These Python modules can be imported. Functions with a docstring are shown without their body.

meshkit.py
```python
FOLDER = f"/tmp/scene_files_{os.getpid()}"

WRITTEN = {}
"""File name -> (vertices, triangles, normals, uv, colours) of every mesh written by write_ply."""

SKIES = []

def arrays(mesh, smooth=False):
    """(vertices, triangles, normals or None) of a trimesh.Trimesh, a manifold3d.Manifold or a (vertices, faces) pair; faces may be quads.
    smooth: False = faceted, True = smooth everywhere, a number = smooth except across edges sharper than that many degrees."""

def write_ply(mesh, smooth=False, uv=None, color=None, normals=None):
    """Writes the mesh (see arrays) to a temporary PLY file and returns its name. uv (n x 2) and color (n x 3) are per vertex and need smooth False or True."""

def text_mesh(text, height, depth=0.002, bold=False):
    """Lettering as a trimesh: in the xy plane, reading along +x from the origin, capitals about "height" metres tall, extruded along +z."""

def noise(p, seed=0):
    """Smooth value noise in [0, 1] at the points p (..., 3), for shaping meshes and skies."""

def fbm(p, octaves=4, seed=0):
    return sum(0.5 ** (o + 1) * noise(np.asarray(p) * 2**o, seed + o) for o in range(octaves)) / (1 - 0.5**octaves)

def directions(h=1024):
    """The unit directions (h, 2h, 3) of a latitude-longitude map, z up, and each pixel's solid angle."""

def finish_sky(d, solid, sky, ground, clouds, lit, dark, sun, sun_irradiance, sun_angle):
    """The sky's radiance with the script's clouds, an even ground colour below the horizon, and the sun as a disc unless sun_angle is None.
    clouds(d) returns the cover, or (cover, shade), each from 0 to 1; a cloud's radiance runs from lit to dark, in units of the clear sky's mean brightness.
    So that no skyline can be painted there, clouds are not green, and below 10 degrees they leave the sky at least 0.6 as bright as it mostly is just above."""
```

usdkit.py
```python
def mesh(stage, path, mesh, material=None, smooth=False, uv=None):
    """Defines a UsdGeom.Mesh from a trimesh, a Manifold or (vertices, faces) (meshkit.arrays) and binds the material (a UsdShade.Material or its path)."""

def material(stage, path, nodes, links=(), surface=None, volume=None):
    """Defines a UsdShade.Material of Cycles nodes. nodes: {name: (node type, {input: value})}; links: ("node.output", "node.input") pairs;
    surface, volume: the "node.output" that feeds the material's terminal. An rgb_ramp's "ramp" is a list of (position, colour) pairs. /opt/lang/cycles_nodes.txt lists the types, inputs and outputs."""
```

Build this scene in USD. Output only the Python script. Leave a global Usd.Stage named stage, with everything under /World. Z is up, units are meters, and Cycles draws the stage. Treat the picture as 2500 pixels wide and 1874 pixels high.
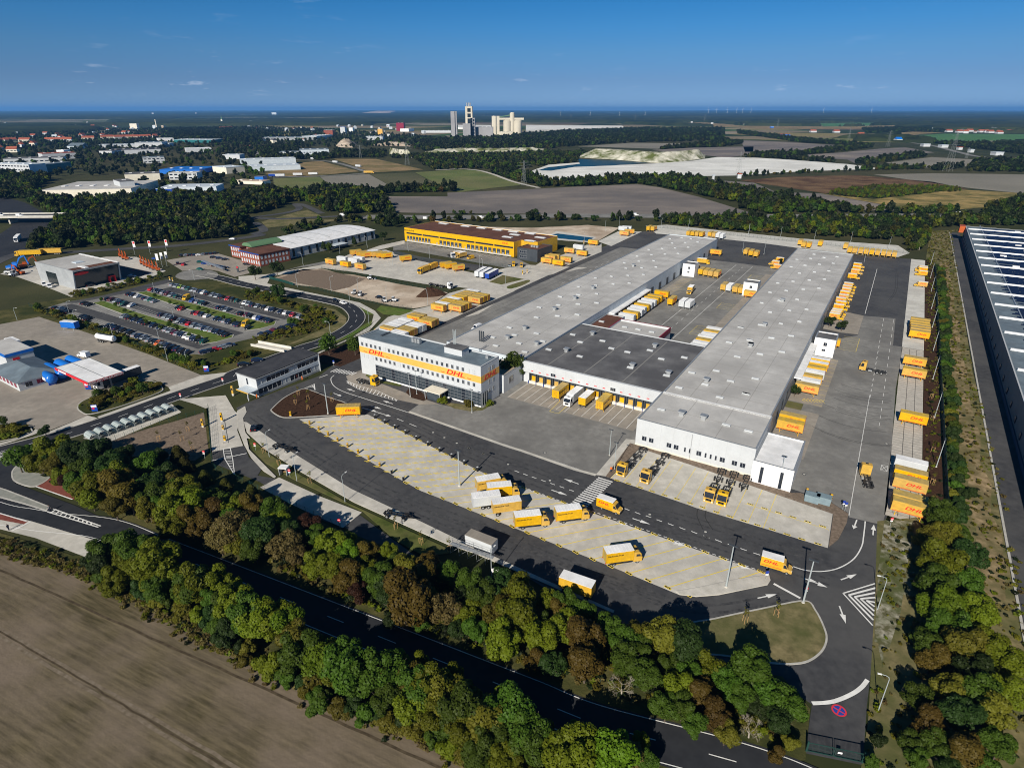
import math,random
import numpy as np
import shapely
from shapely.geometry import Polygon,LineString,Point,MultiPolygon,box as sbox
from shapely.ops import unary_union
import trimesh,manifold3d
import usdkit,meshkit
from pxr import Usd,UsdGeom,UsdLux,UsdShade,Gf,Sdf,Vt
stage=Usd.Stage.CreateInMemory()
UsdGeom.SetStageUpAxis(stage,'Z')
UsdGeom.SetStageMetersPerUnit(stage,1.0)
UsdGeom.Xform.Define(stage,'/World')
stage.DefinePrim('/World/Looks','Scope')
random.seed(7)
rng=np.random.default_rng(7)
HAZE=4.2e-5
# ------------------------------------------------------------------ camera, sky, sun
F_PX,CXP,CYP,HCAM=1484.0,1250.0,937.0,90.0
PITCH=math.atan(669/F_PX)
cam=UsdGeom.Camera.Define(stage,'/World/camera')
cam.CreateHorizontalApertureAttr(36.0)
cam.CreateVerticalApertureAttr(36.0*767/1024)
cam.CreateFocalLengthAttr(36.0*F_PX/2500)
cam.CreateClippingRangeAttr(Gf.Vec2f(1,120000))
cam.CreateExposureAttr(EXPOSURE:=.4)
x=UsdGeom.Xformable(cam)
x.AddTranslateOp().Set(Gf.Vec3d(0,0,HCAM))
x.AddRotateXOp().Set(90-math.degrees(PITCH))
SKYRAMP=[(.0,(.68,.58,.50)),(.04,(.68,.64,.54)),(.075,(.66,.86,.72)),(.106,(.50,.98,.90)),(.14,(.34,1.0,1.0)),(1.0,(.34,1.0,1.0))]
SUN_EL,SUN_DIR=math.radians(30.0),np.array([-.436,-.90])
SUN_ROT=math.atan2(SUN_DIR[0],SUN_DIR[1])
sun=UsdLux.DistantLight.Define(stage,'/World/sun')
sun.CreateIntensityAttr(1.2)
sun.CreateAngleAttr(.53)
sun.CreateColorAttr(Gf.Vec3f(1.0,.93,.82))
sun.CreateNormalizeAttr(True)
sx=UsdGeom.Xformable(sun)
sx.AddRotateZOp().Set(-math.degrees(SUN_ROT)+180)
sx.AddRotateXOp().Set(90-math.degrees(SUN_EL))
dome=UsdLux.DomeLight.Define(stage,'/World/sky')
dome.GetPrim().SetCustomDataByKey('kind','structure')
dome.GetPrim().SetCustomDataByKey('label','deep blue sky with thin wisps of cloud low over the horizon')
sky=usdkit.material(stage,'/World/Looks/sky',{'sky':('sky_texture',{'sky_type':'single_scattering','sun_disc':False,'sun_elevation':SUN_EL,'sun_rotation':SUN_ROT,'altitude':1000.0,'air_density':.3,'aerosol_density':.0,'ozone_density':6.0}),'tint':('rgb_ramp',{'ramp':SKYRAMP}),'hs':('mix',{'mix_type':'multiply','fac':1.0}),'tc':('texture_coordinate',{}),'sp':('separate_xyz',{}),'mp':('mapping',{'scale':(16.0,16.0,90.0)}),'nz':('noise_texture',{'scale':1.0,'detail':5.0,'roughness':.62}),'rp':('rgb_ramp',{'ramp':[(.0,(0,0,0)),(.60,(0,0,0)),(.84,(1,1,1))]}),'nb':('noise_texture',{'scale':3.0,'detail':2.0}),'rb':('rgb_ramp',{'ramp':[(.0,(0,0,0)),(.47,(0,0,0)),(.62,(1,1,1))]}),'band':('rgb_ramp',{'ramp':[(.0,(0,0,0)),(.012,(0,0,0)),(.03,(.7,.7,.7)),(.06,(.18,.18,.18)),(.09,(.05,.05,.05)),(.15,(.10,.10,.10)),(.25,(.08,.08,.08)),(.4,(.03,.03,.03)),(1,(.02,.02,.02))]}),'m1':('mix',{'mix_type':'multiply','fac':1.0}),'m2':('mix',{'mix_type':'multiply','fac':1.0}),'bw':('rgb_to_bw',{}),'cl':('mix',{'mix_type':'mix','color2':(11.0,11.2,12.0)}),'bg':('background_shader',{'strength':.085})},[('sky.color','hs.color1'),('sp.z','tint.fac'),('tint.color','hs.color2'),('tc.generated','sp.vector'),('tc.generated','mp.vector'),('mp.vector','nz.vector'),('nz.fac','rp.fac'),('tc.generated','nb.vector'),('nb.fac','rb.fac'),('sp.z','band.fac'),('rp.color','m1.color1'),('rb.color','m1.color2'),('m1.color','m2.color1'),('band.color','m2.color2'),('m2.color','bw.color'),('bw.val','cl.fac'),('hs.color','cl.color1'),('cl.color','bg.color')],surface='bg.background')
UsdShade.MaterialBindingAPI.Apply(dome.GetPrim()).Bind(sky)
# ------------------------------------------------------------------ measuring: picture point -> point of the ground (or of a plane z)
FR=dict(A=(0,200,3.4547),B=(600,200,3.4547),C=(1200,200,3.4547),D=(1800,200,3.1586),E=(0,580,3.4547),F=(600,530,3.4547),G=(1200,530,3.4547),H=(1800,530,3.1586),I=(0,980,3.4547),J=(600,900,3.4547),K=(1100,1000,3.4547),L=(1700,950,2.76375),M=(1700,1400,2.765),N=(800,1300,2.765),W=(0,0,.8848),Y=(960,520,4.424),Q=(100,660,5.5275),R=(400,660,5.5275),T=(1050,250,7.373),U=(0,300,5.53),V=(380,300,5.53),X=(860,640,5.53),Z=(0,540,3.456),AA=(0,540,7.373),AB=(0,760,6.909),AC=(1300,880,5.5275),AD=(2250,530,3.316),AE=(2100,1000,5.5275))
CP,SP=math.cos(PITCH),math.sin(PITCH)
def P(fr,px,py,z=.0):
 a=FR[fr]
 dx,dy=(a[0]+px/a[2]-CXP)/F_PX,-(a[1]+py/a[2]-CYP)/F_PX
 d=np.array([dx,CP+dy*SP,-SP+dy*CP])
 t=(z-HCAM)/d[2]
 return np.array([0,0,HCAM])+t*d
def pts(fr,*xy,z=.0):
 return[tuple(P(fr,a,b,z)[:2])for a,b in xy]
A1=math.radians(-31.9)
E1=np.array([math.cos(A1),math.sin(A1)])
E2=np.array([-E1[1],E1[0]])
O2=P('K',1555,293)[:2]
SITE=math.degrees(A1)
def S(s,t):
 """site grid (s along the front of the halls, t towards the back) -> world"""
 return O2+s*E1+t*E2
def ST(p):
 d=np.asarray(p)[:2]-O2
 return float(d@E1),float(d@E2)
 # ------------------------------------------------------------------ prims
COUNT={}
def numbered(parent,name):
 k=(parent,name)
 n=COUNT.get(k,0)
 COUNT[k]=n+1
 return f'{parent}/{name}'+(f'_{n:03d}' if n else '')
def tag(prim,label=None,cat=None,group=None,kind=None):
 for k,v in(('label',label),('category',cat),('group',group),('kind',kind)):
  if v:
   prim.SetCustomDataByKey(k,v)
 return prim
def thing(name,label,cat,xy=(0,0),z=.0,rot=.0,group=None,scale=None):
 xf=UsdGeom.Xform.Define(stage,numbered('/World',name))
 xf.AddTranslateOp().Set(Gf.Vec3d(float(xy[0]),float(xy[1]),float(z)))
 xf.AddRotateZOp().Set(float(rot))
 s=scale or 1.0
 xf.AddScaleOp().Set(Gf.Vec3f(*(s if np.ndim(s)else(s,s,s))))
 return tag(xf.GetPrim(),label,cat,group)
def dup(src,label,xy,z=.0,rot=.0,scale=None,group=None,cat=None):
 base=src.GetName()
 if base[-4:-3]=='_' and base[-3:].isdigit():
  base=base[:-4]
 xf=UsdGeom.Xform.Define(stage,numbered('/World',base))
 p=xf.GetPrim()
 p.GetReferences().AddInternalReference(src.GetPath())
 p.SetInstanceable(True)
 ops={o.GetOpName():o for o in xf.GetOrderedXformOps()}
 ops['xformOp:translate'].Set(Gf.Vec3d(float(xy[0]),float(xy[1]),float(z)))
 ops['xformOp:rotateZ'].Set(float(rot))
 s=scale or 1.0
 ops['xformOp:scale'].Set(Gf.Vec3f(*(s if np.ndim(s)else(s,s,s))))
 return tag(p,label,cat or src.GetCustomDataByKey('category'),group or src.GetCustomDataByKey('group'))
class Kind:
 """One kind of thing: the first placing builds it, the others reference it."""
 def __init__(self,build):
  self.build,self.src=build,None
 def __call__(self,label,xy,z=.0,rot=.0,scale=None,group=None):
  if self.src is None:
   self.src=self.build()
   ops=UsdGeom.Xformable(self.src).GetOrderedXformOps()
   ops[0].Set(Gf.Vec3d(float(xy[0]),float(xy[1]),float(z)))
   ops[1].Set(float(rot))
   s=scale or 1.0
   ops[2].Set(Gf.Vec3f(*(s if np.ndim(s)else(s,s,s))))
   return tag(self.src,label,None,group)
  return dup(self.src,label,xy,z,rot,scale,group)
class MB:
 """collects simple shapes and makes them one mesh"""
 def __init__(self):
  self.v,self.f,self.n=[],[],0
 def add(self,v,f):
  v,f=np.asarray(v,float),np.asarray(f,int)
  if f.shape[1]==4:
   f=np.vstack([f[:,[0,1,2]],f[:,[0,2,3]]])
  self.v.append(v)
  self.f.append(f+self.n)
  self.n+=len(v)
  return self
 def box(self,x0,x1,y0,y1,z0,z1):
  v=[(a,b,c)for c in(z0,z1)for b in(y0,y1)for a in(x0,x1)]
  return self.add(v,[(0,2,3,1),(4,5,7,6),(0,1,5,4),(2,6,7,3),(0,4,6,2),(1,3,7,5)])
 def obox(self,xy,rot,lx,ly,z0,z1):
  c,s=math.cos(math.radians(rot)),math.sin(math.radians(rot))
  v=[(xy[0]+a*c-b*s,xy[1]+a*s+b*c,z)for z in(z0,z1)for b in(-ly/2,ly/2)for a in(-lx/2,lx/2)]
  return self.add(v,[(0,2,3,1),(4,5,7,6),(0,1,5,4),(2,6,7,3),(0,4,6,2),(1,3,7,5)])
 def cyl(self,p0,p1,r0,r1=None,n=8):
  r1=r0 if r1 is None else r1
  p0,p1=np.asarray(p0,float),np.asarray(p1,float)
  d=(p1-p0)/np.linalg.norm(p1-p0)
  a=np.cross(d,(0,0,1)if abs(d[2])<.9 else(1,0,0))
  a/=np.linalg.norm(a)
  b=np.cross(d,a)
  t=np.arange(n)*2*math.pi/n
  ring=np.cos(t)[:,None]*a+np.sin(t)[:,None]*b
  v=np.vstack([p0+ring*r0,p1+ring*r1,[p0,p1]])
  f=[]
  for i in range(n):
   j=(i+1)%n
   f+=[(i,i+n,j+n),(i,j+n,j),(2*n,i,j),(2*n+1,j+n,i+n)]
  return self.add(v,f)
 def side(self,prof,y0,y1):
  """closed x-z outline (counter-clockwise) extruded along y"""
  tri=manifold3d.triangulate([np.asarray(prof,float)])
  n=len(prof)
  v=[(a,y0,c)for a,c in prof]+[(a,y1,c)for a,c in prof]
  f=[tuple(t)for t in tri]+[(b+n,a+n,c+n)for a,b,c in tri]
  for i in range(n):
   j=(i+1)%n
   f+=[(i,i+n,j+n),(i,j+n,j)]
  return self.add(v,f)
 def poly(self,pg,z0,z1=None):
  """shapely polygon as a flat sheet (z1 None) or a slab"""
  for g in(pg.geoms if hasattr(pg,'geoms')else[pg]):
   if g.is_empty or g.geom_type!='Polygon' or g.area<1e-3:
    continue
   g=shapely.geometry.polygon.orient(g)
   rings=[np.array(g.exterior.coords)[:-1]]+[np.array(r.coords)[:-1]for r in g.interiors]
   tri=manifold3d.triangulate([r for r in rings])
   xy=np.vstack(rings)
   if z1 is None:
    self.add(np.c_[xy,np.full(len(xy),z0)],tri)
   else:
    n=len(xy)
    f=[tuple(t+n)for t in tri]
    o=0
    for r in rings:
     m=len(r)
     for i in range(m):
      a,b=o+i,o+(i+1)%m
      f+=[(a,b,b+n),(a,b+n,a+n)]
     o+=m
    self.add(np.vstack([np.c_[xy,np.full(n,z0)],np.c_[xy,np.full(n,z1)]]),f)
  return self
 def strip(self,p,q,w,z):
  p,q=np.asarray(p,float)[:2],np.asarray(q,float)[:2]
  d=(q-p)/max(np.linalg.norm(q-p),1e-9)
  o=np.array([-d[1],d[0]])*w/2
  return self.add([(*(p-o),z),(*(q-o),z),(*(q+o),z),(*(p+o),z)],[(0,1,2,3)])
 def mesh(self):
  v,f=np.vstack(self.v),np.vstack(self.f)
  used,inv=np.unique(f,return_inverse=True)
  return v[used],inv.reshape(f.shape)
 def move(self,fn):
  self.v=[fn(a)for a in self.v]
  return self
 def build(self,name,mat,parent=None,smooth=False,label=None,kind=None):
  root=str(parent.GetPath())if parent is not None else '/World'
  m=usdkit.mesh(stage,numbered(root,name),self.mesh(),mat,smooth)
  return tag(m.GetPrim(),label,None,None,kind)
def box_part(parent,name,mat,*b,**k):
 return MB().box(*b).build(name,mat,parent,**k)
WORDS='first second third fourth fifth sixth seventh eighth ninth tenth eleventh twelfth thirteenth fourteenth fifteenth sixteenth seventeenth eighteenth nineteenth'.split()
TENS={20:'twent',30:'thirt',40:'fort',50:'fift',60:'sixt',70:'sevent'}
def nth(i):
 """0 -> first"""
 if i<19:
  return WORDS[i]
 n=i+1
 t,u=n//10*10,n%10
 return TENS[t]+('ieth' if u==0 else 'y-'+WORDS[u-1])
 # ------------------------------------------------------------------ materials
def mat(name,c1,c2=None,scale=.5,rough=.85,spec=.3,metal=.0,lo=.35,hi=.65,detail=5.0,bump=.0,bscale=6.0,bdist=.05,c3=None,scale3=.03,f3=.5,obj=False,sq=(1,1,1),rot=.0,coat=.0,vary=.0):
 nodes={'p':('principled_bsdf',{'roughness':rough,'specular_ior_level':spec,'metallic':metal,'coat_weight':coat})}
 links=[]
 if c2 is None:
  nodes['p'][1]['base_color']=c1
 else:
  nodes['g']=('texture_coordinate',{})if obj else('geometry',{})
  nodes['m']=('mapping',{'scale':sq,'rotation':(0,0,rot),'mapping_type':'texture' if rot else 'point'})
  nodes['n']=('noise_texture',{'scale':scale,'detail':detail,'roughness':.6})
  nodes['r']=('rgb_ramp',{'ramp':[(lo,c1),(hi,c2)]})
  links+=[('g.object' if obj else 'g.position','m.vector'),('m.vector','n.vector'),('n.fac','r.fac')]
  out='r.color'
  if c3 is not None:
   nodes['n3']=('noise_texture',{'scale':scale3,'detail':4.0,'roughness':.6})
   nodes['r3']=('rgb_ramp',{'ramp':[(.40,(0,0,0)),(.62,(f3,f3,f3))]})
   nodes['b3']=('rgb_to_bw',{})
   nodes['x3']=('mix',{'color2':c3})
   links+=[('g.object' if obj else 'g.position','n3.vector'),('n3.fac','r3.fac'),('r3.color','b3.color'),('b3.val','x3.fac'),(out,'x3.color1')]
   out='x3.color'
  if vary:
   nodes['oi']=('object_info',{})
   nodes['vm']=('map_range',{'from_min':.0,'from_max':1.0,'to_min':1-vary,'to_max':1+vary*.35})
   nodes['hv']=('hsv',{})
   links+=[('oi.random','vm.value'),('vm.result','hv.value'),('vm.result','hv.saturation'),(out,'hv.color')]
   out='hv.color'
  links.append((out,'p.base_color'))
  if bump:
   nodes['nb']=('noise_texture',{'scale':bscale,'detail':4.0})
   nodes['bp']=('bump',{'strength':bump,'distance':bdist})
   links+=[('g.object' if obj else 'g.position','nb.vector'),('nb.fac','bp.height'),('bp.normal','p.normal')]
 return usdkit.material(stage,f'/World/Looks/{name}',nodes,links,surface='p.BSDF')
def leafmat(name,a,b,c,hue=.05,trans=.40):
 """leaves: tone varies from leaf to leaf and from tree to tree"""
 return usdkit.material(stage,f'/World/Looks/{name}',{'g':('geometry',{}),'o':('object_info',{}),'r':('rgb_ramp',{'ramp':[(.0,a),(.55,b),(1.0,c)]}),'vr':('map_range',{'from_min':.0,'from_max':1.0,'to_min':.62,'to_max':1.25}),'hr':('map_range',{'from_min':.0,'from_max':1.0,'to_min':.5-hue*.45,'to_max':.5+hue*.3}),'h':('hsv',{'saturation':1.0}),'d':('principled_bsdf',{'roughness':.6,'specular_ior_level':.25}),'t':('translucent_bsdf',{}),'x':('mix_closure',{'fac':trans})},[('g.random_per_island','r.fac'),('o.random','vr.value'),('o.random','hr.value'),('vr.result','h.value'),('hr.result','h.hue'),('r.color','h.color'),('h.color','d.base_color'),('h.color','t.color'),('d.BSDF','x.closure1'),('t.BSDF','x.closure2')],surface='x.closure')
M={}
FIELD_ROT=math.atan2(*(P('W',620,1720)-P('W',-150,1268))[1::-1])
M['asphalt']=mat('asphalt',(.038,.039,.043),(.062,.063,.067),.5,.8,.3,detail=9,bump=.15,bscale=20,bdist=.01,c3=(.095,.094,.092),scale3=.05,f3=.55)
M['road']=mat('road_asphalt',(.015,.0165,.021),(.023,.025,.030),.5,.75,.3,c3=(.036,.038,.042),scale3=.08,f3=.4)
M['paving']=mat('grey_block_paving',(.185,.182,.172),(.25,.245,.23),.5,.85,.25,detail=9,c3=(.135,.132,.126),scale3=.06,f3=.8,bump=.1,bscale=12,bdist=.01)
M['paving_tan']=mat('tan_block_paving',(.26,.235,.20),(.34,.305,.26),.4,.85,.25,c3=(.20,.18,.155),scale3=.06,f3=.6)
M['concrete']=mat('pale_concrete',(.45,.43,.38),(.58,.555,.50),.45,.85,.25,detail=9,c3=(.37,.355,.325),scale3=.12,f3=.6,bump=.1,bscale=8,bdist=.01)
M['concrete_new']=mat('bright_concrete',(.50,.49,.45),(.62,.61,.56),.3,.85,.25,c3=(.40,.39,.36),scale3=.07,f3=.6)
M['kerb']=mat('kerb_concrete',(.36,.35,.32),(.46,.45,.42),.8)
M['sand']=mat('sandy_ground',(.46,.385,.30),(.60,.51,.41),.12,.95,.1,c3=(.30,.225,.16),scale3=.05,f3=.8)
M['gravel']=mat('brown_gravel',(.13,.10,.075),(.22,.17,.13),1.2,.95,.1,bump=.3,bscale=5)
M['mulch']=mat('dark_bark_mulch',(.030,.016,.010),(.065,.034,.020),1.5,.95,.1,bump=.6,bscale=4,bdist=.1)
M['grass']=mat('grass',(.045,.062,.014),(.10,.12,.03),.35,.95,.1,bump=.5,bscale=3,bdist=.1,c3=(.16,.135,.065),scale3=.06,f3=.75)
M['lawn']=mat('fresh_grass',(.055,.105,.016),(.10,.16,.028),.5,.95,.1,bump=.4,bscale=3,bdist=.1,c3=(.14,.13,.045),scale3=.12,f3=.6)
M['drygrass']=mat('dry_grass',(.12,.105,.05),(.235,.195,.10),.5,.95,.1,detail=8,bump=.4,bscale=3,bdist=.1,c3=(.075,.085,.028),scale3=.09,f3=.85)
M['scrub']=mat('scrub_ground',(.045,.05,.014),(.12,.105,.04),.16,.95,.1,bump=.6,bscale=2,bdist=.2,c3=(.025,.035,.009),scale3=.045,f3=.9)
M['farmland']=usdkit.material(stage,'/World/Looks/far_farmland',{'g':('geometry',{}),'m':('mapping',{'scale':(.0022,.0034,0),'rotation':(0,0,.5)}),'v':('voronoi_texture',{'scale':1.0}),'sp':('separate_color',{}),'r':('rgb_ramp',{'interpolate':False,'ramp':[(0,(.030,.045,.014)),(.3,(.075,.085,.03)),(.45,(.19,.155,.10)),(.58,(.05,.095,.025)),(.7,(.24,.21,.16)),(.82,(.10,.075,.045)),(.9,(.20,.17,.07))]}),'p':('principled_bsdf',{'roughness':.95,'specular_ior_level':.1})},[('g.position','m.vector'),('m.vector','v.vector'),('v.color','sp.color'),('sp.r','r.fac'),('r.color','p.base_color')],surface='p.BSDF')
M['terrain']=mat('terrain_ground',(.020,.030,.010),(.052,.055,.022),.02,.95,.1,c3=(.10,.08,.042),scale3=.0022,f3=.4)
M['field_brown']=mat('stubble_brown',(.050,.043,.022),(.150,.122,.072),1.0,.95,.1,lo=.34,hi=.66,detail=10,c3=(.19,.15,.115),scale3=.045,f3=.8,sq=(9,.8,1),rot=FIELD_ROT,bump=.5,bscale=1.6,bdist=.12)
M['field_mauve']=mat('ploughed_mauve',(.15,.135,.128),(.25,.215,.185),.012,.95,.1,c3=(.115,.108,.108),scale3=.006,f3=.9,sq=(1,2,1))
M['field_grey']=mat('stubble_grey',(.19,.18,.15),(.26,.24,.20),.02,.95,.1,c3=(.15,.145,.12),scale3=.01,f3=.6)
M['field_tan']=mat('dry_field',(.20,.14,.07),(.32,.225,.12),.03,.95,.1,c3=(.12,.11,.04),scale3=.02,f3=.8,sq=(1,3,1))
M['field_green']=mat('green_field',(.085,.12,.035),(.14,.16,.055),.02,.95,.1,c3=(.16,.14,.07),scale3=.008,f3=.5)
M['field_olive']=mat('olive_field',(.085,.085,.045),(.13,.12,.07),.02,.95,.1,c3=(.06,.068,.03),scale3=.01,f3=.7)
M['field_bright']=mat('bright_green_field',(.045,.13,.03),(.07,.17,.045),.01)
M['field_dark']=mat('dark_brown_field',(.07,.038,.020),(.125,.075,.042),.03,.95,.1,c3=(.20,.13,.065),scale3=.03,f3=.5)
M['field_gold']=mat('golden_meadow',(.22,.16,.055),(.40,.29,.12),.05,.95,.1,c3=(.08,.085,.025),scale3=.035,f3=.9,sq=(1,4,1))
M['chalk']=mat('white_chalk',(.62,.62,.58),(.76,.76,.73),.02,.95,.1,c3=(.50,.50,.48),scale3=.015,f3=.6)
M['chalk_cliff']=mat('chalk_cliff',(.45,.43,.34),(.70,.68,.58),.06,.95,.1,c3=(.10,.12,.03),scale3=.04,f3=1.0)
M['water']=mat('quarry_water',(.006,.032,.040),(.010,.042,.05),.01,.35,.15)
M['pond']=mat('pond_water',(.005,.045,.08),(.008,.06,.10),.05,.3,.2)
M['red_paving']=mat('red_paving',(.16,.045,.032),(.20,.06,.042),.8)
M['slab']=mat('grey_slab_paving',(.40,.375,.33),(.50,.465,.41),.5)
M['straw']=mat('trodden_straw',(.16,.12,.06),(.36,.27,.16),.45,.95,.1,detail=8,lo=.38,hi=.62,c3=(.10,.095,.04),scale3=.09,f3=.9)
M['chalk_grass']=mat('chalky_grass',(.10,.095,.05),(.40,.38,.31),.55,.95,.1,lo=.42,hi=.66,c3=(.07,.085,.025),scale3=.12,f3=.9)
M['stone_paving']=mat('grey_stone_paving',(.20,.21,.19),(.28,.28,.25),.5)
M['paint_white']=mat('white_road_paint',(.62,.62,.60),(.78,.78,.76),.7,.7)
M['paint_yellow']=mat('yellow_road_paint',(.62,.47,.06),(.75,.58,.10),.5,.7)
M['paint_red']=mat('red_road_paint',(.60,.03,.05))
M['paint_blue']=mat('blue_road_paint',(.02,.05,.30))
M['track']=mat('wheel_track',(.12,.095,.065),(.20,.165,.125),.8,.95,.1)
M['track_dark']=mat('dark_furrow',(.05,.038,.024),(.09,.07,.045),.8,.95,.1)
M['tyre_mark']=mat('tyre_marks',(.03,.03,.03))
M['white']=mat('white_wall',(.475,.50,.52),(.51,.535,.555),.3,.6,c3=(.43,.445,.46),scale3=.35,f3=.35,sq=(1,1,.25))
M['white_clean']=mat('white_sheet',(.74,.75,.76),(.86,.86,.86),.4,.5,c3=(.56,.56,.55),scale3=.25,f3=.5)
M['offwhite']=mat('cream_wall',(.62,.58,.48),(.70,.66,.56),.2)
M['roof']=mat('grey_felt_roof',(.41,.405,.395),(.51,.505,.49),.14,.9,.2,detail=8,c3=(.34,.335,.325),scale3=.055,f3=.8)
M['roof_dark']=mat('dark_felt_roof',(.105,.106,.112),(.17,.17,.175),.13,.9,.2,detail=8,c3=(.08,.08,.086),scale3=.07,f3=.9)
M['roof_seam']=mat('roof_seam',(.22,.215,.205))
M['roof_brown']=mat('brown_gravel_roof',(.095,.045,.032),(.135,.065,.046),.12,.95,.1)
M['roof_blue']=mat('bluegrey_roof',(.115,.155,.19),(.16,.205,.24),.3,.7,detail=8,c3=(.09,.11,.13),scale3=.2,f3=.5)
M['roof_black']=mat('black_roof',(.035,.036,.042),(.055,.056,.062),.3,.8)
M['metal']=mat('galvanised_metal',(.42,.44,.45),(.52,.54,.55),1.0,.45,.5,.6)
M['pole']=mat('grey_pole',(.34,.38,.39),None,rough=.5)
M['grey_clad']=mat('grey_cladding',(.28,.30,.315),(.34,.36,.375),.25,.55)
M['clad_light']=mat('pale_blue_cladding',(.46,.52,.57),(.54,.60,.65),.3,.55)
M['clad_dark']=mat('anthracite_cladding',(.040,.048,.058),(.055,.064,.074),.3,.5)
M['clad_black']=mat('dark_glass_front',(.012,.018,.022),(.018,.026,.03),.3,.2,.5)
M['shed_wall']=mat('shed_wall',(.075,.079,.084),(.10,.104,.108),.2,.6)
M['shed_base']=mat('shed_base',(.012,.028,.055),(.02,.04,.07),.2,.5)
M['glass']=mat('window_glass',(.016,.022,.034),None,rough=.12,spec=.6)
M['glass_blue']=mat('curtain_wall_glass',(.03,.042,.055),(.05,.065,.08),.5,.1,.6)
M['frame']=mat('window_frame',(.40,.42,.44))
M['frame_dark']=mat('dark_window_frame',(.16,.17,.185))
M['blind']=mat('grey_blind',(.50,.53,.54))
M['yellow']=mat('post_yellow',(.56,.315,.005),(.69,.39,.008),.7,.42,.45,obj=True,coat=.1,vary=.14,c3=(.40,.25,.03),scale3=1.1,f3=.35)
M['yellow_roof']=mat('faded_yellow_roof',(.46,.31,.05),(.62,.42,.07),1.0,.6,.3,obj=True,vary=.16,c3=(.34,.26,.10),scale3=.8,f3=.7)
M['band']=mat('yellow_band',(.66,.37,.07),(.70,.40,.09),.5,.5)
M['red']=mat('logo_red',(.62,.015,.02),None,rough=.5)
M['red_dark']=mat('dark_red_trim',(.22,.012,.035),None,rough=.5)
M['red_car']=mat('red_paint',(.42,.012,.02),None,rough=.25,spec=.5,coat=.5)
M['black']=mat('black_paint',(.010,.011,.013),None,rough=.35,spec=.5)
M['car_black']=mat('black_car_paint',(.007,.008,.011),None,rough=.25,spec=.5,coat=.5)
M['car_navy']=mat('navy_car_paint',(.008,.016,.045),None,rough=.25,spec=.5,coat=.5)
M['car_silver']=mat('silver_car_paint',(.34,.38,.42),None,rough=.3,spec=.5,metal=.5,coat=.4)
M['car_white']=mat('white_car_paint',(.74,.75,.76),None,rough=.3,spec=.5,coat=.4)
M['car_blue']=mat('blue_car_paint',(.015,.06,.28),None,rough=.25,spec=.5,coat=.5)
M['car_green']=mat('green_car_paint',(.01,.09,.07),None,rough=.25,spec=.5,coat=.5)
M['car_lime']=mat('lime_car_paint',(.28,.42,.03),None,rough=.3,spec=.5,coat=.4)
M['car_orange']=mat('orange_car_paint',(.62,.12,.01),None,rough=.3,spec=.5,coat=.4)
M['car_maroon']=mat('maroon_car_paint',(.10,.008,.018),None,rough=.3,spec=.5,coat=.4)
M['tyre']=mat('tyre_rubber',(.012,.012,.012),None,rough=.8)
M['chassis']=mat('black_chassis',(.014,.014,.015),(.03,.03,.03),2.0,.6,obj=True)
M['lamp']=mat('lamp_lens',(.75,.76,.74),None,rough=.2)
M['orange']=mat('machine_orange',(.42,.085,.015),None,rough=.5)
M['blue']=mat('tank_blue',(.008,.12,.48),(.012,.15,.55),.4,.35,.5)
M['blue_deep']=mat('deep_blue',(.01,.05,.30),None,rough=.4)
M['brick']=mat('red_brick',(.20,.055,.035),(.28,.085,.055),.8,.85)
M['roof_tile']=mat('red_tile_roof',(.24,.065,.035),(.33,.10,.055),.3,.85)
M['green_roof']=mat('green_copper_roof',(.10,.19,.10),None,rough=.6)
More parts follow.
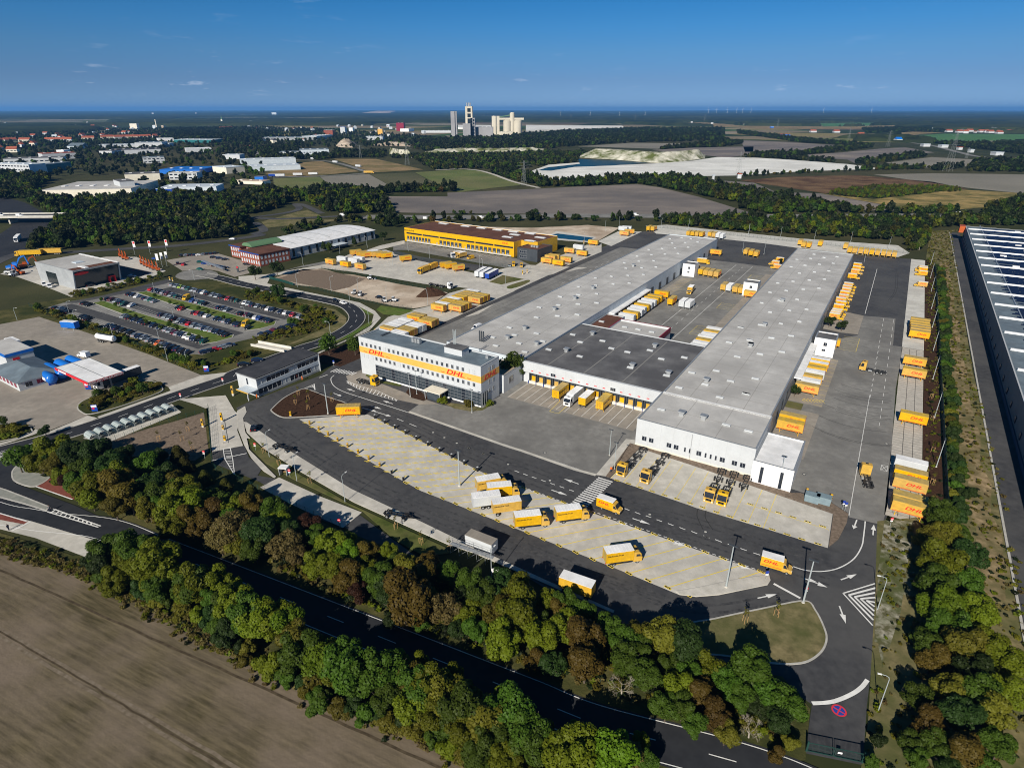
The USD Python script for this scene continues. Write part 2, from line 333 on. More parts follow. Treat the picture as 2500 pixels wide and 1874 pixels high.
M['teal']=mat('teal_cladding',(.01,.12,.13),None,rough=.5)
M['timber']=mat('pale_timber',(.40,.25,.11),None,rough=.8)
M['fence']=mat('green_fence',(.015,.05,.042),None,rough=.5)
M['fence_screen']=mat('green_fence_screen',(.010,.055,.045),None,rough=.6)
M['solar']=mat('solar_cells',(.008,.014,.045),(.014,.022,.06),.8,.2,.5)
M['cement']=mat('pale_cement',(.50,.46,.37),(.58,.54,.44),.02)
M['cement_grey']=mat('grey_cement',(.25,.25,.26),(.31,.31,.32),.02)
M['bark']=mat('bark',(.07,.055,.042),(.13,.105,.08),2.0,.9,.1,obj=True)
M['bark_pale']=mat('pale_bark',(.30,.27,.22),(.40,.36,.30),2.0,.9,.1,obj=True)
M['skin']=mat('skin',(.45,.27,.19),None)
M['hivis']=mat('orange_workwear',(.75,.16,.02),None)
M['dark_cloth']=mat('dark_clothes',(.03,.035,.06),None)
M['kerb_red']=mat('sign_red',(.58,.02,.03),None)
M['bin']=mat('grey_blue_steel',(.16,.22,.25),(.20,.27,.30),1.0,.5)
LEAF=dict(green=leafmat('green_leaves',(.057,.105,.007),(.178,.258,.012),(.395,.486,.028)),dark=leafmat('dark_green_leaves',(.026,.052,.008),(.070,.113,.013),(.145,.203,.026)),forest=leafmat('forest_leaves',(.018,.029,.007),(.043,.060,.014),(.086,.112,.024)),yellow=leafmat('yellowgreen_leaves',(.123,.151,.005),(.319,.355,.011),(.620,.620,.026)),olive=leafmat('olive_leaves',(.130,.123,.010),(.271,.236,.019),(.472,.413,.041)),brown=leafmat('rusty_brown_leaves',(.106,.077,.009),(.250,.181,.023),(.425,.312,.051)),tan=leafmat('faded_tan_leaves',(.149,.121,.035),(.322,.259,.088),(.483,.402,.145)),russet=leafmat('dark_russet_leaves',(.052,.023,.008),(.140,.061,.021),(.245,.114,.039)),bright=leafmat('bright_green_leaves',(.100,.166,.005),(.271,.390,.012),(.485,.620,.028)),birch=leafmat('light_green_leaves',(.088,.119,.016),(.201,.242,.036),(.333,.367,.065)),conifer=leafmat('dull_conifer_leaves',(.060,.063,.007),(.149,.147,.016),(.263,.245,.026)))
# ------------------------------------------------------------------ ground
def sheet(name,pg,m,z,label=None,parent=None,kind='structure'):
 pg=Polygon(pg).buffer(0)if isinstance(pg,list)else pg
 return MB().poly(pg,z).build(name,M[m],parent,label=label,kind=kind if parent is None else None)
def slab(name,pg,m,z0,z1,label=None,parent=None):
 pg=Polygon(pg).buffer(0)if isinstance(pg,list)else pg
 return MB().poly(pg,z0,z1).build(name,M[m],parent,label=label,kind='structure' if parent is None else None)
def spline(p,closed=False,n=8):
 p=np.asarray(p,float)
 out=[]
 k=len(p)
 for i in range(k if closed else k-1):
  a,b,c,d=(p[(i+j)%k]if closed else p[min(max(i+j,0),k-1)]for j in(-1,0,1,2))
  for u in np.arange(n)/n:
   out.append(.5*(2*b+(c-a)*u+(2*a-5*b+4*c-d)*u*u+(3*b-a-3*c+d)*u**3))
 if not closed:
  out.append(p[-1])
 return np.array(out)
def mixpts(*a):
 """(frame, x, y) triples -> ground points"""
 return[tuple(P(q[0],q[i],q[i+1])[:2])for q in a for i in range(1,len(q),2)]
def dashes(mb,line,a,b,w,z,start=.0):
 """dashes of length a with gaps b along a LineString"""
 ls=LineString(line)
 u=start
 while u+a<=ls.length:
  mb.strip(ls.interpolate(u).coords[0],ls.interpolate(u+a).coords[0],w,z)
  u+=a+b
 return mb
def solid(mb,line,w,z):
 g=LineString(line).buffer(w/2,cap_style=2,join_style=1)
 return mb.poly(g,z)
def rect(s0,s1,t0,t1):
 return[tuple(S(s0,t0)),tuple(S(s1,t0)),tuple(S(s1,t1)),tuple(S(s0,t1))]
MB().poly(Point(0,0).buffer(60000,48),-.10).build('terrain',M['terrain'],label='wooded plain reaching to the horizon',kind='structure')
sheet('farmland',Polygon([(d*math.sin(a),d*math.cos(a))for d,aa in((2250,np.linspace(-.95,.95,30)),(30000,np.linspace(.95,-.95,30)))for a in aa]),'farmland',-.04,'patchwork of far fields between the woods')
# --- near and middle distance sheets, far to near
FIELDS=[]
def field(m,label,*a,z=.02):
 pg=Polygon(mixpts(*a)).buffer(0)
 FIELDS.append(pg)
 return sheet('field',pg,m,z,label)
field('field_mauve','large bare ploughed field beyond the highway, pale at its edges',('C',-370,965),('B',1700,935,2050,920),('C',300,905,700,885),('C',1230,862,1420,890),('C',1750,970,2240,1120),('C',1900,1115,700,1115,0,1110),('B',1450,1105,1270,1100,1150,965))
field('field_green','small light green field left of the ploughed strip',('B',230,815,620,800),('B',720,880,560,935,250,950))
field('field_grey','grey brown ploughed strip between two green fields',('B',625,800,1040,778),('B',1240,890,1120,945),('B',720,900,700,865))
field('field_olive','dull green strip right of the ploughed strip',('B',1045,778,1420,765),('B',1620,870,1240,888))
field('field_green','mown green field beside the curved gravel track',('B',1425,763,1800,740,1960,745),('C',0,775,250,870,0,895),('B',1800,930,1630,870))
field('field_tan','brown dry field behind the lorry queue',('B',740,650,1100,650),('B',1500,740,1060,765,890,700))
field('field_tan','dry brown field beside the long greenhouse roofs',('B',470,680,640,670),('B',960,755,600,790),('B',230,800,160,770))
field('field_mauve','brown field corner right of the hedge',('C',1720,850,1900,830,2211,850),('D',300,850,640,860),('D',1100,940,1330,995),('D',900,985,480,910,0,840))
field('field_dark','dark brown reddish field below the pale field',('D',20,760,400,730),('D',930,720,1500,770),('D',1780,825,1600,830),('D',1100,800,680,860,480,830))
field('field_gold','golden dry meadow with green patches',('D',640,860,1050,905),('D',1700,830,2250,860),('D',2211,900,2000,960),('D',1700,985,1330,985,1000,925))
field('field_grey','pale harvested field with dark drill lines',('D',1050,715,1500,705),('D',2300,715,2300,870),('D',1800,820,1400,765))
field('field_grey','grey field right of the chalk pit',('D',1140,625,1500,580),('D',1850,600,1790,650,1500,665))
field('field_mauve','mauve field behind the hedge of the chalk pit',('D',400,570,800,545),('D',1100,515,1300,505),('D',1520,545,1300,560),('D',900,625,850,600))
field('field_mauve','pale brown field above the chalk cliff',('C',1350,575,1700,555,2211,545),('D',120,545,0,575),('C',1980,640,1700,610))
field('field_mauve','ploughed field with a pale right end',('D',30,450,400,465),('D',780,490,500,540,60,540))
field('field_grey','narrow grey field in front of the dark wood',('C',720,545,1180,515),('C',1660,520,1400,565,930,550))
field('field_bright','bright green field near the far village',('D',1180,425,1600,400),('D',2300,405,2300,450,1500,460))
field('field_grey','thin pale field below the bright green field',('D',1500,462,2300,452),('D',2300,478,1650,478))
field('field_green','small green paddock before the far trees',('D',480,425,900,440),('D',800,470,560,445))
field('field_tan','far pale field beside the pylons',('D',1000,405,1350,385),('D',1600,390,1250,415))
field('field_tan','far tan field with a grey edge',('C',1400,348,1800,342),('D',60,340,900,345),('D',1500,325,1600,335),('D',1000,362,200,365),('C',1700,368))
field('field_bright','far strip of green crops at the edge of the forest',('D',640,320,1100,315),('D',1000,340,660,345))
field('field_bright','far bright green strip left of the tan field',('D',60,322,240,318),('D',260,335,40,338))
chalk=Polygon(mixpts(('C',280,770,370,745),('C',500,745,700,715),('C',1000,705,1350,690),('C',1700,665,1900,635,2211,640),('D',60,580,400,600),('D',860,635,1110,670),('D',500,690,0,722),('C',1600,798,1100,805),('C',700,830,500,840))).buffer(0)
FIELDS.append(chalk)
sheet('chalk_pit',chalk,'chalk',.05,'white chalk floor of the quarry')
lake=Polygon(mixpts(('C',380,745,470,720),('C',740,690,730,650),('C',860,655,1100,665),('C',1330,685,1000,707),('C',700,718,500,750))).buffer(0)
FIELDS.append(lake)
sheet('quarry_lake',lake,'water',.10,'dark teal lake in the chalk quarry')
rim=Polygon(mixpts(('C',340,750,480,700),('C',740,680,745,692),('C',470,722,380,750))).buffer(0)
FIELDS.append(rim)
sheet('chalk_pit',rim,'chalk',.11,'thin white chalk rim on the near shore of the lake')
def cliff(label,base,dz,back):
 b=np.array(mixpts(*base))
 d=b/np.linalg.norm(b,axis=1)[:,None]
 n=len(b)
 L=LineString(b)
 q=np.array([L.interpolate(u).coords[0]for u in np.linspace(0,L.length,60)])
 e=q/np.linalg.norm(q,axis=1)[:,None]
 r=np.random.default_rng(len(label))
 rows=[]
 for k,u in enumerate((0,.3,.6,.85,1.0)):
  j=r.normal(0,3.0,(60,1))*(k>0)
  taper=np.minimum(1,np.minimum(np.arange(60),59-np.arange(60))/6.0)
  rows.append(np.c_[q+e*(back*u+j),dz*u*taper])
 rows.append(np.c_[q+e*(back+60),np.zeros(60)-.2])
 v=np.vstack(rows)
 f=[(k*60+i,k*60+i+1,(k+1)*60+i+1,(k+1)*60+i)for k in range(5)for i in range(59)]
 MB().add(v,f).build('chalk_cliff',M['chalk_cliff'],label=label,kind='structure',smooth=True)
 FIELDS.append(Polygon(np.vstack([q,(q+e*back)[::-1]])).buffer(0))
cliff('long pale chalk cliff with green growth behind the quarry lake',[('C',740,640,1030,655),('C',1200,670,1400,686),('C',1600,672,1800,645)],16,60)
cliff('low white chalk bank left of the pit',[('B',1210,612,1300,632,1410,640)],14,20)
cliff('distant white chalk bank behind the scrub',[('B',1500,605,1800,590,2211,590),('C',440,578)],7,25)
for lab,a in(('white spoil bank beside the cement works',[('C',290,425),('C',700,412),('C',1120,400),('C',1100,385),('C',290,378)]),('white gravel yard behind the twin cement towers',[('B',1790,400),('B',2070,405),('B',2070,380),('B',1790,378)])):
 pg=Polygon(mixpts(*a)).buffer(0)
 FIELDS.append(pg)
 MB().poly(pg,-.05,9.0).build('spoil_bank',M['chalk'],label=lab,kind='structure')
for lab,a,h,m in(('brown and white spoil hill on the horizon',[('B',820,285),('B',1060,250),('B',1340,252),('B',1250,285)],45,'sand'),('low pale gravel heap beyond the field',[('B',750,550),('B',820,505),('B',940,530),('B',900,555)],14,'sand'),('long low heap of pale gravel',[('B',1060,535),('B',1200,515),('B',1400,525),('B',1390,545)],7,'sand'),('white potash heap on the right horizon',[('D',1650,213),('D',1790,213),('D',1790,211),('D',1650,211)],120,'chalk')):
 pg=Polygon(mixpts(*a)).buffer(0)
 c=np.array(pg.centroid.coords[0])
 ring=np.array(shapely.segmentize(pg.exterior,pg.length/28).coords)[:-1]
 n=len(ring)
 r=np.random.default_rng(n+int(h))
 rows=[np.c_[c+(ring-c)*k,np.full(n,h*u)*(1+.12*r.normal(size=n))if 0<u<1 else np.full(n,h*u)]for k,u in((1,0),(.8,.35),(.55,.75),(.3,.97))]
 v=np.vstack(rows+[np.r_[c,h][None]])
 f=[(k*n+i,k*n+(i+1)%n,(k+1)*n+(i+1)%n,(k+1)*n+i)for k in range(3)for i in range(n)]
 mb=MB().add(v,f)
 mb.f.append(np.array([(3*n+i,3*n+(i+1)%n,4*n)for i in range(n)]))
 mb.build('spoil_heap',M[m],label=lab,kind='structure',smooth=True)
 # --- foreground field
ff=[('W',-250,1150),('W',0,1180),('W',190,1235),('W',420,1365),('W',700,1500),('W',960,1610),('W',1080,1690),('W',1300,1800),('W',1100,2300),('W',-600,1900)]
FOREFIELD=Polygon(mixpts(*ff)).buffer(0)
sheet('ploughed_field',FOREFIELD,'field_brown',.03,'brown stubble field with tractor tracks in the near left corner')
for i,(a,b,w,m_)in enumerate(((('W',-150,1268),('W',620,1720),.55,'track'),(('W',-150,1286),('W',580,1720),.55,'track'),(('W',-150,1274),('W',600,1720),.3,'track_dark'),(('W',-100,1185),('W',1100,1725),.45,'track_dark'))):
 L=np.array([P(*a)[:2]+(P(*b)[:2]-P(*a)[:2])*u for u in np.linspace(0,1,40)])+rng.normal(0,.06,(40,2))
 solid(MB(),L,w,.034+.003*i).build('tractor_track',M[m_],label=('upper pale tractor wheel track across the stubble','lower pale tractor wheel track across the stubble','dark strip between the two tractor wheel tracks','dark furrow along the edge of the stubble')[i],kind='structure')
sheet('grass_verge',mixpts(('W',-300,1120,0,1150),('W',160,1200,330,1200),('W',900,1400,1700,1720),('W',1900,1900,1250,1900),('W',1080,1700,960,1612),('W',700,1502,420,1367),('W',190,1237,0,1182,-250,1150)),'scrub',.036,'rough grass strip between the road and the stubble field')
BELT=[('W',30,1010),('W',60,960),('W',190,955),('W',450,880),('W',460,1000),('W',560,1040),('W',700,1130),('W',860,1190),('W',1000,1230),('W',1130,1300),('W',1350,1370),('W',1450,1420),('W',1690,1460),('W',1750,1530),('W',1740,1640),('W',1640,1660),('W',1300,1530),('W',850,1350),('W',400,1180),('W',170,1080)]
sheet('grass_verge',mixpts(*BELT),'scrub',.02,'rough grass strip under the trees between road and truck yard')
right_verge=mixpts(('W',1895,1125,2000,1115),('W',2000,560,2010,500),('W',2090,495,2055,500),('W',2100,800,2170,1060),('W',2300,1700,1850,1720),('W',1875,1560,1890,1290))
sheet('grass_verge',right_verge,'drygrass',.02,'dry grassy slope between the yard fence and the big shed')
sheet('dirt_track',[tuple(p)for p in np.vstack([np.array([S(s+w,t)for s,t in((82.6,330),(81.9,290),(83.2,250),(82.1,215),(83.4,180),(82.2,145),(83.6,110),(82.9,85),(84.4,60),(83.2,42),(85,30),(83.9,15),(85.4,5),(84,-20))])[::k]for w,k in((-2.4,1),(2.6,-1))])],'straw',.03,'worn sandy track on the slope beside the big shed')
sheet('grass_verge',mixpts(('L',1270,880,1480,890),('L',1420,1200,1380,1500),('L',1300,1750,1200,1700,1230,1200)),'chalk_grass',.04,'strip of chalky dry grass along the exit road')
for i,q in enumerate(((('L',1290,1150),('L',1395,1260),('L',1385,1330),('L',1290,1180)),(('M',1225,180),('M',1290,30),('M',1300,150),('M',1270,300),('M',1260,640),('M',1230,500)),(('L',1400,1250),('L',1470,1230),('L',1440,1400),('L',1395,1380)))):
 sheet('chalk_patch',mixpts(*q),'chalk_grass',.046+.004*i,('bare chalk patch above the ditch','long bare chalk patch beside the kerb','bare chalk patch in the ditch')[i])
 # --- the yard of the parcel centre: dark asphalt base, other surfaces laid on it
yard=Polygon(mixpts(('W',780,745,905,690),('C',1270,1262,1480,1240,2300,1330),('D',850,1330,1340,1365),('H',1345,325,1285,1005),('L',1340,0,1290,850),('L',1265,900,1240,1180,1210,1650),('M',1210,400,1150,900),('M',1125,1290,735,1210),('M',780,880,600,760,300,700),('W',1500,1420,1400,1370),('W',1300,1330,1210,1290),('W',1080,1210,950,1150),('J',750,940,300,690),('J',0,460,-80,330),('J',0,290,320,170),('J',620,60,740,-30,990,-120))).buffer(0)
sheet('asphalt_yard',yard,'asphalt',.01,'dark asphalt of the truck yard and its loop road')
Z1,Z2,Z3,ZP=.018,.026,.034,.042
front_paving=Polygon(mixpts(('J',1460,300,1375,360,2211,650),('K',600,340,1050,500),('K',1225,548,1300,500,1480,245))+[tuple(S(0,-1)),tuple(S(0,22.3)),tuple(S(-53,22.3)),tuple(S(-53,8))]+mixpts(('J',2150,230,1900,360,1640,300))).buffer(0)
sheet('paved_yard',front_paving,'paving',Z1,'grey block paved yard in front of the loading docks')
sheet('paved_yard',mixpts(('J',845,60,1000,0),('J',1010,20,1130,120),('J',1340,200,1640,300),('J',1460,300,1280,262),('J',1110,215,960,170,870,125)),'paving_tan',Z2,'tan block paved forecourt of the office block')
sheet('flower_bed',mixpts(('J',1380,160,1480,195),('J',1545,250,1500,272),('J',1400,245,1350,200)),'mulch',Z3,'dark planting bed beside the office entrance')
sheet('flower_bed',mixpts(('J',1640,280,1800,295),('J',2000,330,2060,280),('J',2110,280,2000,350),('J',1900,360,1760,335)),'drygrass',Z3,'weedy planting bed at the corner of the office block')
sheet('flower_bed',mixpts(('J',1020,30,1130,100),('J',1330,130,1300,150),('J',1110,115,1010,60)),'grass',Z3,'thin planting bed along the glass front of the office block')
dock_apron=rect(-49.5,-3.5,7.5,22.2)
sheet('dock_apron',dock_apron,'paving_tan',Z2,'brownish paved apron with white bay lines before the front docks')
island=Polygon(mixpts(('J',450,425,780,400),('J',1030,385,2050,900),('K',600,650,1000,800),('L',0,1080,490,1250),('L',500,1290,480,1320),('L',150,1388,0,1400),('K',1930,1560,1400,1340,0,780),('J',1480,1030,1280,920))).buffer(0)
sheet('concrete_yard',island,'concrete',Z1,'pale concrete truck parking between the two lanes of the loop road')
slab('kerb_island',mixpts(('L',490,1252,500,1290),('L',480,1318,150,1385,0,1398),('K',1930,1558,1900,1530),('L',0,1340,280,1280)),'concrete',.0,.13,'raised concrete end of the truck parking')
tractor_yard=Polygon(mixpts(('K',1345,575,1600,325),('L',0,522,385,655),('L',920,840,887,1070),('L',500,950,0,800),('K',2000,800))).buffer(0)
sheet('concrete_yard',tractor_yard,'concrete',Z1,'pale concrete parking bays in front of the white hall facade')
strip=Polygon([tuple(S(-1.5,-.05))]+mixpts(('K',1310,560,1350,575,1600,325),('L',0,520,385,653),('L',920,838,887,1070),('L',960,1010,1015,900),('L',1025,840,900,760,700,700))+[tuple(S(43.5,-2.2)),tuple(S(33,-1.6)),tuple(S(33,-.1))]).buffer(0)
slab('gravel_strip',strip.difference(tractor_yard.buffer(.15)),'gravel',.0,.12,'brown gravel strip along the white hall facade')
sheet('pavement',mixpts(('K',1225,548,1480,245),('K',1555,255,1553,297,1310,562)),'concrete',Z2,'concrete footpath from the zebra crossing to the hall corner')
right_pav=Polygon(mixpts(('H',975,760,1220,782),('H',1200,990,1275,1000),('L',1345,0,1290,780),('L',1255,915,1030,862),('L',1020,830,900,755),('L',700,690,640,670))+[tuple(S(43,0)),tuple(S(43,16)),tuple(S(33,16)),tuple(S(33,115)),tuple(S(42,134))]+mixpts(('H',930,910))).buffer(0)
sheet('paved_yard',right_pav,'paving',Z1,'grey block paved yard with tyre marks beside the right hall')
sheet('dock_apron',rect(33,43.5,17,50)+[],'paving_tan',Z2,'tan paved docking bays behind the white annex')
sheet('dock_apron',rect(33,43.5,56,105),'paving_tan',Z2+.001,'tan paved docking bays below the small white tower of the right hall')
sheet('paved_yard',mixpts(('H',830,730,975,760),('H',930,905,800,890),('H',660,860,690,790)),'paving_tan',Z2+.002,'tan paved patch with two small trees')
sheet('planting_bed',rect(33,38,50,55.5),'grass',Z3,'small dark planting bed between two docking rows')
sheet('concrete_yard',rect(64.3,73,135.3,328),'concrete_new',Z1,'bright concrete parking strip along the right fence')
sheet('paved_yard',rect(64.3,72,0,135),'slab',Z1,'grey slab paved trailer bays along the right fence')
lines=MB()
for k in range(1,3):
 lines.strip(S(64.3+2.5*k+.3,1),S(64.3+2.5*k+.3,134),.14,Z2)
for t in np.arange(2,134,1.75):
 lines.strip(S(64.4,t),S(72,t),.10,Z2)
lines.build('bay_joints',M['tyre_mark'],label='dark joints between the slabs of the trailer bays',kind='structure')
sheet('mulch_strip',rect(72.1,76.8,-2,330),'mulch',Z2,'dark bark mulch strip between the trailer bays and the green fence')
back_strip=Polygon(mixpts(('C',1480,1205,1300,1215),('C',1390,1280,1640,1300),('C',1900,1320,2300,1362),('D',480,1282,850,1325),('D',1240,1350,1330,1320),('D',1240,1260,830,1232),('D',450,1205,0,1160))).buffer(0)
sheet('concrete_yard',back_strip,'concrete_new',Z1,'bright concrete strip behind the halls')
sheet('concrete_yard',mixpts(('C',895,1345,1065,1262),('C',1270,1262,1010,1385)),'concrete_new',Z1+.002,'bright concrete corner behind the left hall')
left_lane=Polygon(mixpts(('G',0,690,1000,250),('G',1270,125,1475,150,0,890),('F',1690,1010,1300,1000))).buffer(0)
left_pav=Polygon([tuple(S(-113.5,30)),tuple(S(-88,20)),tuple(S(-88,285)),tuple(S(-105,285))]+mixpts(('C',1160,1345))).buffer(0)
left_pav=Polygon(rect(-114,-87,8,262)).buffer(0)
sheet('paved_yard',left_pav,'paving',Z1,'grey block paved lane along the left hall')
sheet('asphalt_strip',rect(-117.5,-114,30,262),'asphalt',Z2,'dark asphalt drain strip beside the left lane')
lane=MB()
for k,(s,a,b)in enumerate(((-110,60,250),(-106.5,60,250))):
 lane.strip(S(s,a),S(s,b),.12,Z3)
lane.build('lane_joints',M['tyre_mark'],label='dark joints along the left lane',kind='structure')
lm=MB()
for s in(-103,-99.8):
 for t in np.arange(150,215,9):
  lm.strip(S(s,t),S(s,t+4),.18,Z3)
lm.strip(S(-89.5,30),S(-89.5,255),.18,Z3)
lm.build('lane_markings',M['paint_white'],label='white dashes on the left lane',kind='structure')
lm=MB().strip(S(-91.5,90),S(-91.5,255),.15,Z3).build('lane_markings',M['paint_yellow'],label='thin yellow line along the left hall',kind='structure')
sheet('paved_yard',rect(-51.5,-1,70,255),'paving',Z1,'grey paved court between the two halls')
sheet('dock_apron',rect(-49.5,-43,96,200),'paving_tan',Z2,'tan docking bays along the inner side of the left hall')
sheet('dock_apron',rect(-9,-1.2,76,235),'paving_tan',Z2,'tan docking bays along the inner side of the right hall')
sheet('asphalt_yard',rect(-19.5,-8.5,70.5,90),'road',Z2+.002,'dark asphalt corner of the inner court beside the red edged block')
cm=MB()
for s in(-30,-20):
 cm.strip(S(s,95),S(s,250),.18,Z3)
for t in np.arange(98,250,8):
 cm.strip(S(-25,t),S(-25,t+3.5),.15,Z3)
cm.build('lane_markings',M['paint_white'],label='white lane lines in the inner court',kind='structure')
cm=MB()
for t0,n in((105,5),(150,4),(215,5)):
 for k in range(n):
  cm.strip(S(-16,t0+3.2*k),S(-9,t0+3.2*k),.15,Z3)
 cm.strip(S(-16,t0),S(-16,t0+3.2*(n-1)),.15,Z3)
for t in np.arange(150,200,3.2):
 cm.strip(S(-48,t),S(-40,t),.13,Z3)
cm.build('bay_lines',M['paint_yellow'],label='yellow bay lines in the inner court',kind='structure')
left_conc=Polygon(mixpts(('X',250,950,480,740),('X',640,690,830,640),('X',1050,590,1300,420),('X',1560,350,1010,300,0,130),('F',640,430,680,400),('F',880,310,1180,275),('F',1480,370,1600,400,1960,480),('G',250,400),('Y',2100,590,1680,670),('X',2211,375,1700,700),('X',1250,800,860,1000,760,990))).buffer(0)
sheet('concrete_yard',left_conc,'concrete',Z1+.004,'pale concrete storage yard left of the left hall')
sheet('concrete_yard',mixpts(('Y',1480,600,1610,520),('Y',1830,450,2090,345),('Y',2250,330,2250,420),('Y',1980,530,1640,660)),'concrete',Z1+.005,'pale concrete yard in front of the dark office box')
dirt=Polygon(mixpts(('F',230,515,480,440),('F',650,435,800,480),('X',0,165,600,290),('X',1290,410,1050,585),('X',830,625,560,590,0,470),('F',850,650,600,590,400,570))).buffer(0)
sheet('sandy_ground',dirt,'sand',.03,'bare sandy building ground inside a fence')
sheet('sandy_ground',mixpts(('F',260,520,480,450),('F',640,442,1010,520),('F',880,590,750,620,600,590)),'gravel',.038,'darker gravel half of the fenced building ground')
kr=np.array(mixpts(('X',860,470,930,430),('X',1000,400,1150,390),('X',1280,430,1150,465,1000,475)))
c=kr.mean(0)
mb=MB()
n=len(kr)
kk=spline(np.c_[kr,np.zeros(n)],True,5)[:,:2]
n=len(kk)
r_=np.random.default_rng(5)
v=np.vstack([np.c_[c+(kk-c)*a,h*(1+.15*r_.normal(size=n))]for a,h in((1,0),(.75,1.5),(.5,2.6),(.2,3.4))]+[[[c[0],c[1],3.5]]])
f=[(k*n+i,k*n+(i+1)%n,(k+1)*n+(i+1)%n,(k+1)*n+i)for k in range(3)for i in range(n)]+[(3*n+i,3*n+(i+1)%n,4*n,4*n)for i in range(n)]
mb.add(v,f).build('soil_heap',M['mulch'],label='heap of dark brown soil on the sandy building ground',kind='structure',smooth=True)
def raised(name,m,label,*a,h=.13,kerb=True,sm=True):
 p=np.array(mixpts(*a))
 pg=Polygon(spline(np.c_[p,np.zeros(len(p))],True,5)[:,:2]if sm else p).buffer(0)
 if kerb:
  slab('kerb',pg.difference(pg.buffer(-.35)),'kerb',-.02,h+.015,'pale kerb round the '+label)
 slab(name,pg.buffer(-.34),m,-.02,h,label)
 return pg
raised('planted_island','mulch','dark planted island between office block and gatehouse',('J',215,360,225,330),('J',330,240,480,170),('J',560,185,700,240),('J',860,300,800,385),('J',640,400,430,412,300,410))
raised('grass_island','drygrass','dry grass island with young trees at the exit bend',('M',-80,350,120,300),('M',450,230,730,180),('M',810,250,870,370),('M',885,450,850,530),('M',760,595,640,615),('M',480,605,200,560,-60,520))
raised('pavement','concrete','long pale footpath along the lower edge of the truck yard',('J',-30,440,20,450),('J',300,640,560,800),('J',900,1010,1500,1290,1830,1450),('K',330,1210,900,1470),('K',1400,1690,1380,1730),('K',850,1500,200,1220),('J',1700,1490,900,1130),('J',450,870,150,680,0,540),sm=False,kerb=False)
raised('grass_island','grass','grass strip with saplings below the long footpath',('J',10,590,60,585),('J',170,690,450,880),('J',880,1130,1250,1300),('J',1690,1500,1750,1560),('J',1500,1590,1250,1450),('J',980,1210,700,1080),('J',380,930,160,800,50,690),kerb=False,sm=False)
sheet('gravel_lane',mixpts(('J',120,1000,280,915),('J',640,1080,980,1210),('J',820,1340,400,1150)),'concrete',.03,'pale paved strip of the lower exit lane')
low_lane=Polygon(mixpts(('I',1790,480,1780,420),('I',2060,370,2100,470,2211,560),('J',100,900,280,930),('J',960,1230,1450,1590),('J',1300,1640,840,1340),('J',420,1200,110,1010,0,940),('I',2050,800,1850,640))).buffer(0)
sheet('road',low_lane,'asphalt',.014,'lower exit lane in the shade of the trees')
gate_lane=Polygon(mixpts(('I',1500,-20,1990,-60),('E',1880,1290),('I',1980,80,2040,120),('I',2000,240,2050,372),('I',1780,425,1740,60,1640,20))).buffer(0)
sheet('concrete_lane',gate_lane,'concrete',.020,'pale concrete gate lanes left of the gatehouse')
raised('pavement','concrete','curved footpath between gate lane and truck yard',('I',1990,80,2060,40),('J',0,290,0,300),('I',2090,90,2060,140),('I',2080,260,2211,420),('J',20,590,40,680),('J',270,910,240,930),('I',2211,590,2110,480),('I',2050,370,2000,240),sm=False,kerb=False)
sheet('gravel_ground',mixpts(('I',860,350,1200,240),('I',1500,160,1720,90),('I',1760,420,1640,500,1100,460)),'gravel',.03,'brown gravel ground behind the bicycle shelters')
sheet('pavement',mixpts(('I',700,310,1450,20),('I',1530,90,900,350)),'concrete',.034,'paved floor of the bicycle shelters')
# --- roads
def road(name,label,w,z,*a,m='road',kerbs=True,sm=True):
 p=np.array(mixpts(*a))
 c=spline(np.c_[p,np.zeros(len(p))])[:,:2]if sm else p
 L=LineString(c)
 g=L.buffer(w/2,cap_style=2,join_style=1)
 sheet(name,g,m,z,label)
 return c,L,g
near=[('W',-500,900),('W',-100,1075),('W',60,1120),('I',860,1065),('I',1250,1212),('I',1490,1305),('I',1975,1497),('N',265,668),('N',610,805),('N',985,955),('N',1380,1112),('N',1820,1290),('W',1640,1660),('W',1900,1770),('W',2300,1930)]
nc,nL,NEAR=road('road','dark country road between two rows of trees',7.8,.046,*near)
mb=MB()
solid(mb,[tuple(p)for p in nL.parallel_offset(3.45,'left').coords],.16,.052)
solid(mb,[tuple(p)for p in nL.parallel_offset(3.45,'right').coords],.16,.052)
start=nL.project(Point(P('I',1250,1212)[:2]))
dashes(mb,shapely.ops.substring(nL,start,nL.length),4,8,.16,.052,3.0)
mb.build('road_markings',M['paint_white'],label='white edge lines and centre dashes of the country road',kind='structure')
junction=Polygon(mixpts(('I',-60,500,190,415),('I',205,440,100,590),('I',130,690,640,878),('I',860,980,880,1120),('I',380,1020,-60,900))).buffer(0)
sheet('road',junction,'road',.040,'road junction in the lower left corner')
raised('traffic_island','stone_paving','grey paved traffic island at the junction',('I',-80,700,60,745),('I',230,810,420,885),('I',395,925,200,865,-80,790),sm=False)
raised('pavement','stone_paving','rounded pavement corner at the junction',('I',215,490,120,560),('I',95,620,130,680),('I',290,720,430,630),('I',330,560,245,550))
sheet('red_path',mixpts(('I',290,710,425,630),('I',640,730,640,830,610,826)),'red_paving',.066,'red paved cycle crossing beside the junction')
sheet('pavement',mixpts(('I',-60,930,270,1010),('I',860,1185,720,1310),('I',300,1150,-60,1060)),'concrete',.05,'pale paved verge below the junction')
sheet('red_path',mixpts(('I',-60,930,235,1010),('I',200,1035,-60,985)),'red_paving',.058,'red cycle path below the junction')
mb=MB()
for a,b in((('I',250,710),('I',425,632)),(('I',290,712),('I',612,826)),(('I',-60,925),('I',225,1010)),(('I',100,1092),('I',262,1012)),(('I',450,905),('I',850,1050)),(('I',400,930),('I',830,1060))):
 mb.strip(P(*a),P(*b),.3,.074)
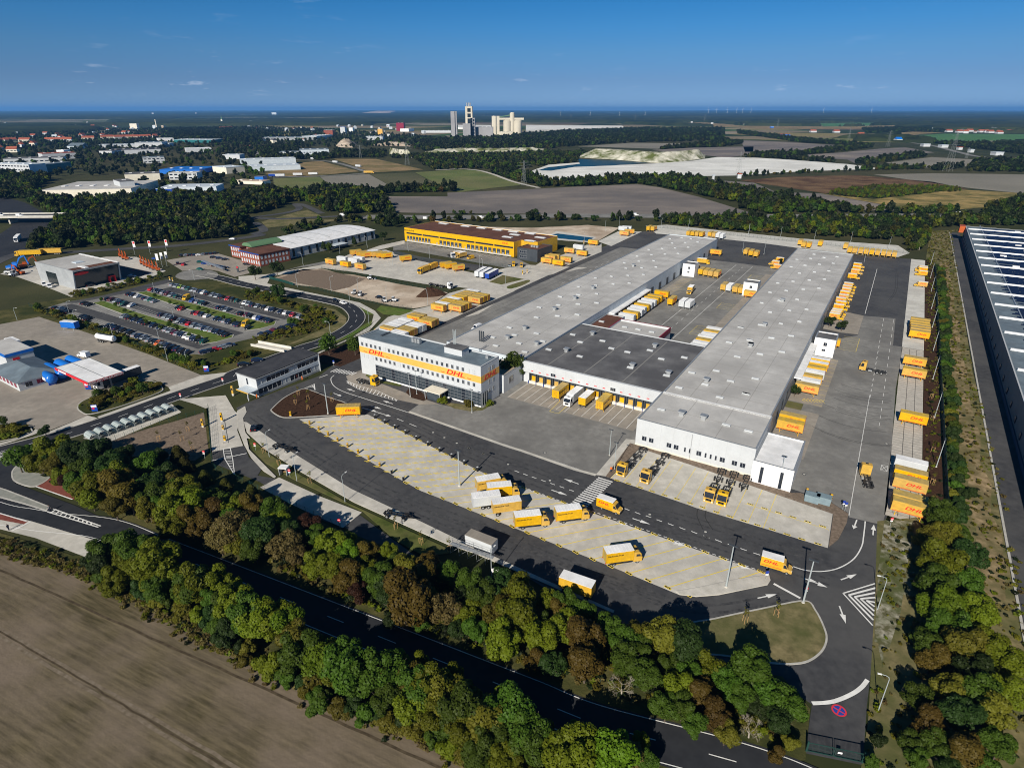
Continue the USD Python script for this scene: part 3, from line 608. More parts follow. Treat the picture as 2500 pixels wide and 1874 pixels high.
for k in range(10):
 u=k/10
 p,q=P('I',470+330*u,910+128*u),P('I',430+380*u,938+112*u)
 mb.strip(p,q,.35,.0745)
for k in range(6):
 mb.strip(P('I',200-20*k,395+14*k),P('I',-70,450+14*k),.3,.0735)
mb.build('road_markings',M['paint_white'],label='white lines and hatching at the junction',kind='structure')
acc=[('I',-300,560),('I',-50,440),('I',300,345),('I',620,255),('I',940,150),('E',1100,1475),('E',1400,1365),('E',1680,1270),('E',1960,1175),('R',1000,1380),('R',1500,1190),('R',1900,1040),('F',640,1055),('F',780,990),('F',880,930),('F',935,865),('F',925,805),('F',850,745),('F',700,705),('F',500,665),('F',280,625),('F',0,570),('E',2000,380),('E',1850,340),('E',1700,310)]
ac,aL,ACC=road('road','dark access road bending round the staff car park',7.2,.047,*acc)
slab('kerb',aL.buffer(3.95,cap_style=2).difference(aL.buffer(3.6,cap_style=2)),'kerb',-.02,.13,'pale kerbs of the access road')
mb=MB()
dashes(mb,ac,3,5,.15,.053)
mb.build('road_markings',M['paint_white'],label='white centre dashes of the access road',kind='structure')
sheet('roundabout',Polygon(spline(np.c_[np.array(mixpts(('E',1480,330,1530,290),('E',1640,272,1760,275),('E',1835,300,1820,335),('E',1700,352,1560,358))),np.zeros(8)],True)[:,:2]),'paving',.05,'grey paved turning circle beside the machinery dealer')
sheet('pavement',mixpts(('F',-60,500,200,480),('F',680,395,1130,240),('F',1340,195,1340,225),('F',1130,275,900,320),('F',640,430,210,500),('F',180,560,230,585),('F',180,600,-60,560)),'concrete',.03,'pale concrete side road towards the white shed')
sheet('road',mixpts(('F',210,490,420,430),('F',690,395,680,370),('F',480,410,330,450)),'paving',.038,'grey lane with white lines beside the fence')
sheet('pavement',mixpts(('F',180,560,560,640),('F',960,720,1090,790),('F',1140,850,1080,880),('F',1060,900,1080,820),('F',900,725,500,645,170,575)),'concrete',.034,'curved footpath beside the building ground')
sheet('lawn',mixpts(('F',190,585,500,650),('F',900,730,1070,800),('F',1090,820,1030,825),('F',930,740,700,690),('F',450,640,230,605)),'lawn',.028,'fresh lawn between footpath and access road')
sheet('lawn',mixpts(('F',1100,780,1140,745),('F',1420,790,1300,830,1160,820)),'lawn',.028,'fresh lawn at the corner of the building ground')
sheet('lawn',mixpts(('F',1090,860,1050,910),('F',900,1000,600,1130),('F',560,1140,880,985,1010,900)),'lawn',.028,'narrow lawn along the outer side of the bend')
sheet('pavement',mixpts(('F',1060,910,1080,880),('F',1140,850,1040,960),('F',700,1110,620,1150),('F',590,1150,900,1010)),'concrete',.031,'footpath outside the fence of the parcel centre')
sheet('mulch_bed',mixpts(('F',600,1160,1000,1010),('F',990,1180,800,1260,640,1230)),'mulch',.03,'dark mulched bed left of the office block')
sheet('scrub_ground',mixpts(('E',-100,640,250,560),('E',640,500,1300,380),('E',1400,390,2211,350),('F',300,640,800,770),('F',850,850,780,940),('F',400,1090,100,1180),('E',1960,1130,1700,1150),('E',1200,980,330,665,-100,760)),'scrub',.012,'rough grass and scrub round the staff car park')
sheet('sandy_ground',mixpts(('F',380,705,560,740),('F',760,780,850,850),('F',845,900,740,980),('F',340,1080,500,1010),('F',740,900,790,840,700,790)),'drygrass',.020,'dry sandy shoulder inside the bend')
lot=Polygon(mixpts(('Q',90,500,330,430),('Q',1250,270,1700,165),('R',90,165,980,380),('R',1860,580,1890,690),('R',1240,905,980,965),('R',520,1140,400,1130),('Q',2000,1140,1300,920,700,700))).buffer(0)
sheet('car_park',lot,'paving',.03,'grey surface of the staff car park')
aisles=unary_union([LineString(mixpts(*a)).buffer(3.0,cap_style=2)for a in([('Q',330,470),('Q',2211,1030)],[('Q',900,375),('R',1000,870)],[('Q',1350,260),('R',1500,690)],[('R',30,240),('R',1700,640)])])
sheet('car_park',lot.intersection(aisles),'asphalt',.036,'dark aisles of the staff car park')
sheet('road',mixpts(('Q',300,440,850,335),('Q',1700,120,1800,130),('Q',1700,175,1100,320,480,440)),'asphalt',.037,'entry lane of the staff car park')
raised('grass_island','lawn','front grass island with low trees in the staff car park',('Q',690,440,850,408),('Q',1300,565,2000,775),('R',553,812,830,892),('R',950,865,930,905),('R',720,965,490,1003,590,950),('Q',2150,890,1700,760,1090,588),sm=False)
raised('grass_island','lawn','rear grass island with low trees in the staff car park',('Q',1285,300,1430,282,1800,385),('R',560,490,1000,612),('R',1370,706,1525,680),('R',1500,735,1300,790),('R',1110,815,1200,765),('R',700,632,320,525),('Q',1620,412),sm=False)
sheet('paved_yard',mixpts(('E',-150,760,330,668),('E',820,830,1270,990),('E',1700,1160,1420,1260),('E',1300,1200,1150,1220),('E',700,1380,650,1440),('E',740,1500,380,1640),('E',250,1590,0,1570,-200,1560)),'paving_tan',.03,'tan paved ground of the filling station')
sheet('pavement',mixpts(('E',360,1658,740,1500),('E',820,1520,560,1640)),'concrete',.036,'pale footpath crossing before the filling station')
sheet('pavement',mixpts(('E',1700,1160,1960,1130),('E',1975,1150,1450,1330),('E',850,1525,820,1510),('E',1300,1340,1440,1290,1420,1260)),'concrete',.037,'pale pavement between filling station and access road')
raised('planted_island','scrub','overgrown planted island before the filling station',('E',650,1430,700,1375),('E',870,1310,1150,1215),('E',1310,1215,1370,1260),('E',1340,1310,1000,1430),('E',760,1490,680,1470))
raised('planted_island','scrub','overgrown planted corner in the lower left',('I',-60,240,150,185),('I',260,210,280,250),('I',150,310,-60,350),sm=False)
sheet('pavement',mixpts(('I',-60,390,280,280),('I',350,250,300,230),('I',270,260,150,315,-60,360)),'concrete',.037,'pale pavement along the planted corner')
sheet('paved_yard',mixpts(('AA',0,950,350,830,700,790),('Z',900,300,1150,300),('Z',1400,420,1250,480,600,640),('AA',1250,1350,850,1190,300,1000)),'concrete',.03,'pale paved ground of the machinery dealer')
sheet('asphalt_yard',mixpts(('Z',1000,370,1280,430),('Z',1160,480,1030,480)),'asphalt',.036,'dark asphalt patch beside the machinery dealer')
sheet('paved_yard',mixpts(('Z',1400,330,1800,260),('Z',2000,320,2211,370),('Z',2100,440,1980,470),('Z',1840,420,1700,400,1540,420)),'paving_tan',.03,'tan paved car park of the brick office')
sheet('asphalt_yard',mixpts(('Y',0,330,150,310),('Y',700,400,1330,490),('Y',1480,560,1200,590),('Y',600,480,150,400,0,400)),'paving',.024,'grey yard with bay lines before the yellow hall')
sheet('road',mixpts(('Y',0,400,280,470),('Y',700,530,1080,580),('Y',900,630,500,560),('Y',200,500,0,440)),'asphalt',.030,'asphalt road between the yellow hall and the storage yard')
raised('grass_island','grass','dry grass patch behind the blue trailer',('Y',1030,745,1180,670),('Y',1420,715,1170,775),sm=False,kerb=False)
raised('grass_island','grass','rounded grass patch beside the left lane',('Y',1230,790,1440,725),('Y',1480,740,1380,790,1260,820),kerb=False)
sheet('sandy_ground',mixpts(('Y',1000,150,1500,160),('Y',1900,140,2100,130),('C',1080,1230,900,1340),('Y',1700,240,1100,180)),'sand',.016,'bare ground with chalk round the settling basin')
sheet('concrete_edge',mixpts(('Y',1680,245,1760,195),('Y',2190,260,2130,320,1760,290)),'concrete_new',.022,'concrete edge of the settling basin')
sheet('settling_basin',mixpts(('Y',1700,240,1775,222),('Y',2165,268,2110,305,1790,275)),'pond',.03,'blue water of the settling basin behind the yellow hall')
road('highway','grey dual carriageway running behind the site',22,.03,('B',1000,1138,1600,1140,2211,1138),('C',600,1128,1300,1130),('D',600,1035,1400,1030),('D',1900,1040,2500,1040),m='paving')
road('slip_road','slip road climbing past the small traffic circle',8,.034,('A',1550,1133,1900,1140,2211,1150),('B',300,1155,640,1140),('B',860,1130,1010,1138),m='asphalt')
road('slip_road','curved slip road loop left of the traffic circle',7,.036,('B',640,1110,560,1070),('B',480,1035,420,1030),('B',450,1070,330,1105,0,1150),m='asphalt')
road('slip_road','dark hairpin of the slip road',7,.036,('A',2150,1195),('B',80,1190,130,1220),('B',150,1255,80,1280),('A',2200,1290,2000,1320),m='asphalt')
road('country_road','road running behind the machinery dealer to the brick office',9,.034,('A',-200,1600,150,1450),('A',500,1440,1000,1410),('A',1500,1380,1950,1330,2211,1290),m='asphalt')
road('highway','dark highway with lorries at the left edge',30,.032,('A',-400,1560,50,1400),('A',180,1280,280,1180),('A',150,1080,0,1010,-300,960),m='road')
sheet('grass_verge',mixpts(('B',130,1180,420,1100),('B',520,1080,640,1130),('B',300,1160,850,1160),('B',500,1200,180,1230)),'drygrass',.024,'dry grass between the slip roads')
road('farm_track','pale gravel track curving past the mown field',6,.05,('B',1600,745,1800,735,1950,745),('C',0,775,180,840,400,893),m='concrete')
road('farm_track','pale road with parked lorries across the fields',9,.05,('B',230,805,620,795),('B',1000,770,960,740),('B',800,690,640,665),('B',200,650,100,620,130,560),m='paving')
road('far_road','dark road between small trees in the middle distance',14,.05,('D',1340,470,1500,490),('D',1700,540,1900,580,2300,590),m='paving')
# ------------------------------------------------------------------ buildings
M['dome']=mat('skylight_dome',(.52,.54,.55),(.66,.68,.69),.2,.3)
FOOT=[]
G_HALL='halls of the parcel centre'
def site_thing(name,label,cat,s,t,group=None,z=.0):
 """a thing whose own x runs along the hall fronts and y towards the back"""
 return thing(name,label,cat,S(s,t),z,SITE,group)
def hall_shell(t,L,W,h,wall,roof,par=.35,wt=.3,cap='metal',name='wall'):
 """four walls, roof slab and parapet cap in the thing's own axes (0..L, 0..W)"""
 for a in((0,L,0,wt),(0,L,W-wt,W),(0,wt,wt,W-wt),(L-wt,L,wt,W-wt)):
  MB().box(a[0],a[1],a[2],a[3],0,h+par).build(name,M[wall],t)
 r=MB().box(wt,L-wt,wt,W-wt,h-.4,h).build('roof',M[roof],t)
 c=MB()
 for a in((-.06,L+.06,-.06,wt+.05),(-.06,L+.06,W-wt-.05,W+.06),(-.06,wt+.05,wt+.05,W-wt-.05),(L-wt-.05,L+.06,wt+.05,W-wt-.05)):
  c.box(a[0],a[1],a[2],a[3],h+par,h+par+.08)
 c.build('parapet_cap',M[cap],t)
 return r
def skylight(parent,x,y,z,lx=2.4,ly=1.2):
 k=MB().box(x-lx/2,x+lx/2,y-ly/2,y+ly/2,z,z+.35)
 s=MB().box(x-lx/2+.08,x+lx/2-.08,y-ly/2+.08,y+ly/2-.08,z+.35,z+.52)
 p=k.build('skylight',M['metal'],parent)
 s.build('dome',M['dome'],p)
def roof_vent(parent,x,y,z):
 p=MB().box(x-.6,x+.6,y-.6,y+.6,z,z+1.1).build('roof_vent',M['metal'],parent)
 MB().box(x-.95,x+.95,y-.95,y+.95,z+1.1,z+1.5).build('hood',M['metal'],p)
def local(th,p):
 """world point -> the site thing's own axes"""
 m=UsdGeom.Xformable(th).GetLocalTransformation().GetInverse().Transform(Gf.Vec3d(float(p[0]),float(p[1]),0))
 return m[0],m[1]
def window(parent,x0,x1,z0,z1,y=-.03,glass='glass',panes=1,axis='x',off=.0,frame='frame'):
 """a framed window on the face y (or on the face x when axis is y), with its pane as a sub-part"""
 def bx(mb,a0,a1,d0,d1,c0,c1):
  return mb.box(a0,a1,d0,d1,c0,c1)if axis=='x' else mb.box(d0,d1,a0,a1,c0,c1)
 s=1 if y>0 and axis=='y' else-1
 lo,hi=sorted((y,y+s*.06))
 f=MB()
 w=.07
 bx(f,x0,x1,lo,hi,z0,z0+w)
 bx(f,x0,x1,lo,hi,z1-w,z1)
 for k in range(panes+1):
  a=x0+(x1-x0-w)*k/panes
  bx(f,a,a+w,lo,hi,z0+w,z1-w)
 p=f.build('window',M[frame],parent)
 g=MB()
 lo,hi=sorted((y+s*.004,y+s*.02))
 bx(g,x0+w,x1-w,lo,hi,z0+w,z1-w)
 g.build('pane',M[glass],p)
SKY={'left':[('G',*q)for q in((1505,180),(1605,172),(1683,180),(1525,217),(1635,213),(1740,208),(1327,272),(1440,263),(1550,258),(1660,253),(1230,327),(1350,315),(1465,310),(1575,305),(1122,382),(1245,370),(1368,365),(1135,430),(1267,425),(1388,418),(1013,498),(1152,490),(1282,482),(878,510),(735,585),(880,572),(1027,562),(1163,553),(580,668),(735,652),(888,643),(403,758),(565,738),(732,730),(888,720),(380,842),(558,830),(724,818),(152,928),(195,990),(381,977),(232,1060),(433,1042),(10,1010),(37,1080),(282,1132))],'dark':[('G',*q)for q in((687,987),(749,1050),(938,1040),(484,1113),(746,1170),(1013,1103),(1148,1134),(1338,1120),(1434,1192),(1628,1180),(1172,1265),(1478,1332))],'right':[('G',*q)for q in((2105,925),(2005,1053),(2180,1030),(2075,1172),(1690,1307),(1897,1292),(1583,1433),(1803,1407),(2018,1378),(1926,1515),(2148,1485))]+[('H',*q)for q in((593,285),(567,317),(670,310),(770,303),(461,325),(417,380),(524,370),(634,362),(741,355),(480,430),(596,421),(706,412),(556,483),(672,476),(431,493),(314,505),(254,578),(379,564),(510,554),(631,546),(190,658),(325,640),(463,632),(254,730),(402,717),(535,708),(27,847),(183,828),(337,818),(480,802),(97,945),(265,928),(416,912),(345,1035),(177,1052),(140,1242),(67,1358))],'front':[('G',1433,1617),('L',335,10),('L',203,237),('L',353,279),('L',158,40)]}
VENT={'left':[('G',*q)for q in((1197,405),(857,592),(705,678),(533,770),(283,930),(137,1010),(383,1062))],'dark':[('G',*q)for q in((854,977),(633,1118),(1380,1080),(1190,1245),(1495,1310))],'right':[('G',2185,1075),('G',1815,1370),('H',350,638),('H',213,825),('H',104,982)],'front':[('L',50,187),('G',1605,1650)]}
def roofscape(th,key,z,L,W):
 for q in SKY[key]:
  a,b=local(th,P(*q,z+.4))
  if 1.5<a<L-1.5 and 1<b<W-1:
   skylight(th,a,b,z,2.4 if b<90 else 1.7,1.1 if b<90 else.9)
 for q in VENT[key]:
  a,b=local(th,P(*q,z+.8))
  if 1<a<L-1 and 1<b<W-1:
   roof_vent(th,a,b,z)
def seams(th,z,L,W,nx,dy):
 m=MB()
 for k in range(1,nx):
  m.box(L*k/nx-.05,L*k/nx+.05,.4,W-.4,z,z+.02)
 y=dy
 while y<W-2:
  m.box(.4,L-.4,y-.05,y+.05,z+.021,z+.035)
  y+=dy
 m.build('roof_seams',M['roof_seam'],th,kind='stuff')
h=site_thing('warehouse_hall','long right hand hall with a grey felt roof dotted with small skylights','hall',.05,22.05,G_HALL)
FOOT.append(Polygon(rect(0,33,-3,280)))
hall_shell(h,32.5,257.5,8.0,'grey_clad','roof')
seams(h,8.0,32.5,257.5,4,8.6)
roofscape(h,'right',8.0,32.5,257.5)
for k in range(13):
 y=88+9.2*k if k>2 else 12+9*k
 d=MB().box(32.5,32.62,y,y+3.0,1.1,4.4).build('dock_door',M['clad_dark'],h)
MB().box(32.5,34.9,44.0,84.5,4.3,4.75).build('dock_canopy',M['white_clean'],h,label='white canopy over the lower dock doors')
for k in range(6):
 MB().cyl((34.6,46+7.4*k,0),(34.6,46+7.4*k,4.3),.12).build('canopy_post',M['pole'],h)
MB().box(-1.6,0,48.5,112,4.3,4.7).build('dock_canopy',M['white_clean'],h,label='white canopy over the inner dock doors')
h=site_thing('front_block','white front block of the right hall with a row of small windows','building',0,0,G_HALL)
hall_shell(h,33.0,21.6,8.3,'white','roof')
seams(h,8.3,33.0,21.6,3,11)
roofscape(h,'front',8.3,33,21.6)
for px,py,w,fr in((1630,245,1.2,'K'),(1688,262,1.2,'K'),(1838,303,1.2,'K'),(1898,320,1.2,'K'),(1973,340,.5,'K'),(2015,350,.5,'K'),(2090,372,1.2,'K'),(2147,388,.5,'K'),(2190,400,.5,'K'),(128,468,.5,'L'),(172,480,1.2,'L'),(254,503,1.2,'L'),(309,518,1.2,'L')):
 s_,_=ST(P(fr,px,py,2.9))
 window(h,s_-w*.6,s_+w*.6,2.1,3.6,panes=2 if w>1 else 1)
MB().box(-.04,33,-.05,0,0,.7).build('plinth',M['offwhite'],h)
pj=MB()
for k in range(1,9):
 pj.box(3.66*k,3.66*k+.05,-.012,-.001,.71,8.6)
pj.build('panel_joints',M['frame'],h,kind='stuff')
MB().cyl((16.2,-.1,.1),(16.2,-.1,8.2),.07,n=6).build('downpipe',M['metal'],h)
MB().box(.3,32.7,21.3,21.95,8.35,8.75).build('roof_edge',M['white_clean'],h,label='white kerb between front block and hall roof')
h=site_thing('white_annex','low white annex with a smooth white roof at the right end of the facade','building',33.1,-2.2,G_HALL)
hall_shell(h,10,18,6.2,'white_clean','white_clean',.25)
window(h,2.0,2.9,.4,5.2,panes=1)
MB().box(2.0,2.9,-.035,-.005,.3,1.6).build('door',M['red_dark'],h,label='dark red lower part of the tall window')
window(h,6.9,7.8,.2,5.2,panes=1)
h=site_thing('connecting_hall','dark roofed connecting hall with white fascia and a row of loading docks','hall',-51.5,22.2,G_HALL)
FOOT.append(Polygon(rect(-53,0,20,97)))
L_,W_=51.5,47.9
MB().box(0,L_,0,W_,7.6,8.0).build('roof',M['roof_dark'],h)
MB().box(-.05,L_,-.9,0,4.3,8.35).build('fascia',M['white'],h,label='white fascia above the loading docks')
pj=MB()
for k in range(1,12):
 pj.box(4.3*k,4.3*k+.05,-.912,-.901,4.35,8.3)
pj.build('panel_joints',M['frame'],h,kind='stuff')
for k in range(3):
 MB().box(9+14*k,9.4+14*k,.3,46,8.0,8.03+.004*k).build('roof_seam',M['roof_seam'],h)
MB().box(0,L_,W_+.001,W_+.3,0,8.3).build('wall',M['white'],h)
MB().box(0,2.2,0,.3,0,7.6).build('wall',M['white'],h)
MB().box(2.2,L_-1.5,.45,.7,0,7.6).build('dock_recess',M['clad_dark'],h,label='dark recessed dock wall')
MB().box(2.2,L_,-.5,.44,0,.95).build('plinth',M['offwhite'],h,label='cream coloured dock plinth')
roofscape(h,'dark',8.0,L_,W_)
NB=15
for k in range(NB):
 xa=2.6+3.08*k
 sh=MB()
 sh.box(xa,xa+.3,-.45,.45,.96,4.2).box(xa+2.5,xa+2.8,-.45,.45,.96,4.2).box(xa+.3,xa+2.5,-.45,.45,3.85,4.2)
 p=sh.build('dock_shelter',M['clad_dark'],h)
 MB().box(xa+.6,xa+2.2,.30,.42,1.0,2.75).build('dock_door',M['yellow'],p)
 MB().box(xa-.22,xa-.08,-.95,-.5,0,1.2).build('buffer_post',M['blue_deep'],h)
 nm=MB()
 for j in range(3):
  nm.box(xa+1.0+.3*j,xa+1.22+.3*j,-.935,-.905,5.0,5.4)
 nm.build('bay_number',M['red'],h)
for xa in(11.5,34.0):
 window(h,xa,xa+1.9,4.9,6.1,y=-.93,panes=3)
sp=MB()
for k in range(NB):
 sp.strip(S(-51.5+2.4+3.08*k,21.2),S(-51.5+2.4+3.08*k,8),.14,Z3)
sp.build('bay_lines',M['paint_white'],label='white bay lines in front of the loading docks',kind='structure')
yb=MB()
for a in((('AC',230,685),('AC',370,545)),(('AC',350,715),('AC',490,590)),(('AC',230,685),('AC',350,715))):
 yb.strip(P(*a[0]),P(*a[1]),.16,Z3+.004)
yb.build('bay_lines',M['paint_yellow'],label='yellow box painted before the fifth dock',kind='structure')
h=site_thing('warehouse_hall','long left hand hall with a pale grey felt roof and skylights in rows','hall',-86.5,22.5,G_HALL)
FOOT.append(Polygon(rect(-88,-52,20,286)))
hall_shell(h,34.4,262.5,8.0,'clad_light','roof')
seams(h,8.0,34.4,262.5,4,8.2)
roofscape(h,'left',8.0,34.4,262.5)
for k in range(12):
 y=108+12.2*k
 MB().box(34.4,34.55,y,y+3.2,.2,3.9).build('dock_door',M['clad_dark'],h)
MB().box(34.45,37.2,76.5,124.5,4.7,5.2).build('dock_canopy',M['white_clean'],h,label='long white canopy over the inner docks')
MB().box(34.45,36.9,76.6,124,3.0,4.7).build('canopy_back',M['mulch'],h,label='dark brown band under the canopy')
for k in range(6):
 MB().cyl((36.9,78+9*k,0),(36.9,78+9*k,3.0),.14).build('canopy_post',M['pole'],h)
for k in range(3):
 MB().cyl((-2.0+12+.9*k,8,8.0),(-2.0+12+.9*k,8,12.2),.28).build('flue',M['clad_dark'],h)
h=site_thing('flat_block','flat block with a brown gravel roof between the two halls','building',-51.2,75.6,G_HALL)
hall_shell(h,8.6,19.5,5.6,'white','roof_brown',.3)
for y in(6,8,14):
 window(h,y,y+1.4,2.0,4.2,y=8.62,axis='y',panes=2)
skylight(h,2.5,8,5.6)
h=site_thing('flat_block','flat white roofed block with a dark red edge between the two halls','building',-42.5,70.6,G_HALL)
hall_shell(h,22.5,19.6,5.4,'white','roof',.9,cap='red_dark')
MB().box(22.5,22.58,.02,19.58,4.3,6.3).build('edge_band',M['red_dark'],h,label='dark red band along the roof edge')
for xa in(5,11,17):
 skylight(h,xa,12,5.4)
def stair_tower(label,s,t,lx,ly,hh):
 k=site_thing('stair_tower',label,'building',s,t)
 hall_shell(k,lx,ly,hh,'white_clean','roof_dark',.4)
 window(k,lx*.45,lx*.45+1.3,hh-2.6,hh-1.1,panes=2)
 window(k,lx*.42,lx*.42+1.3,hh-4.8,hh-3.9,panes=2)
 return k
stair_tower('small white tower with two windows beside the left hall',-50.8,204.2,7.2,8,7)
stair_tower('small white tower with two windows beside the right hall in the court',-10.5,179.4,7.2,7.6,7)
stair_tower('small white tower with two windows on the outer side of the right hall',33.6,106.2,7.6,9,7)
o=site_thing('office_block','white four storey office block with a yellow band and red lettering','building',-106.8,-3.4)
FOOT.append(Polygon(rect(-107,-52,-4,8)))
OL,OW,OH=54.3,10.8,14.1
hall_shell(o,OL,OW,OH,'white','roof_blue',.35,cap='frame')
pj=MB()
for k in range(26):
 pj.box(.05+2.165*k,.09+2.165*k,-.012,-.001,5.4,8.5).box(.05+2.165*k,.09+2.165*k,-.012,-.001,10.95,OH)
pj.box(0,7.4,-.012,-.001,2.7,2.74).box(0,OL,-.012,-.001,8.5,8.54)
pj.build('panel_joints',M['frame'],o,kind='stuff')
bandz=(8.55,10.9)
MB().box(-.04,OL+.04,-.04,0,*bandz).build('front_band',M['band'],o)
MB().box(OL,OL+.04,0,OW,*bandz).build('side_band',M['band'],o)
def dhl(parent,height,at_,axis='x',m='red',name='lettering',lean=.25,text='DHL',side=-1,depth=.03):
 """slanted red lettering on a face: axis x = facing -y, axis y = facing +x, axis X = facing +y, axis Y = facing -x"""
 tm=meshkit.text_mesh(text,height,depth,True)
 v,f,_=meshkit.arrays(tm)
 v=np.array(v)
 v=v-[(v[:,0].min()+v[:,0].max())/2,v[:,1].min(),v[:,2].min()]
 a,b,c=(v[:,0]+v[:,1]*lean)*(1.75 if text=='DHL' else 1.12),v[:,1],v[:,2]
 a=a-(a.max()+a.min())/2
 x0,y0,z0=at_
 if axis=='x':
  w=np.c_[x0+a,y0-c,z0+b]
 elif axis=='y':
  w=np.c_[x0+c,y0+a,z0+b]
 elif axis=='X':
  w=np.c_[x0-a,y0+c,z0+b]
 else:
  w=np.c_[x0-c,y0-a,z0+b]
 return MB().add(w,f).build(name,M[m],parent)
dhl(o,1.6,(8.3,-.05,8.95))
dhl(o,1.6,(44.0,-.05,8.95))
dhl(o,1.6,(OL+.05,5.6,8.95),'y')
for a,(c,ax)in((8.3,(-.05,'x')),(44.0,(-.05,'x'))):
 MB().box(a-6.2,a-4.6,c-.03,c,9.1,9.3).box(a+4.8,a+6.4,c-.03,c,9.1,9.3).build('speed_lines',M['red'],o)
grey1,grey2={5,22,23},{0,1,2,8}
for k in range(24):
 xa=1.15+2.165*k
 window(o,xa,xa+1.0,11.3,12.7,glass='blind' if k in grey1 else 'glass',panes=2)
 window(o,xa,xa+1.0,6.75,8.15,glass='blind' if k in grey2 else 'glass',panes=2)
for zz in(11.3,6.75,3.6):
 for y in(4.2,6.4)if zz!=3.6 else(4.2,6.6):
  window(o,y,y+1.1,zz,zz+1.4,y=OL+.01,axis='y',panes=2)
NBAY=30
for k in range(NBAY):
 xa=7.6+(OL-7.6)*k/NBAY
 xb=xa+(OL-7.6)/NBAY
 f=MB()
 for zz in(.55,1.6,2.7,3.9,5.1):
  f.box(xa,xb-.07,-.42,-.34,zz-.05,zz+.05)
 f.box(xb-.07,xb,-.42,-.34,.5,5.15)
 p=f.build('window',M['frame_dark'],o)
 MB().box(xa,xb-.07,-.33,-.28,.5,5.15).build('pane',M['glass_blue' if(k*7)%5 else 'glass'],p)
MB().box(7.55,OL,-.34,-.02,5.15,5.35).build('glass_front_top',M['frame'],o)
MB().box(7.55,OL,-.45,-.02,0,.5).build('plinth',M['white_clean'],o)
for k in range(3):
 ya=.1+1.1*k
 p=MB().box(OL+.3,OL+.36,ya,ya+.08,.5,5.1).box(OL+.3,OL+.36,ya+.08,ya+1.1,4.98,5.1).build('window',M['frame'],o)
 MB().box(OL+.24,OL+.29,ya,ya+1.1,.5,5.1).build('pane',M['glass_blue'],p)
MB().box(34.0,41.0,-5.2,-.45,3.1,3.4).build('porch_roof',M['offwhite'],o)
for xa in(34.3,40.6):
 for ya in(-5.0,-2.2):
  MB().box(xa,xa+.15,ya,ya+.15,0,3.1).build('porch_post',M['frame'],o)
MB().box(35.0,40.4,-4.6,-4.5,.1,3.0).build('porch_glazing',M['glass_blue'],o)
p=MB().box(36.0,43.5,4.6,8.6,OH,OH+2.2).build('plant_room',M['white'],o)
MB().box(35.8,43.7,4.4,8.8,OH+2.2,OH+2.4).build('roof',M['roof_dark'],p)
for a in(-.5,0,.5):
 MB().cyl((38.0+a,8.0,OH+2.4),(38.0+a,8.0,OH+7.2+abs(a)),.12).build('antenna_mast',M['pole'],o)
for k in range(3):
 MB().box(20.2+1.3*k,21.2+1.3*k,6.0,7.2,OH+.3,OH+1.9).build('air_conditioner',M['metal'],o)
MB().box(5.6,6.6,5.5,10.3,OH,OH+.3).build('roof_duct',M['clad_dark'],o)
MB().box(51.0,52.0,7.6,8.6,OH,OH+1.0).build('roof_box',M['metal'],o)
h=site_thing('link_building','small link building with a tan roof between office block and hall','building',-64,9.5)
hall_shell(h,12,12.5,6.5,'white','sand',.2)
window(h,3,6,2.5,5,y=12.01,axis='y',panes=3)
g=site_thing('gatehouse','two storey grey gatehouse with a dark flat roof and ribbon windows','building',-132.2,-37.6)
FOOT.append(Polygon(rect(-132,-121,-38,-10)))
GL,GW,GH=10.5,27.4,6.8
MB().box(0,GL,0,GW,GH,GH+.35).build('roof',M['roof_black'],g)
MB().box(-.2,GL+.2,-.2,GW+.2,GH-.25,GH-.001).build('roof_edge',M['grey_clad'],g)
MB().box(0,GL,.02,.3,0,GH-.25).build('wall',M['white'],g)
MB().box(0,GL-.3,GW-.3,GW,0,GH-.25).build('wall',M['white'],g)
MB().box(0,.3,.3,GW-.3,0,GH-.25).build('wall',M['grey_clad'],g)
MB().box(GL-.3,GL,.3,GW-.02,0,.8).build('wall',M['grey_clad'],g)
MB().box(GL-.3,GL,.3,GW-.02,2.9,4.2).build('wall',M['clad_light'],g)
MB().box(GL-.3,GL,.3,GW-.02,5.9,GH-.25).build('wall',M['grey_clad'],g)
for z0,z1 in((.8,2.9),(4.2,5.9)):
 n=14
 for k in range(n):
  ya,yb=.35+(GW-.7)*k/n,.35+(GW-.7)*(k+1)/n
  p=MB().box(GL-.22,GL-.08,yb-.12,yb,z0,z1).box(GL-.2,GL-.1,ya,yb-.12,z0,z0+.1).build('window',M['frame'],g)
  MB().box(GL-.2,GL-.14,ya,yb-.12,z0+.1,z1).build('pane',M['blind' if(k*5+int(z0))%7 in(2,4)else 'glass'],p)
MB().box(GL,GL+.3,GW-.3,GW,0,GH-.25).build('corner_post',M['white'],g)
window(g,5.0,5.9,3.6,6.0,panes=1,y=-.0)
MB().box(4.5,11.0,-4.0,-.2,2.9,3.15).build('canopy',M['clad_light'],g)
MB().box(4.5,11.0,-4.12,-4.0,2.85,3.2).build('canopy_edge',M['yellow'],g)
MB().box(9.8,10.1,-3.8,-3.5,0,2.9).build('canopy_post',M['white'],g)
MB().box(-3,-.6,5,8,0,2.4).build('bin_store',M['clad_light'],g)
ya_,yb_,yc_,yd_=P('Y',128,300),P('Y',1300,475),P('Y',500,90,10.0),P('Y',1755,268,9.0)
ydir=(yb_-ya_)[:2]/np.linalg.norm((yb_-ya_)[:2])
yrot=math.degrees(math.atan2(ydir[1],ydir[0]))
yn=np.array([-ydir[1],ydir[0]])
YL=float((yd_-ya_)[:2]@ydir)
YF=float(np.linalg.norm((yb_-ya_)[:2]))
YW=float((yc_-ya_)[:2]@yn)
YH=9.6
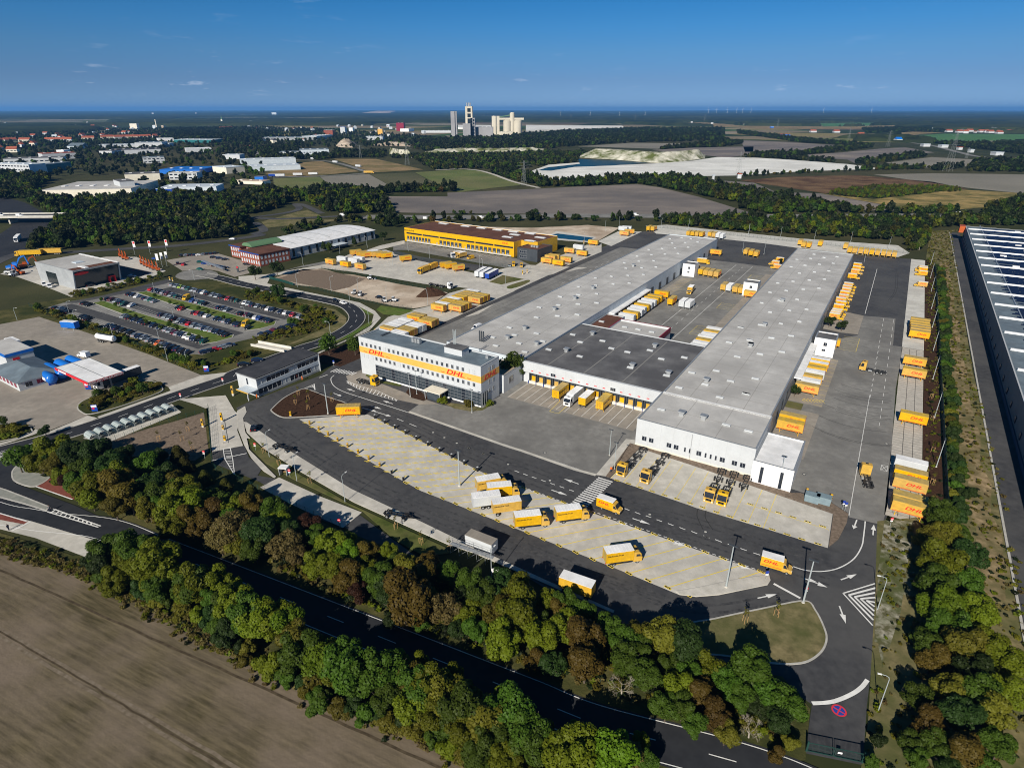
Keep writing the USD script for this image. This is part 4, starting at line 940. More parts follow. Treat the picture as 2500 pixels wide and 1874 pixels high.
y=thing('distribution_hall','large bright yellow hall with a brown roof and long rows of small dock doors','hall',ya_[:2],0,yrot)
FOOT.append(Polygon([tuple(ya_[:2]+ydir*a+yn*b)for a,b in((-3,-3),(YL+3,-3),(YL+3,YW+3),(-3,YW+3))]))
MB().box(0,YF,0,.3,0,YH+.3).build('wall',M['yellow'],y)
MB().box(0,.3,.3,YW,0,YH+.3).build('wall',M['yellow'],y)
MB().box(YF+.001,YF+.3,0,9,0,YH+.3).build('wall',M['yellow'],y)
MB().box(YF+.301,YL,9.001,9.3,0,YH+.3).build('wall',M['yellow'],y)
MB().box(YL-.3,YL,9.301,YW,0,YH+.3).build('wall',M['yellow'],y)
MB().box(.3,YL-.3,YW-.3,YW,0,YH+.3).build('wall',M['yellow'],y)
MB().poly(Polygon([(.3,.3),(YF,.3),(YF,9.3),(YL-.3,9.3),(YL-.3,YW-.3),(.3,YW-.3)]),YH-.4,YH).build('roof',M['roof_brown'],y)
MB().box(.3,YL-.3,YW-.35,YW+.08,YH+.3,YH+.5).build('roof_edge',M['white_clean'],y)
for px,py in((290,178),(540,208),(710,232),(885,253),(1060,275),(1245,300),(545,114),(785,142),(955,162),(1130,182),(1300,203),(1315,234),(1235,260),(1480,222),(1480,300),(1590,265)):
 a,b=local(y,P('Y',px,py,YH+.3))
 if 4<a<YL-4 and 2<b<YW-2:
  k=MB().box(a-4,a+4,b-1.5,b+1.5,YH,YH+.5).build('skylight',M['metal'],y)
  MB().box(a-3.8,a+3.8,b-1.35,b+1.35,YH+.5,YH+.62).build('dome',M['white_clean'],k)
for k in range(6):
 w0,w1=.02+k*.164,.02+(k+1)*.164-.008
 window(y,YF*w0,YF*w1,5.6,6.7,panes=10,y=-.01,frame='clad_dark')
nd=0
for u0,u1,n in((.025,.265,8),(.345,.56,6),(.60,.975,10)):
 for k in range(n):
  xa=YF*(u0+(u1-u0)*k/n)
  w=YF*(u1-u0)/n*.74
  p=MB().box(xa,xa+w,-.06,-.01,1.0,4.1).build('dock_door',M['clad_dark'],y)
  MB().box(xa+w*.2,xa+w*.8,-.10,-.062,1.0,2.0).build('leveller',M['metal'],p)
MB().box(YF*.02,YF*.98,-.12,0,.0,.9).build('plinth',M['concrete'],y)
for u in(.32,.585):
 MB().box(YF*u-.5,YF*u+.5,-.05,-.005,0,2.2).build('door',M['grey_clad'],y)
dhl(y,1.1,(YF*.93,-.02,7.8))
dhl(y,.95,(YF*.05,-.02,7.7),m='black',text='Deutsche Post',lean=0)
bl=MB()
for k in range(34):
 q=ya_[:2]+ydir*(4+(YF-8)*k/33)
 bl.strip(q-yn*2,q-yn*12,.14,.034)
bl.build('bay_lines',M['paint_white'],label='white bay lines before the yellow hall',kind='structure')
da,db_,dc=P('Y',1340,500),P('Y',1530,535),P('Y',1665,475)
b=thing('office_box','anthracite office box with large square windows beside the yellow hall','building',da[:2],0,yrot)
DL,DW,DH=15.5,19,7.6
hall_shell(b,DL,DW,DH,'clad_dark','roof_brown',.3,cap='clad_dark')
for zz in(1.6,4.8):
 window(b,2.0,7.5,zz,zz+1.5,panes=4)
for k in range(3):
 MB().box(6+2*k,7.4+2*k,7,8.6,DH,DH+1.2).build('air_conditioner',M['metal'],b)
RB=site_thing('solar_shed','huge grey shed with solar panels and white ducts on its flat roof','hall',95.4,-70)
FOOT.append(Polygon(rect(86,240,-80,440)))
RL,RW,RH=125,494,10.0
hall_shell(RB,RL,RW,RH,'shed_wall','roof_blue',.3,cap='frame')
slab('retaining_wall',rect(88.3,88.8,-75,456),'kerb',-3.0,.25,'long retaining wall along the sunken service road')
sheet('asphalt_strip',rect(88.8,95.3,-75,456),'asphalt',.05,'dark service road along the big grey shed')
MB().box(-.35,-.001,.2,RW-.2,0,1.5).build('base_band',M['shed_base'],RB,label='dark blue base band of the long wall')
for k in range(40):
 MB().box(-.25,-.001,4+12.3*k,5.6+12.3*k,2.6,4.6).build('window',M['glass'],RB)
for k in range(22):
 y0=12+22.3*k
 MB().box(1.2,RL-2,y0,y0+.9,RH,RH+.7).build('roof_duct',M['white_clean'],RB)
 MB().box(9,9.4,y0+2,y0+21,RH,RH+.5).build('cable_tray',M['metal'],RB)
r=np.random.default_rng(3)
cnt=0
far=MB()
for k in range(22):
 y0=12+22.3*k
 ns=9
 for j in range(ns):
  yy=y0+2.6+j*2.1
  if y0+2.6+j*2.1>RW-6:
   continue
  x0_=6.5+(j%3)*1.2+(k%2)*1.5
  while x0_<118:
   ln=r.choice([7.0,10.5,14.0])
   if r.random()<.87:
    mb=far if(cnt>=295 or k<7 or x0_>42)else MB()
    mb.add([(x0_,yy,RH+.18),(x0_+ln-.3,yy,RH+.18),(x0_+ln-.3,yy+.95,RH+.34),(x0_,yy+.95,RH+.34),(x0_,yy+.95,RH+.02),(x0_+ln-.3,yy+.95,RH+.02)],[(0,1,2,3),(3,2,5,4)])
    if mb is not far:
     mb.build('solar_panel',M['solar'],RB)
     cnt+=1
   x0_+=ln
 for j in range(4):
  a,bb=12+r.uniform(0,60),y0+r.uniform(3,19)
  p=MB().box(a-1.6,a+1.6,bb-.7,bb+.7,RH,RH+.75).build('skylight',M['white_clean'],RB)
far.build('solar_panels',M['solar'],RB,kind='stuff')
tag(box_part(thing('loading_bridge','orange red box shaped bridge at the far corner of the big shed','structure',S(94,424),0,SITE),'body',M['orange'],-2.2,1.2,-5,4,6.0,10.6))
def corner3(fr,FL,FRr,BL):
 a,b,c=P(fr,*FL)[:2],P(fr,*FRr)[:2],P(fr,*BL)[:2]
 d=(b-a)/np.linalg.norm(b-a)
 n=np.array([-d[1],d[0]])
 return a,math.degrees(math.atan2(d[1],d[0])),float(np.linalg.norm(b-a)),float(abs((c-a)@n)),d,n
a,rot_,L_,W_,d,n=corner3('AA',(1355,1225),(2180,1050),(760,1050))
W_=float(np.linalg.norm(P('AA',760,1050)[:2]-a))
h=thing('machinery_hall','grey machinery hall with leaning dark glass front and a red entrance frame','building',a,0,rot_)
FOOT.append(Polygon([tuple(a+d*u+n*v)for u,v in((-3,-3),(L_+3,-3),(L_+3,W_+3),(-3,W_+3))]))
HH=10.5
lean=3.2
side=[(-lean,0,HH),(W_+1.0,0,HH),(W_,0,0),(0,0,0)]
def slopewall(x0,x1,name,m):
 pr=[(-lean,HH),(0,0),(W_,0),(W_+1,HH)]
 mb=MB().side(pr,x0,x1)
 mb.v=[v[:,[1,0,2]]for v in mb.v]
 mb.f=[q[:,::-1]for q in mb.f]
 mb.build(name,M[m],h)
slopewall(0,.6,'wall','grey_clad')
slopewall(L_-.6,L_,'wall','grey_clad')
MB().add([(.6,.6,0),(L_-.6,.6,0),(L_-.6,-lean+.8,HH-.7),(.6,-lean+.8,HH-.7)],[(0,1,2,3)]).build('glass_front',M['clad_black'],h)
MB().box(.6,L_-.6,-lean,W_+.9,HH-.7,HH-.2).build('roof',M['roof'],h)
MB().box(.6,L_-.6,-lean-.02,-lean+.5,HH-.2,HH+.05).build('roof_edge',M['grey_clad'],h)
MB().box(.7,L_-1,-1.5,4.5,HH-.2,HH-.1).build('roof_terrace',M['roof_brown'],h)
MB().box(L_-1.0,L_+.1,-lean,W_+.9,HH+.001,HH+.25).build('roof_edge',M['white_clean'],h)
MB().box(L_*.28,L_*.36,-2,6,HH-.09,HH+.25).build('skylight',M['white_clean'],h)
MB().box(L_*.42,L_*.6,15,20,HH-.19,HH+.25).build('skylight',M['clad_light'],h)
MB().box(-.08,0,W_*.45,W_*.75,.05,6.5).build('gate_opening',M['clad_black'],h,label='open dark gate in the side wall')
p=MB().box(L_*.73,L_*.75,-1.6,.4,0,3.6).box(L_*.85,L_*.87,-1.6,.4,0,3.6).box(L_*.75,L_*.85,-1.6,.4,3.1,3.6).build('entrance_frame',M['red'],h)
sg=MB().add([(L_*u,-.75*(zz/HH)*lean+.32-.0,zz)for u,zz in((.07,7.8),(.3,8.2),(.3,9.0),(.07,8.6))],[(0,1,2,3)])
MB().cyl((L_*.17,-lean*.80+.25,8.3),(L_*.17,-lean*.80+.12,8.25),.9,n=20).move(lambda v:(v-[L_*.17,0,0])*[4.2,1,1]+[L_*.17,0,0]).build('sign',M['red'],h)
a,rot_,L_,W_,d,n=corner3('Z',(1965,330),(2130,360),(1840,300))
h=thing('brick_office','red brick office with blue window frames and a green arched roof in the middle','building',P('Z',1950,335)[:2],0,SITE-4)
FOOT.append(Polygon([tuple(P('Z',1950,335)[:2]+E1*u+E2*v)for u,v in((-14,-3),(33,-3),(33,36),(-14,36))]))
for x0_,x1_,y0_,y1_,hh in((-12,0,8,30,7.5),(.01,9,12,34,8),(9.01,30,2,24,7.5)):
 MB().box(x0_,x1_,y0_,y1_,0,hh).build('wing',M['brick'],h)
 MB().box(x0_-.5,x1_+.5,y0_-.5,y1_+.5,hh,hh+.35).build('roof',M['roof_brown'],h)
 MB().box(x0_-.7,x1_+.7,y0_-.7,y0_-.5,hh-.2,hh+.45).build('roof_edge',M['car_blue'],h)
 for zz in(1.0,4.4):
  u=x0_+.8
  while u<x1_-1.6:
   window(h,u,u+1.3,zz,zz+2.2,y=y0_-.01,panes=2,glass='clad_light')
   u+=2.6
arch=[(9.5,0)]+[(math.cos(t)*5.5+4.5,math.sin(t)*2.4)for t in np.linspace(0,math.pi,12)]
mb=MB().side([(q[0],q[1]+8.36)for q in arch[1:]],10,33)
mb.build('arched_roof',M['green_roof'],h,smooth=40)
for k in range(8):
 y_=3+2.6*k
 window(h,y_,y_+1.3,1.0,3.2,y=30.01,axis='y',panes=2,glass='clad_light')
 window(h,y_,y_+1.3,4.4,6.6,y=30.01,axis='y',panes=2,glass='clad_light')
a0=S(-286,112)
h=site_thing('white_shed','long white shed with curved white roof and dark vertical window strips','hall',-325,112)
FOOT.append(Polygon(rect(-330,-282,108,196)))
prof=[(0,0),(39.5,0),(39.5,6.2)]+[(39.5-39.5*u,6.2+1.6*math.sin(math.pi*u))for u in np.linspace(.08,.92,9)]+[(0,6.2)]
MB().side(prof,0,80).build('shell',M['white'],h,smooth=25)
top=[(40.1-40.7*u,6.35+1.6*math.sin(math.pi*u))for u in np.linspace(0,1,11)]
MB().side([(a_,c_+.12)for a_,c_ in top]+[(a_,c_)for a_,c_ in top[::-1]],-.5,80.5).build('roof',M['white_clean'],h,smooth=25)
for k in range(12):
 MB().box(39.5,39.62,2.2+6.7*k,4.0+6.7*k,.8,5.6).build('window',M['glass'],h)
for k in range(5):
 yy=10+15*k
 q=[(34-30*u,6.52+1.6*math.sin(math.pi*(.13+.75*u)))for u in np.linspace(0,1,6)]
 MB().side([(a_,c_+.1)for a_,c_ in q]+[(a_,c_)for a_,c_ in q[::-1]],yy,yy+.8).build('roof_ridge',M['grey_clad'],h)
MB().box(39.62,46,34,46,3.0,3.3).build('porch_roof',M['clad_light'],h)
q4=[P('AB',*k,5.5)[:2]for k in((925,945),(1480,1200),(2025,1005),(1450,790))]
d=(q4[1]-q4[0])
FL_,frot=float(np.linalg.norm(d)),math.degrees(math.atan2(d[1],d[0]))
FW_=float(np.linalg.norm(q4[2]-q4[1]))
c=thing('station_canopy','white filling station canopy with a red fascia carrying white words','canopy',q4[0],0,frot)
MB().box(0,FL_,0,FW_,5.0,5.3).build('roof',M['white_clean'],c)
for nm,bx in(('fascia',(-.12,FL_+.12,-.12,0)),('fascia',(FL_,FL_+.12,0,FW_+.12))):
 MB().box(*bx,4.5,5.5).build(nm,M['kerb_red'],c)
MB().box(-.12,0,0,FW_,4.5,5.5).box(0,FL_,FW_,FW_+.12,4.5,5.5).build('fascia',M['grey_clad'],c)
MB().box(.3,FL_-.3,FW_*.5-.08,FW_*.5+.08,5.3,5.34).build('gutter',M['clad_dark'],c)
dhl(c,.62,(FL_+.13,FW_*.5,4.68),'y','white_clean',text='HERZLICH WILLKOMMEN',lean=0)
MB().box(2.6,8.5,-.16,-.13,4.7,5.3).build('sign_panel',M['white_clean'],c)
for xa in(2.5,FL_-2.5):
 for yy in(FW_*.3,FW_*.7):
  MB().box(xa-.2,xa+.2,yy-.2,yy+.2,0,5.0).build('column',M['grey_clad'],c)
for yy in(FW_*.3,FW_*.5,FW_*.7):
 MB().box(FL_*.5-.5,FL_*.5+.5,yy-.4,yy+.4,0,1.9).build('fuel_pump',M['kerb_red'],c)
for i,(p0,p1,lab)in enumerate(((('AB',600,985),('AB',880,1140),'nearest blue storage tank with white and red sign'),(('AB',800,935),('AB',1060,1060),'second blue storage tank, partly behind the canopy'),(('AB',990,870),('AB',1200,960),'third blue storage tank behind the canopy'),(('AB',1175,810),('AB',1360,880),'rearmost blue storage tank behind the canopy'))):
 p,q=P(*p0,2.4),P(*p1,2.4)
 d=(q-p)[:2]
 ln=float(np.linalg.norm(d))
 t_=thing('storage_tank',lab,'tank',p[:2],0,math.degrees(math.atan2(d[1],d[0])),'blue tanks at the filling station')
 R=1.75
 mb=MB()
 prof=[(-.9,.02),(-.75,.9),(-.3,1.5),(0,R),(ln,R),(ln+.3,1.5),(ln+.75,.9),(ln+.9,.02)]
 for(x0_,r0),(x1_,r1)in zip(prof,prof[1:]):
  mb.cyl((x0_,0,2.4),(x1_,0,2.4),r0,r1,20)
 mb.build('vessel',M['blue'],t_,smooth=50)
 for xa in(1,ln-1):
  MB().box(xa-.3,xa+.3,-1.2,1.2,0,1.4).build('saddle',M['blue_deep'],t_)
 if i==0:
  w=MB().box(1.5,ln-.8,-1.84,-1.70,2.0,3.1).build('sign',M['white_clean'],t_)
  MB().box(1.7,3.0,-1.88,-1.845,2.2,2.9).build('sign_mark',M['kerb_red'],w)
h=thing('station_shop','white station shop with dark blue hipped roof and dark red shutters','building',P('AB',345,1350)[:2],0,frot)
FOOT.append(Polygon([tuple(P('AB',345,1350)[:2]+[u,v])for u,v in((-30,-8),(2,-8),(2,22),(-30,22))]))
MB().box(-24,0,0,14,0,3.2).build('wall',M['white'],h)
v=[(-24.6,-.6,3.2),(.6,-.6,3.2),(.6,14.6,3.2),(-24.6,14.6,3.2),(-18,7,5.6),(-6,7,5.6)]
mb=MB().add(v,[(0,1,5,4),(2,3,4,5)])
mb.f+=[np.array([(1,2,5),(3,0,4)])]
mb.build('roof',M['roof_blue'],h)
for k in range(7):
 window(h,-22.8+3.2*k,-20.8+3.2*k,.9,2.6,panes=2,glass='red_dark')
for yy in(2,5.5,9.5):
 window(h,yy,yy+2.2,.9,2.6,y=.01,axis='y',panes=2,glass='red_dark' if yy>3 else 'glass')
h=thing('wash_hall','white vehicle wash hall with blue roof edge at the left picture border','building',P('AB',175,1010)[:2],0,frot)
MB().box(-20,0,0,9,0,5.5).build('wall',M['white'],h)
MB().box(-20.2,.2,-.2,9.2,5.5,6.6).build('roof_edge',M['blue'],h)
MB().box(-20,.1,.1,9,6.6,6.7).build('roof',M['roof'],h)
MB().box(0,.05,2,4.2,2.6,4.6).build('sign',M['kerb_red'],h)
# ---- simple town and works buildings: ground point front left, front right, depth, height
def town(label,fr,xl,yl,xr,yr,depth,hh,wall='white',roof='roof_blue',strip=1,name='industrial_building',cat='building',gable=0,rows=None,base=.0):
 a,b=P(fr,xl,yl)[:2],P(fr,xr,yr)[:2]
 d=(b-a)/np.linalg.norm(b-a)
 n_=np.array([-d[1],d[0]])
 L=float(np.linalg.norm(b-a))
 h=thing(name,label,cat,a,base,math.degrees(math.atan2(d[1],d[0])))
 FOOT.append(Polygon([tuple(a+d*u+n_*v)for u,v in((-6,-12),(L+6,-12),(L+6,depth+4),(-6,depth+4))]))
 MB().box(0,L,0,depth,0,hh).build('wall',M[wall],h)
 if gable:
  MB().side([(-.4,0),(depth+.4,0),(depth/2,gable)],0,L).move(lambda v:np.c_[v[:,1],v[:,0],v[:,2]+hh+.01]).build('roof',M[roof],h)
 else:
  MB().box(-.2,L+.2,-.2,depth+.2,hh+.01,hh+.45).build('roof',M[roof],h)
  for k in range(int(min(6,L//14))):
   u=L*(k+.5)/max(1,int(min(6,L//14)))
   MB().box(u-2,u+2,depth*.35,depth*.45,hh+.46,hh+1.0).build('skylight',M['white_clean'],h)
 if strip:
  rows=rows or max(1,int(hh//4))
  for r_ in range(rows):
   z0=hh*(r_+.38)/rows
   nw=max(2,int(min(12,L//6)))
   for k in range(nw):
    u0=L*(k+.18)/nw
    u1=L*(k+.82)/nw
    MB().box(u0,u1,-.15,-.02,z0,z0+min(1.6,hh/rows*.4)).build('window',M['glass'],h)
 return h
town('big flat store with grey roof behind the woodland on the left','U',600,1010,1790,985,88,8,'offwhite','roof',0)
town('dark roofed tower block on the end of the big flat store','U',1655,965,1850,950,30,14,'white','roof_dark',1,rows=1)
town('white curved store front with tower, behind the big flat store','U',1700,790,2170,770,30,9,'offwhite','roof_dark',0)
town('white two storey office with window ribbons below the blue roofed hall','V',190,770,570,765,22,9,'white','roof',1,rows=2)
town('long low hall with a bright blue roof','V',60,690,600,690,60,6,'blue','blue',0)
town('low pale blue roofed hall with grey bays behind the trees','V',80,960,830,945,34,7,'clad_light','clad_light',0)
town('blue ended shed in front of the pale blue hall','V',20,980,230,980,14,7,'blue_deep','clad_light',0)
town('cream double gabled warehouse with pale roof','V',965,690,1210,670,40,9,'offwhite','clad_light',0)
town('long greenhouse like hall with two pale blue shed roofs','V',1310,655,1960,630,45,7,'clad_light','clad_light',0)
town('second ridge of the pale blue hall rising behind the first','V',1160,580,1900,555,30,10,'clad_light','clad_light',0)
town('wide pale hall with vertical wall bays behind the dark bare field','B',460,615,705,610,50,10,'clad_light','roof_blue',1,rows=1)
town('low grey hall beside the wide pale hall','B',280,620,460,618,45,6,'white','roof_blue',0)
town('blue and grey container office at the scrap yard','V',1345,800,1460,800,14,7,'blue','roof_dark',0)
town('long white low wall building of the scrap yard','V',1060,820,1450,835,16,4,'offwhite','sand',0)
town('white office block with three window rows at the left edge','U',-60,700,430,720,26,16,'white','clad_light',1,rows=3)
town('teal corner building beside the white office block','U',430,690,980,625,20,11,'teal','roof_blue',0)
town('long white factory with dark sawtooth windows','U',60,560,870,535,40,9,'white','roof_dark',1,rows=1)
town('pink white upper hall behind the long white factory','U',590,500,1040,480,40,11,'white','roof_tile',1,rows=1)
town('white cube on the roof line of the factory','U',780,450,880,450,20,12,'white_clean','white_clean',0)
town('white walled flat hall left of the tree group','U',1350,440,1520,440,50,9,'white','roof_dark',0)
town('dark blue roofed long hall in the town','U',1520,430,2180,410,60,9,'white','roof_black',0)
town('white walled market hall in the town','U',1830,335,2200,330,60,12,'white','roof_blue',0)
town('low white flat hall left of the market hall','U',1340,335,1830,325,50,6,'white','clad_light',0)
town('grey pitched hall with pale gable among dark trees','U',910,350,1100,350,40,6,'clad_light','roof_blue',0,gable=7)
town('white flat hall with overhanging roof near the wood','V',420,400,760,390,40,8,'white','white_clean',0)
town('white flat building beside the dark wood','V',40,255,250,250,40,9,'white_clean','white_clean',0)
town('teal flat hall beside the dark wood','V',250,265,750,270,60,8,'teal','clad_light',0)
town('white narrow hall in front of the teal flat hall','V',0,320,190,320,30,8,'white','clad_light',0)
town('blue roofed two storey hall near the left trees','V',-160,550,130,540,30,10,'white','roof_blue',1,rows=2)
town('white hall with grey front left of the dark bare field','V',910,490,1140,490,25,8,'white','clad_light',0)
town('grey long roofed works in the middle distance','B',150,495,600,490,60,9,'grey_clad','roof_blue',0)
town('white blocky works beside the grey long roof','B',600,490,735,475,50,11,'white','clad_light',1,rows=1)
town('red brick works block in the middle distance','B',660,445,735,445,40,16,'brick','roof',0)
town('white silo house with blue top','B',800,440,840,440,30,26,'white','blue',0)
town('small white silo house right of the blue topped one','B',872,430,905,430,30,20,'white_clean','roof',0)
town('white two storey block with many windows before the dark trees','B',1015,490,1155,490,30,11,'white','roof_blue',1,rows=2)
town('yellow and grey tower beside the white two storey block','B',1115,450,1155,450,30,22,'band','roof',0)
town('tall dark red tower block far behind the wood','B',1272,415,1335,415,45,34,'red_dark','red_dark',0)
town('low white works behind the red tower','B',1375,420,1420,415,40,12,'white_clean','roof',0)
town('row of low white sheds at the foot of the cement works','B',1480,430,1730,430,40,9,'white','roof_blue',0)
town('tall cream apartment slab far left','U',1765,100,1860,100,20,29,'offwhite','roof',0)
town('pale green silo far left beside the chimney','U',2065,85,2105,85,16,18,'clad_light','clad_light',0)
town('small peach coloured block right of the chimney','U',2180,70,2212,70,20,13,'sand','roof',0)
town('white water works block on the left horizon','B',222,286,260,286,60,50,'clad_light','roof',0)
k_=0
for lab,fr,xl,yl,xr,yr in(('leftmost row of houses with red tiled roofs','U',-40,270,60,265),('row of red roofed houses second from the left','U',70,262,240,256),('row of red roofed houses with a yellow gable','U',250,262,400,262),('long red roofed terrace above the dark trees','U',600,258,970,255),('cream walled terrace with red roof and white gable','U',1105,235,1280,232),('red roofed terrace in the middle of the row','U',1370,222,1540,218),('red roofed terrace behind the market hall','U',1550,222,1700,218),('long red roofed terrace right of the middle','U',1700,218,1890,214),('rightmost red roofed terrace beside the wood','U',1900,212,2050,208),('orange gabled house at the edge of the wood','U',2090,205,2140,203),('white gabled house with dark red roof at the left edge','U',10,375,60,372),('white gabled house right of the first one','U',90,400,235,398),('small white house among dark trees','U',300,330,340,328),('cream house with pointed gable among dark trees','U',470,310,520,306),('cluster of red roofed houses by the church','V',890,90,1050,82)):
 town(lab,fr,xl,yl,xr,yr,14,7,'offwhite' if k_%3 else 'white','roof_tile',1,'terraced_house','house',gable=6,rows=1)
 k_+=1
for lab,px,py in(('farmhouse with a white gable in the far village',770,392),('white farm buildings beside the pylon',590,390),('leftmost red roofed house of the far village',1640,388),('second red roofed house of the far village',1720,392),('third house of the far village, with white wall',1800,385),('fourth house of the far village',1890,390),('fifth house of the far village',1960,395),('sixth house of the far village',2030,400),('seventh house of the far village, nearest the border',2110,390),('blue roofed barn left of the village',1250,458),('dark barn by the green field',960,415)):
 town(lab,'D',px-22,py,px+22,py,18,6,'white','blue' if 'blue' in lab else 'roof_tile',0,'village_house','house',gable=6)
CB=645
def cw(lab,x0,x1,ztop,depth,wall,yb=CB,cat='tower',name='cement_tower',**k):
 d=P('T',x0,yb)
 hh=(yb-ztop)/7.373*float(np.hypot(d[1]*CP+HCAM*SP,0))/F_PX/1.0
 return town(lab,'T',x0,yb,x1,yb,depth,hh,wall,wall,0,name,cat,**k),hh
cw('square grey silo tower, leftmost of the cement works',385,455,205,45,'cement_grey')
cw('slim grey stair shaft behind the square grey silo tower',470,492,205,12,'cement_grey')
h,hh=cw('tall pale preheater tower with open floors, highest of the cement works',645,770,125,40,'cement')
px_m=hh/(CB-125)
for z0,z1 in((155,215),(240,300),(320,400)):
 MB().box(38*px_m,98*px_m,-.6,-.05,(CB-z1)*px_m,(CB-z0)*px_m).build('opening',M['clad_black'],h)
for u in(30,60,90):
 MB().cyl((u*px_m,8,hh+.5),(u*px_m,8,hh+60*px_m),2.0).build('cyclone_pipe',M['metal'],h)
h,hh=cw('framed grey tower with square openings before the tall tower',735,815,315,30,'cement_grey')
for i in range(2):
 for j in range(6):
  MB().box((8+36*i)*px_m,(34+36*i)*px_m,-.6,-.05,(18+52*j)*px_m,(52+52*j)*px_m).build('opening',M['clad_black'],h)
cw('broad grey silo block at the foot of the tall tower',595,730,405,40,'cement_grey',yb=650)
cw('low pale grinding hall beside the framed tower',820,1130,465,60,'cement_grey',yb=640,cat='building',name='cement_hall')
cw('white packing hall at the foot of the twin silos',1245,1480,540,40,'cement',yb=640,cat='building',name='cement_hall')
cw('cream filter tower left of the twin silos',1115,1185,280,30,'cement',yb=600)
cw('cream lift tower beside the filter tower',1200,1250,280,25,'cement',yb=600)
for lab,xc,r_px,ztop,zb in(('left of the twin round cement silos',1390,72,355,600),('right of the twin round cement silos',1578,72,355,600),('small round silo on a tall shaft behind the twin silos',1478,42,230,600)):
 c=P('T',xc,zb)
 ppm=7.373*F_PX/float(c[1]*CP+HCAM*SP)
 t_=thing('cement_silo',lab,'silo',c[:2],0)
 hh=(zb-ztop)/ppm
 MB().cyl((0,0,0),(0,0,hh),r_px/ppm,n=24).build('shell',M['cement'],t_,smooth=40)
 MB().cyl((0,0,hh),(0,0,hh+14/ppm),r_px/ppm*.98,r_px/ppm*.5,n=24).build('roof',M['cement'],t_)
c=P('T',1250,600)
ppm=7.373*F_PX/float(c[1]*CP+HCAM*SP)
t_=thing('conveyor_bridge','long cream conveyor bridge resting on the twin cement silos','conveyor',c[:2],(600-348)/ppm+2)
MB().box(0,435/ppm,-4,4,0,32/ppm).build('gallery',M['cement'],t_)
t_=thing('conveyor_bridge','thin green sloping conveyor between filter tower and tall silo','conveyor',c[:2],(600-300)/ppm)
MB().add([(0,-3,0),(190/ppm,-3,32/ppm),(190/ppm,3,32/ppm),(0,3,0),(0,-3,12/ppm),(190/ppm,-3,46/ppm),(190/ppm,3,46/ppm),(0,3,12/ppm)],[(0,1,5,4),(4,5,6,7),(3,2,6,7)]).build('gallery',M['green_roof'],t_)
h=thing('chimney','thin pale chimney far left beside the green silo','chimney',P('A',1325,400)[:2])
hh=24
c=P('A',1325,400)
hh=78/3.4547*float(c[1]*CP)/F_PX
MB().cyl((0,0,0),(0,0,hh),3.2,2.2,12).build('shaft',M['offwhite'],h)
MB().cyl((0,0,hh),(0,0,hh+1.5),2.4,2.4,12).build('rim',M['clad_dark'],h)
h=thing('church_spire','green church spire with white tower in the distant town','church',P('A',1875,350)[:2])
MB().box(-5,5,-5,5,0,26).build('tower',M['offwhite'],h)
MB().cyl((0,0,26),(0,0,50),6,.1,8).build('spire',M['green_roof'],h)
# ------------------------------------------------------------------ vehicles
def wheel(parent,x_,y_,r=.5,w=.3,z=None,rim=True):
 z=r if z is None else z
 p=MB().cyl((x_,y_-w/2,z),(x_,y_+w/2,z),r,n=12).build('wheel',M['tyre'],parent)
 if rim:
  s=1 if y_>0 else-1
  MB().cyl((x_,y_+s*(w/2-.02),z),(x_,y_+s*(w/2+.02),z),r*.55,n=10).build('rim',M['metal'],p)
def body_box(t,m,roof,L=7.45,W=2.55,z0=1.2,z1=4.0,x0=None,name='body',ribs=True):
 """corrugated box body with its roof"""
 x0=-L/2 if x0 is None else x0
 mb=MB().box(x0,x0+L,-W/2,W/2,z0,z1-.08)
 if ribs:
  for k in range(15):
   a=x0+.25+(L-.5)*k/14
   for y0,y1 in((-W/2-.025,-W/2),(W/2,W/2+.025)):
    mb.box(a-.1,a+.1,y0,y1,z0+.35,z1-.3)
 for a in(x0,x0+L-.1):
  mb.box(a-.01,a+.11,-W/2-.035,W/2+.035,z0-.02,z1-.09)
 b=mb.build(name,M[m],t)
 r=MB().box(x0-.02,x0+L+.02,-W/2-.04,W/2+.04,z1-.08,z1)
 for k in range(1,8):
  a=x0+L*k/8
  r.box(a-.04,a+.04,-W/2+.1,W/2-.1,z1,z1+.03)
 r.build('roof',M[roof],t)
 return b
